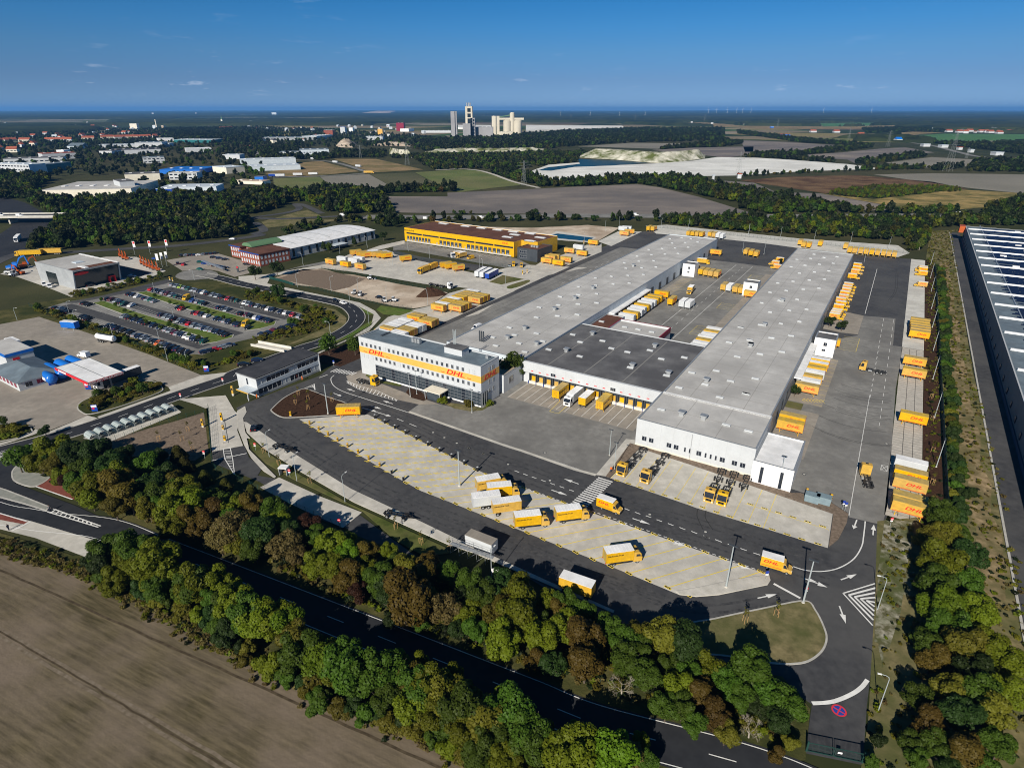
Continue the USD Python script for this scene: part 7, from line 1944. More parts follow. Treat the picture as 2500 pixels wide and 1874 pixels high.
def b_lamp(h):
 def f():
  t=thing('street_lamp','','street lamp')
  MB().cyl((0,0,0),(0,0,h-.6),.09,.06,6).build('pole',M['pole'],t)
  p=[(0,0,h-.6),(.15,0,h-.15),(.6,0,h+.05),(1.3,0,h+.1)]
  m=MB()
  for a,b in zip(p,p[1:]):
   m.cyl(a,b,.05,n=6)
  m.build('arm',M['pole'],t)
  MB().box(1.2,1.8,-.12,.12,h+.03,h+.14).build('lamp_head',M['lamp'],t)
  return t
 return Kind(f)
MAST,MAST10,LAMP,LAMP6=b_mast(10.6,.2),b_mast(11),b_lamp(8),b_lamp(6)
for lab,fr,x_,y_ in(('tall grey mast on the planted island','J',695,380),('tall grey mast on the concrete truck parking, between bollards and trucks','J',1803,988),('tall grey mast near the right end of the truck parking','L',200,1335),('grey mast beside the stop line, above the dry grass island','L',720,1440)):
 b_=MAST(lab,P(fr,x_,y_)[:2],0,SITE)
for i,(lab,fr,x_,y_)in enumerate((('light mast at the end of the grey paved yard','K',1340,385),('light mast on the footpath beside the leftmost tractor','K',1382,500),('lamp post before the white annex','L',553,660),('lamp post near the left window end of the office block','J',1388,235),('lamp post before the glass front of the office block','J',1443,215),('lamp post at the right corner of the office block','J',1908,370))):
 MAST10(lab,P(fr,x_,y_)[:2],0,SITE,(.7,.7,(.75,.75,.85,.8,.8,.75)[i]))
for i,(x_,y_,zz)in enumerate((('H',1490,370),('H',1488,470),('H',1492,580),('H',1497,705),('H',1503,850),('H',1508,1037),('H',1507,1250),('H',1520,1545),('L',1618,525))):
 MAST10(f'{nth(i)} leaning light mast from the far end of the green fence',P(x_,y_,zz)[:2],0,SITE+90,(.8,.8,.8),group='light masts along the green fence')
for i,(fr,x_,y_)in enumerate((('J',200,745),('J',432,945),('J',838,1125),('K',345,1440),('L',1222,1485+0),('M',1225,930))):
 LAMP(('street lamp at the left end of the grass strip with saplings','street lamp beside the small shelter','street lamp on the long footpath above the bend','street lamp among the trees below the scaffold','street lamp beside the chevron triangle','street lamp on the verge beside the exit lane')[i],P(fr,x_,y_)[:2],0,(60,60,60,60,160,160)[i],group='curved street lamps')
for i,(x_,y_)in enumerate(((145,695),(640,720),(585,640),(955,840),(1350,890),(1585,1085),(1310,480),(1650,540),(2075,690),(1415,1040),(1640,360),(1290,335),(1470,690))):
 LAMP6(f'{nth(i)} car park lamp in order from the left rear',P('E',x_,y_)[:2],0,20*i,group='lamps of the staff car park')
for i,(fr,x_,y_)in enumerate((('F',435,590),('F',722,625),('F',950,640),('F',1190,720),('F',1535,745),('F',880,740),('F',720,1030),('F',1040,900),('F',130,470),('F',485,410),('F',795,310),('F',1240,410),('F',1370,290),('F',1550,350),('F',1760,330),('F',1975,440),('F',2000,470),('F',1025,260),('G',120,560),('G',710,370),('G',780,215))):
 LAMP(f'{nth(i)} thin lamp post around the storage yard and the building ground',P(fr,x_,y_)[:2],0,30*i,group='lamp posts around the storage yard')
for i,(fr,x_,y_)in enumerate((('C',1430,1240),('C',1660,1245),('C',2165,1295),('D',85,1185),('D',330,1210),('D',590,1235),('D',870,1250),('D',1165,1290),('C',1075,1225),('C',960,1260),('D',40,1310),('D',205,1330),('D',978,1385))):
 MAST10(f'{nth(i)} thin light mast along the back edge of the yard',P(fr,x_,y_)[:2],0,SITE,(.6,.6,.8),group='light masts along the back edge')
def b_sign(kind):
 def f():
  t=thing('traffic_sign','','traffic sign')
  MB().cyl((0,0,0),(0,0,2.6),.04,n=6).build('post',M['pole'],t)
  MB().cyl((0,-.05,2.3),(0,-.09,2.3),.38,n=16).build('plate',M['kerb_red' if kind=='red' else 'paint_blue'],t)
  if kind=='red':
   MB().box(-.25,.25,-.11,-.095,2.24,2.36).build('bar',M['white_clean'],t)
  MB().box(-.3,.3,-.09,-.05,1.5,1.85).build('sub_plate',M['white_clean'],t)
  return t
 return Kind(f)
SGR,SGB=b_sign('red'),b_sign('blue')
for i,(fr,x_,y_)in enumerate((('J',85,690),('J',375,915),('J',795,1340),('I',1730,480),('L',1305,925),('L',1325,840),('E',1885,1240),('E',1530,1370),('L',728,1400))):
 SGR(('round red sign at the left end of the grass strip','round red sign beside the small shelter','round red sign on the lower exit lane','round red sign below the gate lanes','round red sign below the last trailer bay','round red sign before the nearest swap body','round red sign at the gatehouse barrier','round red sign on the pavement of the access road','red and blue signs on the mast at the stop line')[i],P(fr,x_,y_)[:2],0,0,group='round red traffic signs')
for i,(fr,x_,y_)in enumerate((('L',1000,820),('L',985,810),('F',745,1260),('L',467,1290))):
 SGB(('right of two blue signs at the end of the gravel strip','left of two blue signs at the end of the gravel strip','blue sign before the zebra crossing at the gatehouse','blue sign on the concrete tip of the truck parking')[i],P(fr,x_,y_)[:2],0,0,group='round blue traffic signs')
def b_shelter():
 t=thing('bicycle_shelter','','bicycle shelter')
 for y_ in(-2.0,2.0):
  m=MB()
  p=[(math.cos(a)*1.5,y_,1.1+math.sin(a)*1.3)for a in np.linspace(0,math.pi,9)]
  for a,b in zip(p,p[1:]):
   m.cyl(a,b,.06,n=5)
  m.cyl((1.5,y_,0),(1.5,y_,1.1),.06,n=5).cyl((-1.5,y_,0),(-1.5,y_,1.1),.06,n=5)
  m.build('hoop',M['metal'],t)
 for k in range(4):
  a0,a1=math.pi*k/4+.03,math.pi*(k+1)/4-.03
  q=[(math.cos(a)*1.52,1.1+math.sin(a)*1.32)for a in np.linspace(a0,a1,4)]
  MB().side([(x_,z_+.02)for x_,z_ in q[::-1]]+[(x_,z_)for x_,z_ in q],-2.1,2.1).build('roof_pane',M['shelter'],t)
 MB().box(-.8,.8,-1.8,-1.75,.3,.8).box(-.8,.8,.2,.25,.3,.8).box(-.8,.8,1.7,1.75,.3,.8).build('bicycle_rack',M['clad_dark'],t)
 return t
M['shelter']=usdkit.material(stage,'/World/Looks/clear_roof_pane',{'t':('transparent_bsdf',{'color':(.8,.86,.85)}),'g':('principled_bsdf',{'base_color':(.55,.62,.62),'roughness':.25}),'x':('mix_closure',{'fac':.55})},[('t.BSDF','x.closure1'),('g.BSDF','x.closure2')],surface='x.closure')
SHEL=Kind(b_shelter)
a,b=P('I',780,320)[:2],P('I',1420,85)[:2]
ds_=b-a
rr=math.degrees(math.atan2(ds_[1],ds_[0]))
for k in range(10):
 SHEL(f'{nth(k)} arched clear bicycle shelter from the left',a+ds_*k/9,0,rr,(float(np.linalg.norm(ds_))/9/3.05,.95,1.0),group='row of arched bicycle shelters')
def fence(label,path,h=2.0,step=2.5,screen=False,sub=.5):
 L=LineString(path)
 t=thing('fence',label,'fence',(0,0))
 n=int(L.length//step)
 w=MB()
 pts_=[np.array(L.interpolate(L.length*k/n).coords[0])for k in range(n+1)]
 for k,q in enumerate(pts_):
  if k<250:
   MB().box(q[0]-.04,q[0]+.04,q[1]-.04,q[1]+.04,0,h).build('post',M['fence'],t)
 for a,b in zip(pts_,pts_[1:]):
  d=b-a
  ln=np.linalg.norm(d)
  r_=math.degrees(math.atan2(d[1],d[0]))
  if screen:
   w.obox((a+b)/2,r_,ln-.1,.03,.1,h-.05)
  else:
   for z_ in np.arange(.1,h,.38):
    w.obox((a+b)/2,r_,ln-.1,.012,z_,z_+.02)
   m=int(ln/sub)
   for j in range(1,m):
    w.obox(a+d*j/m,r_,.02,.012,.05,h-.02)
 w.build('wire_mesh',M['fence_screen' if screen else 'fence'],t,kind='stuff')
fence('tall green screen fence along the right side of the trailer bays',[S(77.2,-4),S(77.2,310)],2.6,3,True)
fence('green mesh fence between filling station and staff car park',mixpts(('E',250,580,540,700),('E',860,800,1250,950,1600,1120)),2,3)
fence('green mesh fence along the sandy building ground',mixpts(('F',205,525,400,575),('F',620,620,880,690),('F',1100,735,1400,780)),2,2.5)
fence('short dark green screened fence at the gate of the building ground',mixpts(('F',200,520,300,545,400,575)),1.6,2.5,True)
fence('fence behind the footpath outside the bend of the access road',mixpts(('F',640,1140,860,1040,1050,945)),2,2.5)
fence('mesh fence between storage yard and sandy ground',mixpts(('F',640,440),('X',0,165,600,290,1290,410)),2,3)
fence('mesh fence along the yellow hall yard',mixpts(('Y',0,440,300,505,800,610)),2,3)
fence('mesh fence before the dark office box',mixpts(('Y',600,490,1000,560,1480,610)),2,3)
fence('green fence behind the back concrete strip',[S(-125,352),S(62,346)],2.2,3)
fence('green fence behind the bicycle shelters',mixpts(('I',900,355,1300,210,1720,100)),1.8,2.5)
fence('fence at the edge of the machinery dealer',mixpts(('Z',600,640,1000,550,1350,475)),1.8,3)
fence('fence along the lower border of the yard behind the tree belt',mixpts(('I',1760,60,1790,560),('J',100,1020,800,1350)),1.8,3)
a,b=P('M',740,1195)[:2],P('M',1120,1275)[:2]
d=b-a
ln=float(np.linalg.norm(d))
t=thing('sliding_gate','dark green double gate across the exit lane with a small white plate','gate',a,0,math.degrees(math.atan2(d[1],d[0])))
for x0_,x1_ in((.1,ln*.48),(ln*.5,ln-.1)):
 g_=MB().box(x0_,x1_,-.04,.04,.1,.2).box(x0_,x1_,-.04,.04,1.9,2.0).box(x0_,x0_+.08,-.04,.04,.2,1.9).box(x1_-.08,x1_,-.04,.04,.2,1.9)
 for u in np.arange(x0_+.2,x1_-.1,.17):
  g_.box(u,u+.025,-.012,.012,.2,1.9)
 g_.build('gate_leaf',M['fence'],t)
for x0_ in(0,ln):
 MB().box(x0_-.1,x0_+.1,-.1,.1,0,2.2).build('post',M['fence'],t)
MB().box(ln*.54,ln*.62,-.06,-.04,1.0,1.35).build('plate',M['white_clean'],t)
for i,(x0_,x1_)in enumerate(((740,812),(812,895))):
 q=P('L',(x0_+x1_)/2,755+12*i)[:2]
 t=thing('waste_container',('left','right')[i]+' of two blue grey steel waste containers on the gravel strip','waste container',q,.12,SITE)
 MB().side([(-1.6,.1),(1.6,.1),(1.7,1.9),(-1.7,1.9)],-1.1,1.1).build('body',M['bin'],t)
 MB().box(-1.7,1.7,-1.12,1.12,1.91,2.05).build('lid',M['bin'],t)
for i,(x_,y_)in enumerate(((745,700),(908,740))):
 BL_Y(('banded bollard left of the waste containers','banded bollard right of the waste containers')[i],P('L',x_,y_)[:2],.12,group='banded bollards at the waste containers')
def b_terminal():
 t=thing('gate_terminal','','terminal')
 MB().box(-.3,.3,-.3,.3,0,.5).build('base',M['concrete'],t)
 MB().box(-.28,.28,-.28,.28,.5,2.4).build('housing',M['yellow'],t)
 MB().box(-.2,.2,-.31,-.28,1.3,1.9).build('screen',M['black'],t)
 return t
TERM=Kind(b_terminal)
for i,(fr,x_,y_)in enumerate((('I',1715,215),('I',1875,170),('I',1885,240),('I',1900,335),('E',1968,1330),('J',1645,275),('G',300,475),('G',262,485),('Z',1435,495),('Z',1460,505),('J',380,400),('G',778,225))):
 TERM(('yellow gate post left of the gate lanes','yellow gate post at the top of the lane island','second yellow gate post on the lane island','lowest yellow gate post on the lane island','tall yellow post at the gatehouse canopy','yellow post at the office entrance bed','right yellow post at the barrier of the storage yard','left yellow post at the barrier of the storage yard','left yellow post at the car park entry','right yellow post at the car park entry','small yellow post on the planted island','yellow post beside the settling basin')[i],P(fr,x_,y_)[:2],0,0,(1,1,(1.2,1.3,.7,.8,1.5,1.2,1.1,1.1,.8,.8,.7,1.1)[i]),group='yellow gate posts')
slab('lane_island',mixpts(('I',1862,160,1890,150),('I',1925,350,1880,360)),'kerb',0,.15,'narrow kerbed island between the gate lanes')
t=thing('small_shelter','small white roofed shelter on the grass strip beside the red sign','shelter',P('J',330,890)[:2],.13,SITE+25)
MB().box(-1.2,1.2,-1.0,1.0,2.2,2.4).build('roof',M['white_clean'],t)
MB().box(-1.1,-1.0,-.9,.9,0,2.2).build('side_wall',M['frame'],t)
MB().box(1.0,1.1,-.9,.9,0,2.2).build('side_wall',M['frame'],t)
MB().box(-.999,.999,.8,.9,0,2.2).build('back_wall',M['glass_blue'],t)
MB().box(-.8,.8,.3,.75,.4,.5).build('bench',M['timber'],t)
a,b=P('K',40,1165)[:2],P('K',390,1285)[:2]
d=b-a
ln=float(np.linalg.norm(d))
t=thing('scaffold','silver scaffold platform with railings beside the white and blue trailer','scaffold',a,.1,math.degrees(math.atan2(d[1],d[0])))
MB().box(0,ln,-2.0,-1.0,2.3,2.4).build('deck',M['metal'],t)
k=0
while k*2.2<ln:
 for y_ in(-2.0,-1.0):
  MB().cyl((k*2.2,y_,0),(k*2.2,y_,3.5),.05,n=5).build('post',M['metal'],t)
 k+=1
for z_ in(2.9,3.45):
 MB().box(0,ln,-2.03,-1.98,z_,z_+.05).box(0,ln,-1.02,-.97,z_,z_+.05).build('railing',M['metal'],t)
m=MB()
for k in range(int(ln/2.2)):
 m.cyl((k*2.2,-2,.1),(k*2.2+2.2,-2,2.3),.035,n=4)
m.build('brace',M['metal'],t)
t=thing('information_board','white information board on two posts among the trees below the scaffold','sign board',P('K',380,1450)[:2],0,SITE+40)
MB().box(-.9,.9,-.04,.04,2.6,3.6).build('board',M['white_clean'],t)
MB().cyl((-.7,0,0),(-.7,0,2.6),.05,n=6).cyl((.7,0,0),(.7,0,2.6),.05,n=6).build('posts',M['pole'],t)
def b_flag(m1,m2):
 def f():
  t=thing('flag','','flag')
  MB().cyl((0,0,0),(0,0,7.5),.06,n=6).build('pole',M['pole'],t)
  MB().box(.07,1.3,-.02,.02,4.2,7.4).build('cloth',M[m1],t)
  if m2:
   MB().box(.2,1.2,-.026,.026,6.0,7.2).build('emblem',M[m2],t)
  return t
 return Kind(f)
FLR,FLW=b_flag('white_clean','kerb_red'),b_flag('white_clean',None)
for i,(x_,y_)in enumerate(((1140,285),(1270,280),(1410,270))):
 FLR(('left','middle','right')[i]+' flag with red mark along the road behind the excavators',P('Z',x_,y_)[:2],0,0,1.25,group='flags with red mark')
for i,(x_,y_)in enumerate(((1335,400),(1372,390),(1410,380))):
 FLW(('left','middle','right')[i]+' plain white flag beside the excavators',P('Z',x_,y_)[:2],0,0,1.25,group='plain white flags')
for i,(fr,x_,y_)in enumerate((('E',805,1470),('E',750,1285),('E',1745,1135),('E',15,1620))):
 t=thing('advertising_board',('blue and white board on the planted island of the filling station','red and blue board beside the lorry at the filling station','blue and white board at the hedge beside the access road','blue and white board in the lower left corner of the filling station')[i],'sign board',P(fr,x_,y_)[:2],.1,10)
 MB().box(-.9,.9,-.06,.06,.2,2.6).build('board',M['blue_deep'],t)
 MB().box(-.8,.8,-.08,-.061,1.7,2.4).build('panel',M['white_clean'],t)
 MB().box(-.7,.1,-.095,-.081,1.0,1.5).build('emblem',M['kerb_red'],t)
t=thing('entrance_pylon','dark entrance pylon with a red top before the brick office','sign board',P('Z',2010,430)[:2],0,SITE)
MB().box(-.9,.9,-.15,.15,0,3.6).build('slab',M['clad_dark'],t)
MB().box(-.8,.8,-.17,-.151,2.6,3.4).build('emblem',M['kerb_red'],t)
t=thing('trash_shelter','long pale metal bicycle shelter in the brick office car park','shelter',P('Z',1800,395)[:2],0,SITE-12)
MB().box(-16,16,-1,1,2.2,2.35).build('roof',M['metal'],t)
for k in range(9):
 MB().box(-15.8+3.9*k,-15.7+3.9*k,.8,.9,0,2.2).build('post',M['metal'],t)
t=thing('guard_booth','small white booth with dark roof at the near end of the storage yard','booth',S(-131,45.5),0,SITE)
MB().box(-2,2,-1.5,1.5,0,2.6).build('wall',M['white'],t)
MB().box(-2.3,2.3,-1.8,1.8,2.6,2.85).build('roof',M['clad_dark'],t)
window(t,-1,.8,1.0,2.0,y=-1.51,panes=2)
t=thing('stair_ramp','pale walled stair ramp between car park and gatehouse','ramp',P('R',1450,1040)[:2],0,SITE+8)
MB().box(-9,9,-2.2,-1.9,0,1.1).build('side_wall',M['concrete_new'],t)
MB().box(-9,9,1.9,2.2,0,1.1).build('side_wall',M['concrete_new'],t)
MB().box(-9,9,-1.899,1.899,0,.08).build('walkway',M['concrete'],t)
a,b=P('A',-150,1195)[:2],P('A',340,1190)[:2]
d=b-a
t=thing('road_bridge','concrete road bridge crossing the dark highway at the left edge','bridge',a,0,math.degrees(math.atan2(d[1],d[0])))
ln=float(np.linalg.norm(d))
MB().box(-80,ln+20,-6,10,5.2,6.4).build('deck',M['concrete'],t)
MB().box(-80,ln+20,-6.2,-5.9,6.41,7.3).box(-80,ln+20,9.9,10.2,6.41,7.3).build('parapet',M['concrete_new'],t)
MB().box(-80,ln+20,-5,9,6.41,6.44).build('carriageway',M['asphalt'],t)
for u in(.2,.52):
 MB().box(ln*u-.6,ln*u+.6,-3,7,0,5.2).build('pier',M['concrete'],t)
def pylon(label,fr,xb,yb,ytop):
 p=P(fr,xb,yb)
 h_=(yb-ytop)/FR[fr][2]*float(p[1]*CP+HCAM*SP)/F_PX
 t=thing('power_pylon',label,'power pylon',p[:2],0,25)
 w=h_*.085
 m=MB()
 for sx_ in(-1,1):
  for sy in(-1,1):
   m.cyl((sx_*w,sy*w,0),(sx_*w*.12,sy*w*.12,h_),.14,.09,4)
 for k in range(9):
  z0,z1=h_*k/9,h_*(k+1)/9
  a_,b_=w*(1-.88*k/9),w*(1-.88*(k+1)/9)
  for s_ in(-1,1):
   m.cyl((-a_,s_*a_,z0),(b_,s_*b_,z1),.06,n=3).cyl((s_*a_,a_,z0),(s_*b_,-b_,z1),.06,n=3)
 m.build('lattice',M['pylon'],t)
 for u,l_ in((.68,.26),(.8,.34),(.92,.22)):
  MB().cyl((-h_*l_,0,h_*u),(h_*l_,0,h_*u),.16,n=4).build('cross_arm',M['pylon'],t)
M['pylon']=mat('pylon_steel',(.20,.22,.22))
for q in(('pylon on the chalk edge left of the white pit','C',272,870,675),('pylon before the right part of the white pit','C',2080,790,600),('pylon far off beside the tan field','D',308,355,290),('pylon behind the small green paddock','D',858,445,360),('pylon right of the mauve field hedge','D',1158,500,383),('tall pylon before the harvested field','D',1620,690,410),('slim pylon beside the dark road','D',1765,590,510),('pylon above the dry field left of the pit','B',1362,700,520),('pylon in the scrub left of the pit','B',968,640,540),('distant pylon above the dark wood','C',1210,345,275),('distant pylon left of the dark wood','C',668,325,275),('pylon far right of the dark wood','C',1793,350,285)):
 pylon(*q)
def b_turbine():
 t=thing('wind_turbine','','wind turbine')
 MB().cyl((0,0,0),(0,0,100),2.6,1.5,8).build('tower',M['white_clean'],t)
 MB().box(-1.8,1.8,-3,4,99,103).build('nacelle',M['white_clean'],t)
 for k in range(3):
  a_=math.radians(90+120*k)
  MB().cyl((0,-3.5,101),(45*math.cos(a_),-3.5,101+45*math.sin(a_)),1.8,.4,4).build('blade',M['white_clean'],t)
 return t
TURB=Kind(b_turbine)
for i,(fr,x_)in enumerate((('C',1825),('C',1895),('C',1985),('C',2065),('C',2115),('C',2185),('D',660),('D',1030),('C',1075),('C',1293),('C',830),('C',578))):
 u=FR[fr][0]+x_/FR[fr][2]
 y_=14500.0 if i<8 else 9000.0
 TURB(f'{nth(i if i < 8 else i - 8)} tiny white wind turbine '+('counted from the left on the right half of the horizon' if i<8 else 'counted from the right before the distant forest edge'),((u-CXP)/F_PX*(y_*CP+HCAM*SP),y_),0,10*i,1.0 if i<8 else.55,group='wind turbines on the horizon')
def person(label,xy,rot,top,trouser,hair=(.04,.03,.02),z=.0,step=.12):
 t=thing('person',label,'person',xy,z,rot)
 J={'neck':(0,0,1.50),'chest':(0,0,1.30),'belly':(0,0,1.08),'pelv':(0,0,.95),'head':(0,.02,1.66)}
 man=[]
 def hull(*sph):
  return manifold3d.Manifold.batch_hull([manifold3d.Manifold.sphere(r_,12).translate(p_)for p_,r_ in sph])
 bones=[((J['chest'],.155),(J['belly'],.13)),((J['belly'],.13),(J['pelv'],.145)),((J['neck'],.06),((0,.01,1.58),.06)),((J['chest'],.14),(J['neck'],.07)),((J['head'],.10),((0,.03,1.60),.075))]
 for s in(-1,1):
  sh,el,ha=(s*.19,0,1.42),(s*.25,-.04+s*.05,1.14),(s*.26,.06+s*.06,.90)
  hip,kn,an,to=(s*.09,0,.92),(s*.10,s*step*.6+.03,.50),(s*.10,s*step,.09),(s*.10,s*step+.14,.05)
  bones+=[(((s*.1,0,1.42),.08),(sh,.068)),((sh,.058),(el,.045)),((el,.043),(ha,.033)),((ha,.036),((ha[0],ha[1]+.03,ha[2]-.10),.028)),((hip,.095),(kn,.065)),((kn,.062),(an,.045)),((an,.048),(to,.038))]
 for a_,b_ in bones:
  man.append(hull(a_,b_))
 bd=manifold3d.Manifold.batch_boolean(man,manifold3d.OpType.Add).refine_to_length(.05)
 mm=bd.to_mesh()
 tm=trimesh.Trimesh(mm.vert_properties[:,:3],mm.tri_verts,process=False)
 trimesh.smoothing.filter_taubin(tm,iterations=6)
 v,f=np.asarray(tm.vertices),np.asarray(tm.faces)
 MB().add(v,f).build('body',M['skin'],t,smooth=True)
 nrm=np.asarray(tm.vertex_normals)
 zc=v[f].mean(1)
 for nm,m_,sel in(('jacket',top,(zc[:,2]>.93)&(zc[:,2]<1.50)),('trousers',trouser,(zc[:,2]<=.95)&(zc[:,2]>.10)&(np.abs(zc[:,0])<.22)),('shoes','black',zc[:,2]<=.11),('hair','bark',(zc[:,2]>1.66)&(zc[:,1]<.07))):
  MB().add(v+nrm*.014,f[sel]).build(nm,M[m_],t,smooth=True)
for lab,fr,x_,y_,c,tr,ro in(('person in orange workwear walking before the gatehouse front','F',478,1375,'hivis','hivis',-60),('person in orange workwear at the corner of the gatehouse','J',95,250,'hivis','hivis',20),('person in orange workwear at the parked tractor near the zebra crossing','K',1352,525,'hivis','dark_cloth',160),('person in dark clothes walking on the pavement below the junction','I',78,1085,'dark_cloth','dark_cloth',70),('person in grey clothes standing on the traffic island tip','I',425,925,'roof_dark','dark_cloth',200)):
 person(lab,P(fr,x_,y_)[:2],ro,c,tr,z=.13 if 'gatehouse front' in lab else.05)
def inside(pg,n,r):
 x0,y0,x1,y1=pg.bounds
 out=np.zeros((0,2))
 while len(out)<n:
  q=np.c_[r.uniform(x0,x1,n*3),r.uniform(y0,y1,n*3)]
  out=np.vstack([out,q[shapely.contains_xy(pg,q[:,0],q[:,1])]])
 return out[:n]
 # ------------------------------------------------------------------ vegetation
def crown_mesh(seed,n,R,H0,H1,leaf,shape='round',lobes=9,up=.3):
 """leaf-sized faces spread through lobes of a crown of radius R between heights H0 and H1"""
 r=np.random.default_rng(seed)
 zc,hz=(H0+H1)/2,(H1-H0)/2
 L=[]
 for k in range(lobes):
  a,u=r.uniform(0,2*math.pi),r.uniform(-.55,.85)
  rad=math.sqrt(max(.05,1-u*u))*r.uniform(.35,.72)
  if shape=='cone':
   rad=(1-(u+1)/2)*.75+.05
  L.append((rad*R*1.12*math.cos(a),rad*R*1.12*math.sin(a),zc+u*hz*.85,r.uniform(.22,.44)*R))
 L.append((0,0,zc-.1*hz,.58*R))
 L=np.array(L)
 w=L[:,3]**2
 pick=r.choice(len(L),n,p=w/w.sum())
 d=r.normal(size=(n,3))
 d/=np.linalg.norm(d,axis=1)[:,None]
 rad=r.uniform(.62,1.06,n)**.6
 c=L[pick,:3]+d*(L[pick,3]*rad)[:,None]*[1,1,min(1.5,hz/R*1.1)]
 if shape=='cone':
  k=np.clip((c[:,2]-H0)/(H1-H0),0,1)
  lim=R*(1.02-k)+.12*R
  q=np.hypot(c[:,0],c[:,1])
  c[:,:2]*=np.minimum(1,lim/np.maximum(q,1e-6))[:,None]
 c[:,2]=np.clip(c[:,2],H0*.6,H1*1.05)
 nn=d+r.normal(0,.45,(n,3))+[0,0,up]
 nn/=np.linalg.norm(nn,axis=1)[:,None]
 t1=np.cross(nn,r.normal(size=(n,3)))
 t1/=np.linalg.norm(t1,axis=1)[:,None]
 t2=np.cross(nn,t1)
 s=leaf*r.uniform(.6,1.35,n)[:,None]
 v=np.stack([c-t1*s-t2*s*.45,c+t1*s*.3-t2*s*.75,c+t1*s+t2*s*.35,c-t1*s*.2+t2*s*.8],1).reshape(-1,3)
 i=np.arange(n)*4
 f=np.vstack([np.c_[i,i+1,i+2],np.c_[i,i+2,i+3]])
 return v,f
def trunk_mesh(seed,H,R,r0,limbs=6):
 r=np.random.default_rng(seed)
 m=MB().cyl((0,0,0),(r.normal(0,.1),r.normal(0,.1),H*.62),r0,r0*.5,7)
 for k in range(limbs):
  a,z0=r.uniform(0,2*math.pi),H*r.uniform(.22,.55)
  l_=R*r.uniform(.5,.85)
  m.cyl((0,0,z0),(math.cos(a)*l_,math.sin(a)*l_,z0+H*r.uniform(.12,.34)),r0*.42,r0*.12,5)
 return m
def b_tree(name,leafk,seed,n,leaf,shape='round',R=3.6,H=8.4,H0=1.3,bark='bark',cat='tree',lobes=17):
 def f():
  t=thing(name,'',cat)
  trunk_mesh(seed,H,R,.2*H/8,6).build('trunk',M[bark],t)
  MB().add(*crown_mesh(seed,n,R,H0,H,leaf,shape,lobes)).build('crown',LEAF[leafk],t)
  return t
 return Kind(f)
NLEAF=8000
TREE={}
for j,(k,shp)in enumerate((('green','round'),('dark','round'),('yellow','round'),('olive','round'),('brown','round'),('tan','round'),('russet','round'),('bright','round'),('conifer','cone'))):
 for v in range(2 if k in('green','dark','yellow','olive')else 1):
  TREE[k,v]=b_tree('conical_tree' if shp!='round' else 'autumn_tree' if k in('brown','tan','russet','olive')else 'broad_tree',k,100+10*j+v,NLEAF if k!='tan' else 4200,.19,shp,H0=.8 if shp=='cone' else 1.2,R=3.6 if shp=='round' else 2.9)
def b_bare():
 t=thing('bare_tree','','tree')
 r=np.random.default_rng(8)
 m=MB().cyl((0,0,0),(.1,0,2.2),.24,.18,7)
 def grow(p,d,l_,w,n):
  q=p+d*l_
  m.cyl(p,q,w,w*.6,5)
  if n:
   for _ in range(3):
    e=d+r.normal(0,.45,3)+[0,0,.15]
    grow(q,e/np.linalg.norm(e),l_*.72,w*.55,n-1)
 for k in range(4):
  a=k*1.6+.3
  e=np.array([math.cos(a)*.6,math.sin(a)*.6,.8])
  grow(np.array([.1,0,2.0]),e,1.8,.12,4)
 m.build('trunk',M['bark_pale'],t)
 MB().add(*crown_mesh(77,260,3.0,2.5,7.5,.14)).build('crown',LEAF['tan'],t)
 return t
TREE['bare',0]=Kind(b_bare)
HEDGE={k:b_tree('hedge_bush',k,700+j,3600,.19,'round',R=2.4,H=3.6,H0=.05,cat='bush',lobes=9)for j,k in enumerate(('green','dark','olive','yellow','bright'))}
COL=dict(green='mid green',dark='dark green',yellow='yellow green',olive='olive brown',brown='rusty brown',tan='faded tan',russet='dark russet',bright='bright green',conifer='pointed dull green',bare='nearly bare pale')
CNT={}
TREES_XY=[]
def crowns(where,group,fr,items,hf=2.3,zf=.58):
 """crowns seen in the picture: centre, radius in picture points, kind"""
 out=[]
 a=FR[fr]
 for x_,y_,r_,k in items:
  p=P(fr,x_,y_,5.0)
  dist=float(p[1]*CP-(5-HCAM)*SP)
  R=r_/a[2]*dist/F_PX
  H=float(np.clip(R*hf,3.0,11.5))
  p=P(fr,x_,y_,H*zf)
  out.append((p[0],p[1],R,H,k,group,where))
 return out
ALL=[]
B1,B2='tree belt between road and truck yard','tree row between road and stubble field'
g,yg,dg,ol,br,tn,ru,bg,co,ba='green','yellow','dark','olive','brown','tan','russet','bright','conifer','bare'
ALL+=crowns('in the belt between road and truck yard',B1,'I',[(240,430,70,g),(450,420,140,yg),(330,500,110,yg),(620,470,130,dg),(560,380,110,ol),(800,440,130,dg),(700,560,110,g),(950,560,130,dg),(880,640,120,g),(790,710,140,yg),(760,800,110,yg),(1000,700,150,br),(1090,800,140,br),(960,880,110,ol),(1050,470,100,dg),(1250,540,120,g),(1500,440,90,co),(1560,540,95,co),(1400,620,110,dg),(1300,720,120,dg),(1500,720,110,g),(1730,650,90,co),(1900,710,80,co),(1960,840,90,g),(1450,900,140,yg),(1620,850,150,yg),(1760,800,80,yg),(1250,900,110,ol),(1450,1050,110,yg),(1610,980,120,br),(1700,1060,120,br),(1960,1060,150,tn),(1850,1170,120,tn),(2120,870,110,br),(2120,760,80,co),(2150,1250,110,g),(2000,1200,100,ol),(610,640,90,ru),(450,520,90,dg),(1180,640,90,dg),(1330,480,80,dg)])
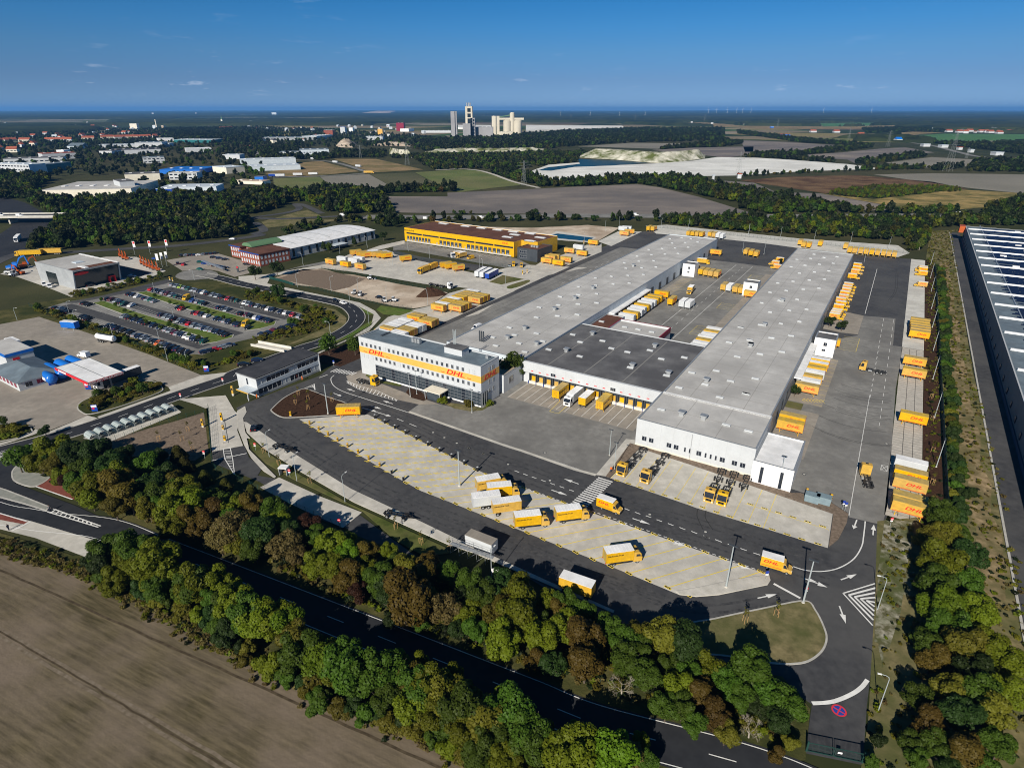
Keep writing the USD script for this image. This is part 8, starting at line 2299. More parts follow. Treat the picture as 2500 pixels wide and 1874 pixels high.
ALL+=crowns('in the belt between road and truck yard',B1,'J',[(50,1090,75,co),(60,1230,90,br),(230,1210,130,g),(120,1330,100,g),(390,1390,110,dg),(540,1300,105,ru),(330,1490,130,tn),(430,1570,90,tn),(720,1480,140,yg),(850,1460,95,bg),(1030,1540,100,br),(1190,1530,80,yg),(640,1560,90,g)])
ALL+=crowns('in the belt between road and truck yard',B1,'N',[(110,150,90,bg),(40,220,100,yg),(350,310,110,g),(210,395,70,ru),(540,240,100,ol),(690,200,85,br),(800,270,90,g),(520,440,180,br),(790,510,110,tn),(660,430,90,ol),(620,610,65,g),(970,320,95,g),(1040,430,110,g),(880,650,70,dg),(1120,570,95,ol),(1180,730,130,yg),(1280,510,150,yg),(1330,630,110,yg),(1000,660,90,g),(1390,860,75,br),(1480,450,85,yg),(1560,520,80,br),(1600,460,90,g),(1700,540,100,g),(1730,710,140,br),(1740,880,140,br),(1520,890,95,dg),(1900,620,100,g),(1990,720,110,g),(2080,660,105,ol),(2000,860,120,g),(2120,790,100,g),(1990,1020,90,ba),(2150,970,110,g),(450,220,80,g),(240,240,90,yg),(1430,600,80,g),(900,440,75,dg),(430,590,60,dg)])
ALL+=crowns('in the belt between road and truck yard',B1,'M',[(80,630,110,yg),(360,650,150,g),(40,800,110,br),(200,740,110,g),(600,890,130,g),(480,780,120,g),(560,1000,100,dg),(300,830,100,g),(370,1030,85,ba),(120,950,110,br),(200,1080,90,ol),(640,1130,60,ol),(540,1220,60,br),(-60,660,100,g),(-120,760,110,yg),(-200,900,110,g),(-90,900,100,g),(-180,620,90,g),(-20,1010,90,g),(430,900,90,dg)])
ALL+=crowns('in the row between road and stubble field',B2,'I',[(940,1260,110,dg),(830,1340,120,dg),(1050,1310,100,yg),(1170,1260,85,g),(1000,1440,120,yg),(1180,1430,120,yg),(1340,1490,130,yg),(1430,1400,80,br),(950,1550,100,yg),(1300,1600,120,g),(1680,1510,120,yg),(1560,1600,110,yg),(1900,1560,120,yg),(1800,1640,110,g)])
ALL+=crowns('in the row between road and stubble field',B2,'N',[(40,810,90,yg),(60,950,100,yg),(180,880,110,g),(330,960,120,ol),(450,870,105,yg),(560,1010,115,ol),(600,890,85,yg),(690,910,55,br),(380,1110,110,g),(560,1170,120,yg),(750,1050,110,dg),(830,980,95,yg),(950,1100,100,yg),(700,1250,110,yg),(850,1210,120,g),(900,1330,120,yg),(1180,1130,100,yg),(1120,1240,130,ol),(1280,1230,115,yg),(1100,1400,130,g),(1010,1470,100,g),(1350,1390,140,g),(1200,1500,110,yg),(1450,1340,85,yg),(1540,1410,105,g),(1450,1510,110,g),(1670,1360,85,yg),(1690,1470,115,g),(1830,1440,105,yg),(1600,1560,90,g),(1860,1560,100,g),(2060,1510,85,tn),(2120,1400,65,yg),(2150,1530,80,g),(200,1010,90,g),(1300,1620,90,yg),(1740,1620,90,g)])
B5='bushes along the edge of the stubble field'
B3='dense trees on the slope below the trailer bays'
ALL+=crowns('on the slope at the right border',B3,'L',[(1640,840,105,g),(1560,1010,85,ol),(1690,970,95,ol),(1650,1160,140,yg),(1850,1110,100,dg),(1830,1300,105,g),(1640,1310,125,g),(1640,1470,135,bg),(1880,1480,125,yg),(1720,1600,130,g)])
ALL+=crowns('on the slope at the right border',B3,'M',[(1850,270,125,yg),(1530,70,70,g),(1560,460,105,g),(1600,570,105,br),(1800,490,145,ol),(1950,470,125,yg),(2060,570,125,yg),(1850,640,135,dg),(1480,820,100,g),(1700,790,120,ol),(1900,810,145,g),(2070,790,125,yg),(1560,1010,115,br),(1780,960,135,dg),(2000,960,130,ol),(1450,1140,85,g),(1600,1140,110,g),(1830,1210,145,br),(2050,1160,115,g),(1230,1130,55,dg),(1180,1270,50,g),(1500,1260,85,g),(1700,1280,100,dg),(1960,1290,100,g)])
B4='bushes along the green fence on the right'
BUSH=[('AE',1190,130,75,g),('AE',1220,440,75,yg),('AE',1250,640,105,dg),('AE',1240,900,80,ol),('AE',1280,1140,85,ol),('AE',1180,300,50,dg),('AD',140,440,28,g),('AD',150,740,32,bg),('AD',200,970,42,g),('AD',205,1150,48,dg),('AD',205,1430,55,g),('AD',130,560,26,g),('AD',165,850,35,ol),('AD',190,1060,42,dg),('AD',200,1270,50,dg),('AD',215,1560,50,g),('AD',125,400,22,dg)]
for q in BUSH:
 ALL+=[w[:3]+(min(w[3],4.2),)+w[4:]for w in crowns('along the green fence on the right',B4,q[0],[q[1:]],1.7,.5)]
r=np.random.default_rng(90)
rowA=LineString(mixpts(('I',880,1400,1150,1400,1500,1530),('N',60,1010,330,1080),('N',600,1150,850,1270),('N',1100,1400,1350,1500),('N',1600,1600,1900,1680)))
d_=0
while d_<rowA.length:
 q=np.array(rowA.interpolate(d_).coords[0])+r.normal(0,1.0,2)
 R=r.uniform(2.9,4.2)
 ALL.append((q[0],q[1],R,R*r.uniform(2.1,2.6),str(r.choice([yg,g,yg,g,yg,ol,bg])),B2,'in the row between road and stubble field'))
 d_+=r.uniform(2.6,4.0)
for d_ in np.arange(1,rowA.length,2.3):
 q=np.array(rowA.offset_curve(-4.6).interpolate(d_).coords[0])+r.normal(0,.7,2)
 R=r.uniform(1.7,2.6)
 ALL.append((q[0],q[1],R,R*r.uniform(1.3,1.9),str(r.choice([yg,g,ol,dg,g])),B5,'along the edge of the stubble field'))
rowB=Polygon(mixpts(('I',300,600,700,600),('I',1300,740,1650,840),('J',50,1240,500,1440,900,1610),('N',700,290,1300,500,1900,670),('M',300,760,650,990,600,1200),('N',1900,1090,1200,880,500,660),('I',2100,1290,1500,1090,700,840))).buffer(0)
have=np.array([q[:2]for q in ALL])
rows_=[q for q in inside(rowB,2200,r)]
n_=0
for q in rows_:
 if np.min(np.hypot(*(have-q).T))>3.6 and NEAR.distance(Point(q))>3.0 and low_lane.distance(Point(q))>2.0 and n_<130:
  R=r.uniform(2.6,3.8)
  ALL.append((q[0],q[1],R,R*r.uniform(2.0,2.5),str(r.choice([yg,g,yg,bg,ol,g,yg,g,dg,br])),B1,'in the belt between road and truck yard'))
  have=np.vstack([have,q])
  n_+=1
for t_ in np.arange(-2,300,3.4):
 R=r.uniform(1.5,2.6)
 q=S(79.6+r.normal(0,.5),t_)
 ALL.append((q[0],q[1],R,R*1.5,str(r.choice([dg,g,dg,ol,g])),B4,'along the green fence on the right'))
cams=lambda p:p[0]/(p[1]*CP+HCAM*SP)
seen={}
tot={}
for q in ALL:
 tot[q[4],q[6]]=tot.get((q[4],q[6]),0)+1
for i,q in enumerate(sorted(ALL,key=cams)):
 x_,y_,R,H,k,grp,where=q
 v=(i*5)%2 if(k,1)in TREE else 0
 kk=seen.get((k,where),0)
 seen[k,where]=kk+1
 lab=f'{nth(kk)} {COL[k]} tree from the left {where}' if tot[k,where]>1 else f'only {COL[k]} tree {where}'
 if grp in(B4,B5):
  HEDGE[k if k in HEDGE else 'green'](lab.replace(' tree ',' bush '),(x_,y_),0,rng.uniform(0,360),(R/2.4,R/2.4,H/3.6),group=grp)
  continue
 base=3.6 if k!='conifer' else 2.9
 TREE[k,v](lab,(x_,y_),0,rng.uniform(0,360),(R/base*1.08,R/base*1.08,H/8.4),group=grp)
 TREES_XY.append((x_,y_))
def b_sapling():
 t=thing('sapling','','sapling')
 MB().cyl((0,0,0),(.05,0,3.0),.05,.025,5).build('trunk',M['bark'],t)
 for a in range(3):
  c,s=math.cos(a*2.1)*.5,math.sin(a*2.1)*.5
  MB().cyl((c,s,0),(c,s,1.6),.05,n=5).build('stake',M['timber'],t)
 MB().box(-.5,.5,-.05,.05,1.45,1.55).build('cross_bar',M['timber'],t)
 MB().add(*crown_mesh(31,70,.6,1.9,4.2,.12)).build('crown',LEAF['olive'],t)
 return t
SAP=Kind(b_sapling)
for i,(fr,x_,y_)in enumerate((('J',155,710),('J',280,815),('J',545,965),('J',1265,1350),('J',1480,1480),('J',1720,1540),('L',325,1575),('L',540,1530),('K',600,1470),('J',445,225),('J',420,300),('J',530,260),('J',525,345),('J',730,280),('I',1345,330),('I',1540,330),('I',1625,420),('I',1590,250),('L',1585,60),('L',1590,210),('L',1590,420),('L',1590,640))):
 SAP(('first staked sapling from the left on the grass strip','second staked sapling from the left on the grass strip','third staked sapling from the left on the grass strip','fourth staked sapling from the left on the grass strip','fifth staked sapling from the left on the grass strip','last staked sapling of the grass strip, near the scaffold','left of two staked saplings on the dry grass island','right of two staked saplings on the dry grass island','staked sapling between footpath and trees','rearmost staked sapling on the planted island','left staked sapling on the planted island','middle staked sapling on the planted island','front staked sapling on the planted island','right staked sapling on the planted island','left thin sapling on the gravel behind the bicycle shelters','middle thin sapling on the gravel behind the bicycle shelters','front thin sapling on the gravel behind the bicycle shelters','rear thin sapling on the gravel behind the bicycle shelters','rearmost wooden staked sapling on the bark mulch strip','second wooden staked sapling on the bark mulch strip','third wooden staked sapling on the bark mulch strip','front wooden staked sapling on the bark mulch strip')[i],P(fr,x_,y_)[:2],.13 if fr=='J' else.02,40*i,group='staked saplings')
SMALL=b_tree('small_tree','dark',301,1400,.17,'round',R=1.9,H=4.6,H0=1.0,cat='tree')
SMALLG=b_tree('small_tree','green',302,1400,.17,'round',R=1.9,H=4.6,H0=.8,cat='tree')
BUSHK=b_tree('bush','olive',303,900,.17,'round',R=1.6,H=2.0,H0=.1,cat='bush')
BUSHG=b_tree('bush','yellow',304,900,.17,'round',R=1.6,H=2.0,H0=.1,cat='bush')
CON=b_tree('conical_tree','dark',305,2400,.22,'cone',R=2.6,H=8,H0=.6,cat='tree')
for i,(k,fr,x_,y_,s_,lab)in enumerate(((SMALL,'H',705,850,1.25,'left of two small dark trees on the tan paving by the right hall'),(SMALL,'H',800,880,1.2,'right of two small dark trees on the tan paving by the right hall'),(SMALL,'H',325,1370-1000,1.0,'small dark tree beside the kerbed island between the halls'),(SMALLG,'G',175,1390,2.4,'dark green tree between office block and connecting hall'),(SMALLG,'F',705,1165,1.9,'bushy tree left of the yellow post on the mulched bed'),(SMALLG,'F',925,1165,1.7,'upright tree at the left end of the office block'),(SMALL,'F',290,700,2.0,'dark round tree inside the bend of the access road'),(SMALL,'F',270,500,2.1,'dark tree before the brick office'),(SMALL,'F',85,530,2.0,'dark tree at the corner of the brick office'),(CON,'F',920,350-100,.9,'tall dark conical tree before the white shed'),(CON,'F',660,400-110,.9,'left dark conical tree before the white shed'),(SMALLG,'F',705,440-140,1.5,'light green tree before the white shed porch'),(SMALL,'F',1165,200,1.6,'dark tree right of the white shed'),(SMALLG,'I',190,600,1.7,'young street tree with stakes on the rounded pavement corner'),(SMALL,'I',395,300,.9,'small tree at the kerb beside the access road'),(BUSHG,'J',1665,290,1.3,'yellow green bush at the office entrance'),(BUSHK,'J',1880,320,1.2,'dull bush under the glass corner of the office block'),(BUSHG,'J',2050,310,1.0,'bush at the right corner of the office block'),(SMALL,'L',660,50,1.0,'dark shrub at the docks of the right hall'))):
 k(lab,P(fr,x_,y_)[:2],0,33*i,s_)
r=np.random.default_rng(12)
scr=Polygon(mixpts(('F',0,620,300,690),('F',560,760,760,830),('F',780,880,600,960),('F',440,1000,100,1060),('F',60,1020,470,860),('F',470,800,300,740,0,690))).buffer(0)
scr2=Polygon(mixpts(('E',1700,1000,1950,930),('E',2150,880,2150,930),('E',1800,1080,1600,1080),('E',1250,930,700,720),('E',300,590,300,620),('E',900,830,1300,990),('E',1620,1120,1950,1060),('E',2200,980,2150,960))).buffer(0)
scr3=Polygon(mixpts(('E',670,1420,860,1320),('E',1150,1225,1300,1220),('E',1350,1260,1320,1300),('E',1000,1400,760,1470))).buffer(0)
scr4=Polygon(mixpts(('Z',600,620,1000,530),('Z',1350,460,1380,480),('Z',1000,570,640,650))).buffer(0)
scr5=Polygon(mixpts(('I',-40,240,150,190),('I',255,215,270,250),('I',150,305,-40,345))).buffer(0)
n_=0
for pg,n,wh_ in((scr,62,'in the scrub between car park and bend'),(scr2,70,'in the hedge below the car park'),(scr3,20,'on the planted island before the filling station'),(scr4,24,'in the hedge below the machinery hall'),(scr5,8,'in the lower left planted corner')):
 q_=inside(pg,n,r)
 q_=q_[np.argsort(q_[:,0]/q_[:,1])]
 for i,q in enumerate(q_):
  kd=(BUSHK,BUSHG,BUSHK,SMALLG,BUSHK)[i%5]
  kd(f'{nth(i)} {"bushy shrub" if kd is not SMALLG else "small leafy tree"} from the left {wh_}',q,0,r.uniform(0,360),float(r.uniform(.6,1.5)if kd is not SMALLG else r.uniform(.6,1.0)),group=wh_[3:]+' shrubs')
for i,(x_,y_)in enumerate(((860,545),(980,590),(1060,640),(1150,690),(1240,735),(1360,780),(1440,740),(1500,790),(1600,850),(1680,870),(1310,510),(1440,570),(1540,600),(1680,620),(1760,650),(1890,700),(1980,730),(1430,760))):
 SMALLG(f'{nth(i)} thin young tree from the left on the car park islands',P('E',x_,y_)[:2],.13,50*i,.55,group='young trees on the car park islands')
back=Polygon(mixpts(('C',1420,1195,1700,1230,2211,1275),('D',450,1180,850,1215),('D',1230,1230,1320,1300),('D',1480,1310,1520,1160),('D',1690,1100,1650,1060,900,1060),('C',2211,1150,1400,1160))).buffer(0)
BIRCH=[b_tree('birch_tree','birch',401+k,900,.42,'round',R=2.9,H=9.5,H0=1.2,bark='bark_pale')for k in range(2)]
DARKT=[b_tree('forest_tree','dark',411+k,900,.42,'round',R=3.4,H=9.0,H0=.8)for k in range(2)]
OLIVT=[b_tree('forest_tree','conifer',421,900,.42,'round',R=3.2,H=8.0,H0=.6)]
q_=inside(back,95,r)
q_=q_[np.argsort(q_[:,0]/q_[:,1])]
cn={}
for i,q in enumerate(q_):
 _,tt=ST(q)
 near_=tt<372
 kd,w=((BIRCH[i%2],'light green birch')if(near_ and i%3)else(OLIVT[0],'dull olive tree')if i%4==0 else(DARKT[i%2],'dark green tree'))
 cn[w]=cn.get(w,0)+1
 kd(f'{nth(cn[w] - 1)} {w} from the left behind the back edge of the yard',q,0,r.uniform(0,360),float(r.uniform(.65,1.0)),group=w+'s behind the yard')
def proto(name,k,seed,n,leaf,R,H,H0=.3):
 m=MB().add(*crown_mesh(seed,n,R,H0,H,leaf,lobes=7))
 return m,LEAF[k]
PROTOS=[proto('a','forest',501,260,.85,3.6,8.5),proto('b','dark',502,260,.85,4.0,7.5),proto('c','green',503,260,.85,3.6,8.0),proto('d','conifer',504,220,.85,3.2,7.0),proto('e','yellow',505,220,.8,3.2,7.5),proto('f','brown',506,200,.8,3.0,6.5)]
FARP=[proto('g','forest',511,110,1.5,4.4,8.5),proto('h','forest',512,110,1.5,4.6,9.5),proto('i','green',513,110,1.5,4.2,8.0),proto('j','conifer',514,90,1.5,4.0,7.5)]
def scatter(name,label,places,protos,weights,smin=.7,smax=1.25,seed=1):
 r=np.random.default_rng(seed)
 n=len(places)
 pi=UsdGeom.PointInstancer.Define(stage,numbered('/World',name))
 base=str(pi.GetPath())
 rel=pi.CreatePrototypesRel()
 for j,(mb,mt)in enumerate(protos):
  m=usdkit.mesh(stage,f'{base}/crown'+(f'_{j:03d}' if j else ''),mb.mesh(),mt)
  rel.AddTarget(m.GetPath())
 pi.CreateProtoIndicesAttr(Vt.IntArray.FromNumpy(r.choice(len(protos),n,p=np.array(weights)/sum(weights)).astype(np.int32)))
 pos=np.c_[places,np.zeros(n)]
 pi.CreatePositionsAttr(Vt.Vec3fArray.FromNumpy(pos.astype(np.float32)))
 a=r.uniform(0,2*math.pi,n)
 pi.CreateOrientationsAttr(Vt.QuathArray([Gf.Quath(float(math.cos(t/2)),0,0,float(math.sin(t/2)))for t in a]))
 s=r.uniform(smin,smax,n)
 sc=np.c_[s,s,s*r.uniform(.85,1.2,n)]
 pi.CreateScalesAttr(Vt.Vec3fArray.FromNumpy(sc.astype(np.float32)))
 tag(pi.GetPrim(),label,'woodland',None,'stuff')
footU=unary_union([f_ for f_ in FOOT])
fieldU=unary_union(FIELDS)
roadsU=unary_union([LineString(mixpts(*a)).buffer(w)for w,a in((15,[('B',1000,1138),('B',2211,1138),('C',1300,1130),('D',600,1035),('D',2500,1040)]),(8,[('A',1550,1133),('A',2211,1150),('B',640,1140),('B',1010,1138)]),(7,[('B',640,1110),('B',560,1070),('B',480,1035),('B',420,1030),('B',450,1070),('B',330,1105),('B',0,1150)]),(7,[('A',2150,1195),('B',80,1190),('B',140,1240),('B',80,1280),('A',2000,1320)]),(8,[('A',-200,1600),('A',500,1440),('A',1500,1380),('A',2211,1290)]),(19,[('A',-400,1560),('A',50,1400),('A',180,1280),('A',280,1180),('A',150,1080),('A',0,1010)]),(12,[('A',-200,1195),('A',420,1190)]))])
keep=unary_union([footU,fieldU,roadsU])
def wood(label,poly,per,protos=PROTOS,weights=(3,3,2.2,1.5,.5,.12),seed=1,smin=.7,smax=1.25,name='woodland'):
 pg=Polygon(mixpts(*poly)).buffer(0).difference(keep)if isinstance(poly,list)else poly.difference(keep)
 n=int(min(6000,pg.area/per))
 if n<2:
  return
 r=np.random.default_rng(seed)
 q=inside(pg,n,r)
 scatter(name,label,q,protos,weights[:len(protos)],smin,smax,seed)
wood('dense undergrowth and trees between highway and back edge of the yard',back.buffer(-3),24,weights=(3,3,3,2,2,.2),seed=60,smin=.55,smax=1.0)
wood('dark mixed woodland behind the machinery hall on the left',[('A',150,1300,230,1425),('A',500,1425,1130,1370),('A',1500,1350,2060,1300),('A',2150,1200,2050,1160),('A',1550,1150,1450,1080),('A',1080,1060,720,1070),('A',420,1110,330,1210)],26,seed=2)
wood('wooded belt before the big flat store',[('A',0,960,330,960),('A',430,1010,700,1005),('A',1250,965,2000,975,2230,960),('B',0,960,400,950,400,1010),('A',2211,1110,1560,1125),('A',1080,1040,430,1090),('A',250,1090,0,1000)],26,seed=3)
wood('trees left of the big flat store',[('A',-150,730,260,790),('A',430,830,240,930),('A',330,970,-150,990)],30,seed=4)
wood('wood with light green trees left of the ploughed field',[('B',380,890,900,905),('B',1150,950,1235,1110),('B',850,1115,650,1085),('B',500,1015,390,1005),('B',0,1010,0,950)],27,weights=(3,2,3,1,2.2,.1),seed=5)
wood('shrubs between slip road and white shed',[('B',330,1260,700,1190),('B',860,1150,1220,1145),('B',1330,1180,1220,1260),('B',1000,1190,700,1200,330,1300)],40,seed=6,smin=.5,smax=.95)
wood('roadside trees along the near edge of the highway',[('B',1240,1170,1700,1165,2211,1160),('C',700,1150,1400,1155),('C',1400,1180,700,1175),('B',2211,1185,1330,1200)],55,seed=7,smin=.45,smax=1.0)
wood('row of small trees between highway and ploughed field',[('B',1350,1112,2211,1112),('C',700,1110,1300,1105),('C',1850,1105,1850,1120,1300,1120),('B',2211,1122,1350,1122)],60,seed=8,smin=.4,smax=.85)
wood('wood along the highway at the right',[('D',0,1000,160,1010),('D',700,1020,1690,1000),('D',1690,1022,700,1060),('C',1900,1120)],30,seed=9)
wood('trees beyond the big grey shed at the right border',[('D',1700,1045,2300,1045),('D',2300,1110,1760,1110),('D',1540,1140,1640,1060)],28,seed=10)
wood('trees beyond the highway at the right border',[('D',1900,1000,2211,900),('D',2300,900,2300,1030,1850,1020)],35,seed=11)
wood('hedge line of round trees before the ploughed field',[('B',1130,950,1240,940),('B',1480,935,1790,925),('B',1780,905,1500,900,1240,920)],30,seed=12,weights=(4,3,1,1,.3,.8))
wood('dark wood before the white chalk pit',[('C',440,885,800,880),('C',1230,858,1440,890),('C',1760,960,2211,1050),('C',2211,930,1950,880),('C',1760,850,1800,830),('C',1500,812,1100,822),('C',700,845,480,855),('C',280,785,0,740),('C',0,770,200,830,400,885)],30,weights=(3,3,2,1.5,.5,.2),seed=13)
wood('hedge along the far edge of the chalk pit on the right',[('D',0,735,400,712),('D',900,690,1480,672),('D',1480,655,1100,660),('D',860,690,500,700,0,730)],45,seed=14,smin=.5,smax=1.0)
wood('low bushes on the green strip of the golden meadow',[('D',680,870,1050,905),('D',1500,860,1750,840),('D',1650,815,1100,800,750,840)],40,weights=(0,0,2,2,2,0),seed=15,smin=.3,smax=.6)if False else None
pg=Polygon(mixpts(('D',680,870,1050,905),('D',1500,860,1750,840),('D',1650,815,1100,800,750,840))).buffer(0)
scatter('bushes','low green bushes across the golden meadow',inside(pg,int(min(1500,pg.area/22)),np.random.default_rng(16)),PROTOS[2:5],(2,2,2),.3,.6,16)
wood('hedge and trees at the right edge of the mauve field',[('D',0,845,300,880),('D',480,925,900,1000),('D',1330,1000,1330,1018),('D',700,1012,0,1000)],32,seed=17)
wood('scrub round the chalk cliffs left of the lake',[('B',1180,640,1420,650),('B',1560,740,1950,735),('C',260,735,480,695),('C',720,680,740,640),('C',830,630,1010,640),('C',930,590,700,600),('C',440,595,0,615),('B',1500,620)],70,FARP,(3,2,3,3),seed=18,smin=.5,smax=1.0)
wood('dark wood across the middle distance',[('B',1400,560,1450,500,2000,480),('C',0,480,130,455),('C',420,440,700,420),('C',1120,405,1340,400),('C',1960,400,1960,490),('C',1600,505,1180,512),('C',720,540,440,572,0,585),('B',1500,585)],60,FARP,(4,4,2,1),seed=19,smin=.9,smax=1.5)
wood('hedges and copses among the right hand fields',[('C',1400,570,1660,545),('C',1960,500,2140,520),('C',1900,555,1600,575)],70,FARP,(4,3,2,1),seed=20)
for i,q in enumerate(([('D',60,570),('D',500,545),('D',1000,490),('D',1050,505),('D',780,545),('D',400,580),('D',860,635),('D',800,630),('D',60,582)],[('D',900,630),('D',1100,600),('D',1360,555),('D',1480,575),('D',1140,622),('D',1000,640)],[('D',480,445),('D',800,470),('D',990,490),('D',500,470),('D',0,400),('D',0,380)],[('D',1500,470),('D',2300,480),('D',2300,570),('D',1700,500)],[('D',1800,620),('D',2300,600),('D',2300,700),('D',1780,690),('D',1780,655)],[('D',960,365),('D',1600,345),('D',1600,385),('D',1000,395)],[('D',1500,690),('D',1780,665),('D',1600,655),('D',1500,672)])):
 wood(f'{nth(i)} hedge or copse from the pit among the right hand fields',q,75,FARP,(4,3,2,1),seed=30+i,smin=.6,smax=1.2)
wood('dark trees between the works buildings left of the dry field',[('B',100,560,450,560),('B',460,640,720,620),('B',760,590,1180,600),('B',1180,640,780,640),('B',640,660,130,650)],80,FARP,(4,3,2,1),seed=40,smin=.7,smax=1.2)
town_pg=Polygon(mixpts(('A',-400,780,430,810),('A',1000,790,1260,900),('A',1850,940,2211,930),('B',150,800),('A',2211,640),('B',150,560,1400,550),('B',1700,480,700,400,0,380),('A',1000,400,-400,400))).buffer(0)
wood('trees among the houses and works of the town',town_pg,190,FARP,(4,3,2,1),seed=41,smin=.6,smax=1.15)
wood('dense dark wood behind the flat halls of the town',[('A',1350,420,1700,410,2211,400),('B',0,400,220,440),('B',220,490,0,500),('A',2211,510,1600,500,1400,470)],60,FARP,(5,4,1,1),seed=42,smin=1.0,smax=1.6)
# ---- the plain beyond: one canopy of forest with clearings
na,nr=620,330
ang=np.linspace(math.radians(-50),math.radians(50),na)
rad=np.geomspace(2300,42000,nr)
A_,R_=np.meshgrid(ang,rad)
X_,Y_=R_*np.sin(A_),R_*np.cos(A_)
fl=np.stack([X_,Y_,np.zeros_like(X_)],-1)
cover=meshkit.fbm(fl/1500.0,4,3)
bump=meshkit.noise(fl/[40.0,40.0,1.0],5)*5+meshkit.noise(fl/160.0,6)*4
left=np.clip((-X_/np.maximum(Y_,1)-.1)*3,0,1)
th_=.42+.10*np.clip((12000-R_)/9000,0,1)
Z_=11+bump+np.clip(R_-9000,0,30000)/30000*60*meshkit.fbm(fl/6000.0,2,9)
edge=np.clip((cover-th_)/.015,0,1)
inF=shapely.contains_xy(fieldU.buffer(12),X_.ravel(),Y_.ravel()).reshape(X_.shape)|shapely.contains_xy(footU.buffer(25),X_.ravel(),Y_.ravel()).reshape(X_.shape)
edge[inF]=0
edge[:3]*=np.array([0,.4,.8])[:,None]
Z_=np.where(edge>0,Z_*edge,-6)
v=np.stack([X_,Y_,Z_],-1).reshape(-1,3)
i_=np.arange(nr*na).reshape(nr,na)
f=np.stack([i_[:-1,:-1],i_[:-1,1:],i_[1:,1:],i_[1:,:-1]],-1).reshape(-1,4)[:,::-1]
zz=v[f,2]
f=f[zz.max(1)>-5]
M['far_forest']=mat('distant_forest',(.009,.017,.007),(.028,.040,.012),.012,.95,.1,c3=(.05,.06,.02),scale3=.0016,f3=.6)
MB().add(v,f).build('forest',M['far_forest'],label='dark forest covering the plain to the horizon',kind='stuff',smooth=True)
def b_house(m1,m2):
 def f():
  t=thing('town_house','','house')
  MB().box(-6,6,-4,4,0,5.5).build('wall',M[m1],t)
  MB().side([(-4.4,5.51),(4.4,5.51),(0,9)],-6.3,6.3).move(lambda v:v[:,[1,0,2]]).build('roof',M[m2],t)
  return t
 return Kind(f)
HS=[(b_house('white','roof_tile'),'red roofed white house'),(b_house('offwhite','roof_dark'),'dark roofed cream house'),(b_house('white','clad_light'),'pale roofed white shed')]
r=np.random.default_rng(71)
spots=inside(Polygon(mixpts(('A',-40,520,700,470),('A',1300,440,1000,370,-40,360))).buffer(0).difference(keep),60,r),inside(Polygon(mixpts(('B',0,560,1400,500),('B',1700,420,700,330),('A',1400,340,2000,420))).buffer(0).difference(keep),60,r),inside(Polygon(mixpts(('D',1300,400,2180,395),('D',2180,345,1500,365))).buffer(0).difference(keep),26,r)
for g_,(qs,wh_)in enumerate(zip(spots,('in the old town','around the distant works','in the far right village'))):
 cn_={}
 for q in qs[np.argsort(qs[:,0]/qs[:,1])]:
  kd,nm_=HS[int(r.choice(3,p=((.45,.25,.3),(.2,.2,.6),(.6,.2,.2))[g_]))]
  cn_[nm_]=cn_.get(nm_,-1)+1
  kd(f'{nth(cn_[nm_])} tiny {nm_} from the left {wh_}',q,0,float(r.uniform(0,180)),float(r.uniform(.8,1.7)),group=f'tiny {nm_} {wh_}')
TUFT=[(MB().add(*crown_mesh(801+j,60,.7,.02,.8,.16,lobes=4)),LEAF[k])for j,k in enumerate(('olive','tan','yellow','forest'))]
r=np.random.default_rng(73)
edge_=LineString(mixpts(('W',-200,1150,0,1180),('W',190,1236,420,1366),('W',700,1501,960,1611,1080,1690)))
q=np.array([edge_.interpolate(float(u)).coords[0]for u in r.uniform(0,edge_.length,1500)])+r.normal(0,1.1,(1500,2))
scatter('weeds','dry weeds along the edge of the stubble field',q,TUFT,(2,4,1,1),.5,1.3,74)
scatter('undergrowth','undergrowth beneath the tree belt',inside(rowB.difference(NEAR.buffer(1)).difference(low_lane.buffer(1)),2000,r),TUFT,(3,2,2,4),.6,1.8,75)
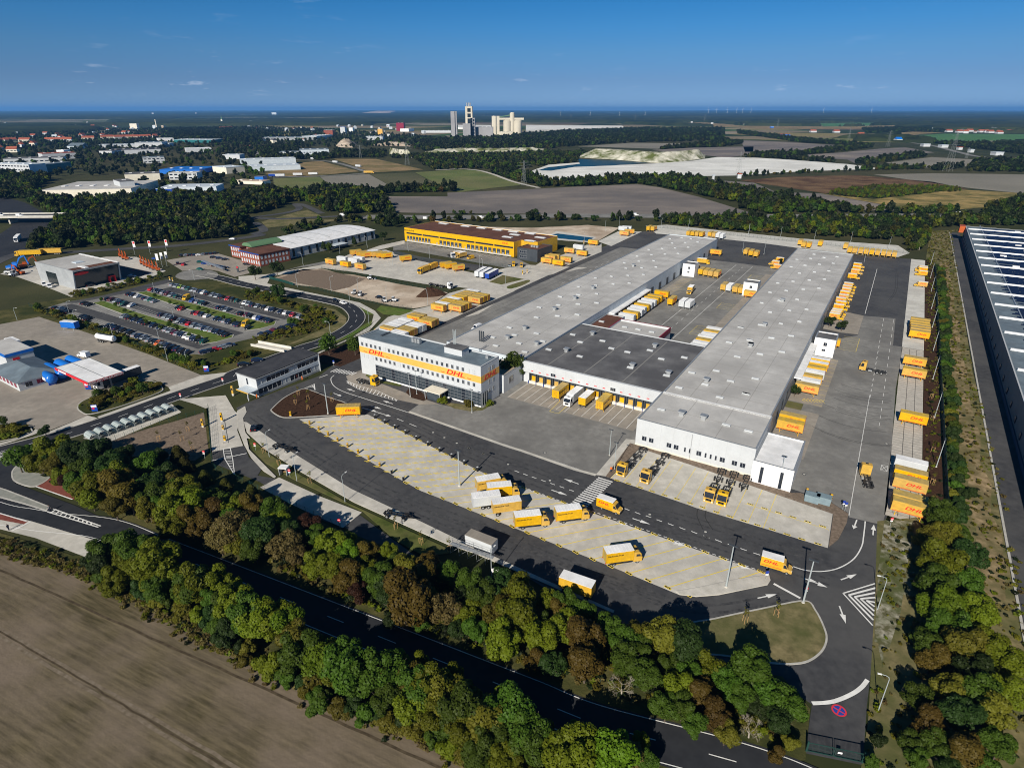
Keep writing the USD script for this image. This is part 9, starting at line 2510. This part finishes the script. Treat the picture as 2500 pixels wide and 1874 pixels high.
scatter('scrub','low scrub and weeds round the staff car park and on the slopes',np.vstack([inside(g_,n_,r)for g_,n_ in((scr,900),(scr2,900),(scr3,250),(scr4,300),(scr5,120),(Polygon(right_verge).buffer(0).difference(yard),2600))]),TUFT,(4,3,2,2),.4,1.2,76)
r=np.random.default_rng(50)
for i,(fr,x_,y_,w_,h_)in enumerate((('A',1290,280,14,16),('A',1390,278,60,5),('A',840,285,14,5),('A',735,345,12,7),('A',515,365,10,8),('A',1530,335,14,10),('A',1590,335,12,8),('A',1655,275,8,14),('A',45,355,16,12),('B',390,268,20,5),('B',1120,252,5,5),('D',1195,218,14,6),('D',1300,218,14,6),('D',1447,220,10,8),('D',290,415,14,6),('D',360,418,100,5),('D',270,355,22,10),('C',1690,345,12,10),('C',1860,355,18,10),('B',400,405,26,12),('B',60,395,30,8),('B',110,330,14,8),('B',330,330,10,6),('B',20,560,40,10),('D',1110,440,26,6),('D',1460,500,50,5),('D',1600,508,50,6),('D',1720,525,30,6),('D',1810,545,30,8),('D',2020,568,60,6),('C',1870,830,16,6),('C',2090,815,30,6))):
 p=P(fr,x_,y_)
 k=float(p[1]*CP+HCAM*SP)/F_PX/FR[fr][2]
 t=thing('distant_building',f'{nth(i)} tiny {"blue" if i in (14, 15, 16) else "pale"} building among distant trees, counted through the view','building',p[:2],0,r.uniform(-8,8))
 W2,H2=w_*k,max(h_*k,6)
 D2=min(W2,60)
 MB().box(-W2/2,W2/2,0,D2,0,H2).build('wall',M['white' if i!=15 and i!=16 and i!=14 else 'blue'],t)
 MB().box(-W2/2-.5,W2/2+.5,-.5,D2+.5,H2,H2+1).build('roof',M['roof_tile' if i%4==3 else 'clad_light'],t)
 # ------------------------------------------------------------------ air
mist=usdkit.material(stage,'/World/Looks/haze',{'v':('principled_volume',{'color':(.17,.48,.98),'density':HAZE,'anisotropy':.1})},[],volume='v.volume')
MB().box(-52000,52000,-600,61500,-8,260).build('haze',mist,label='thin blue air over the plain',kind='stuff')
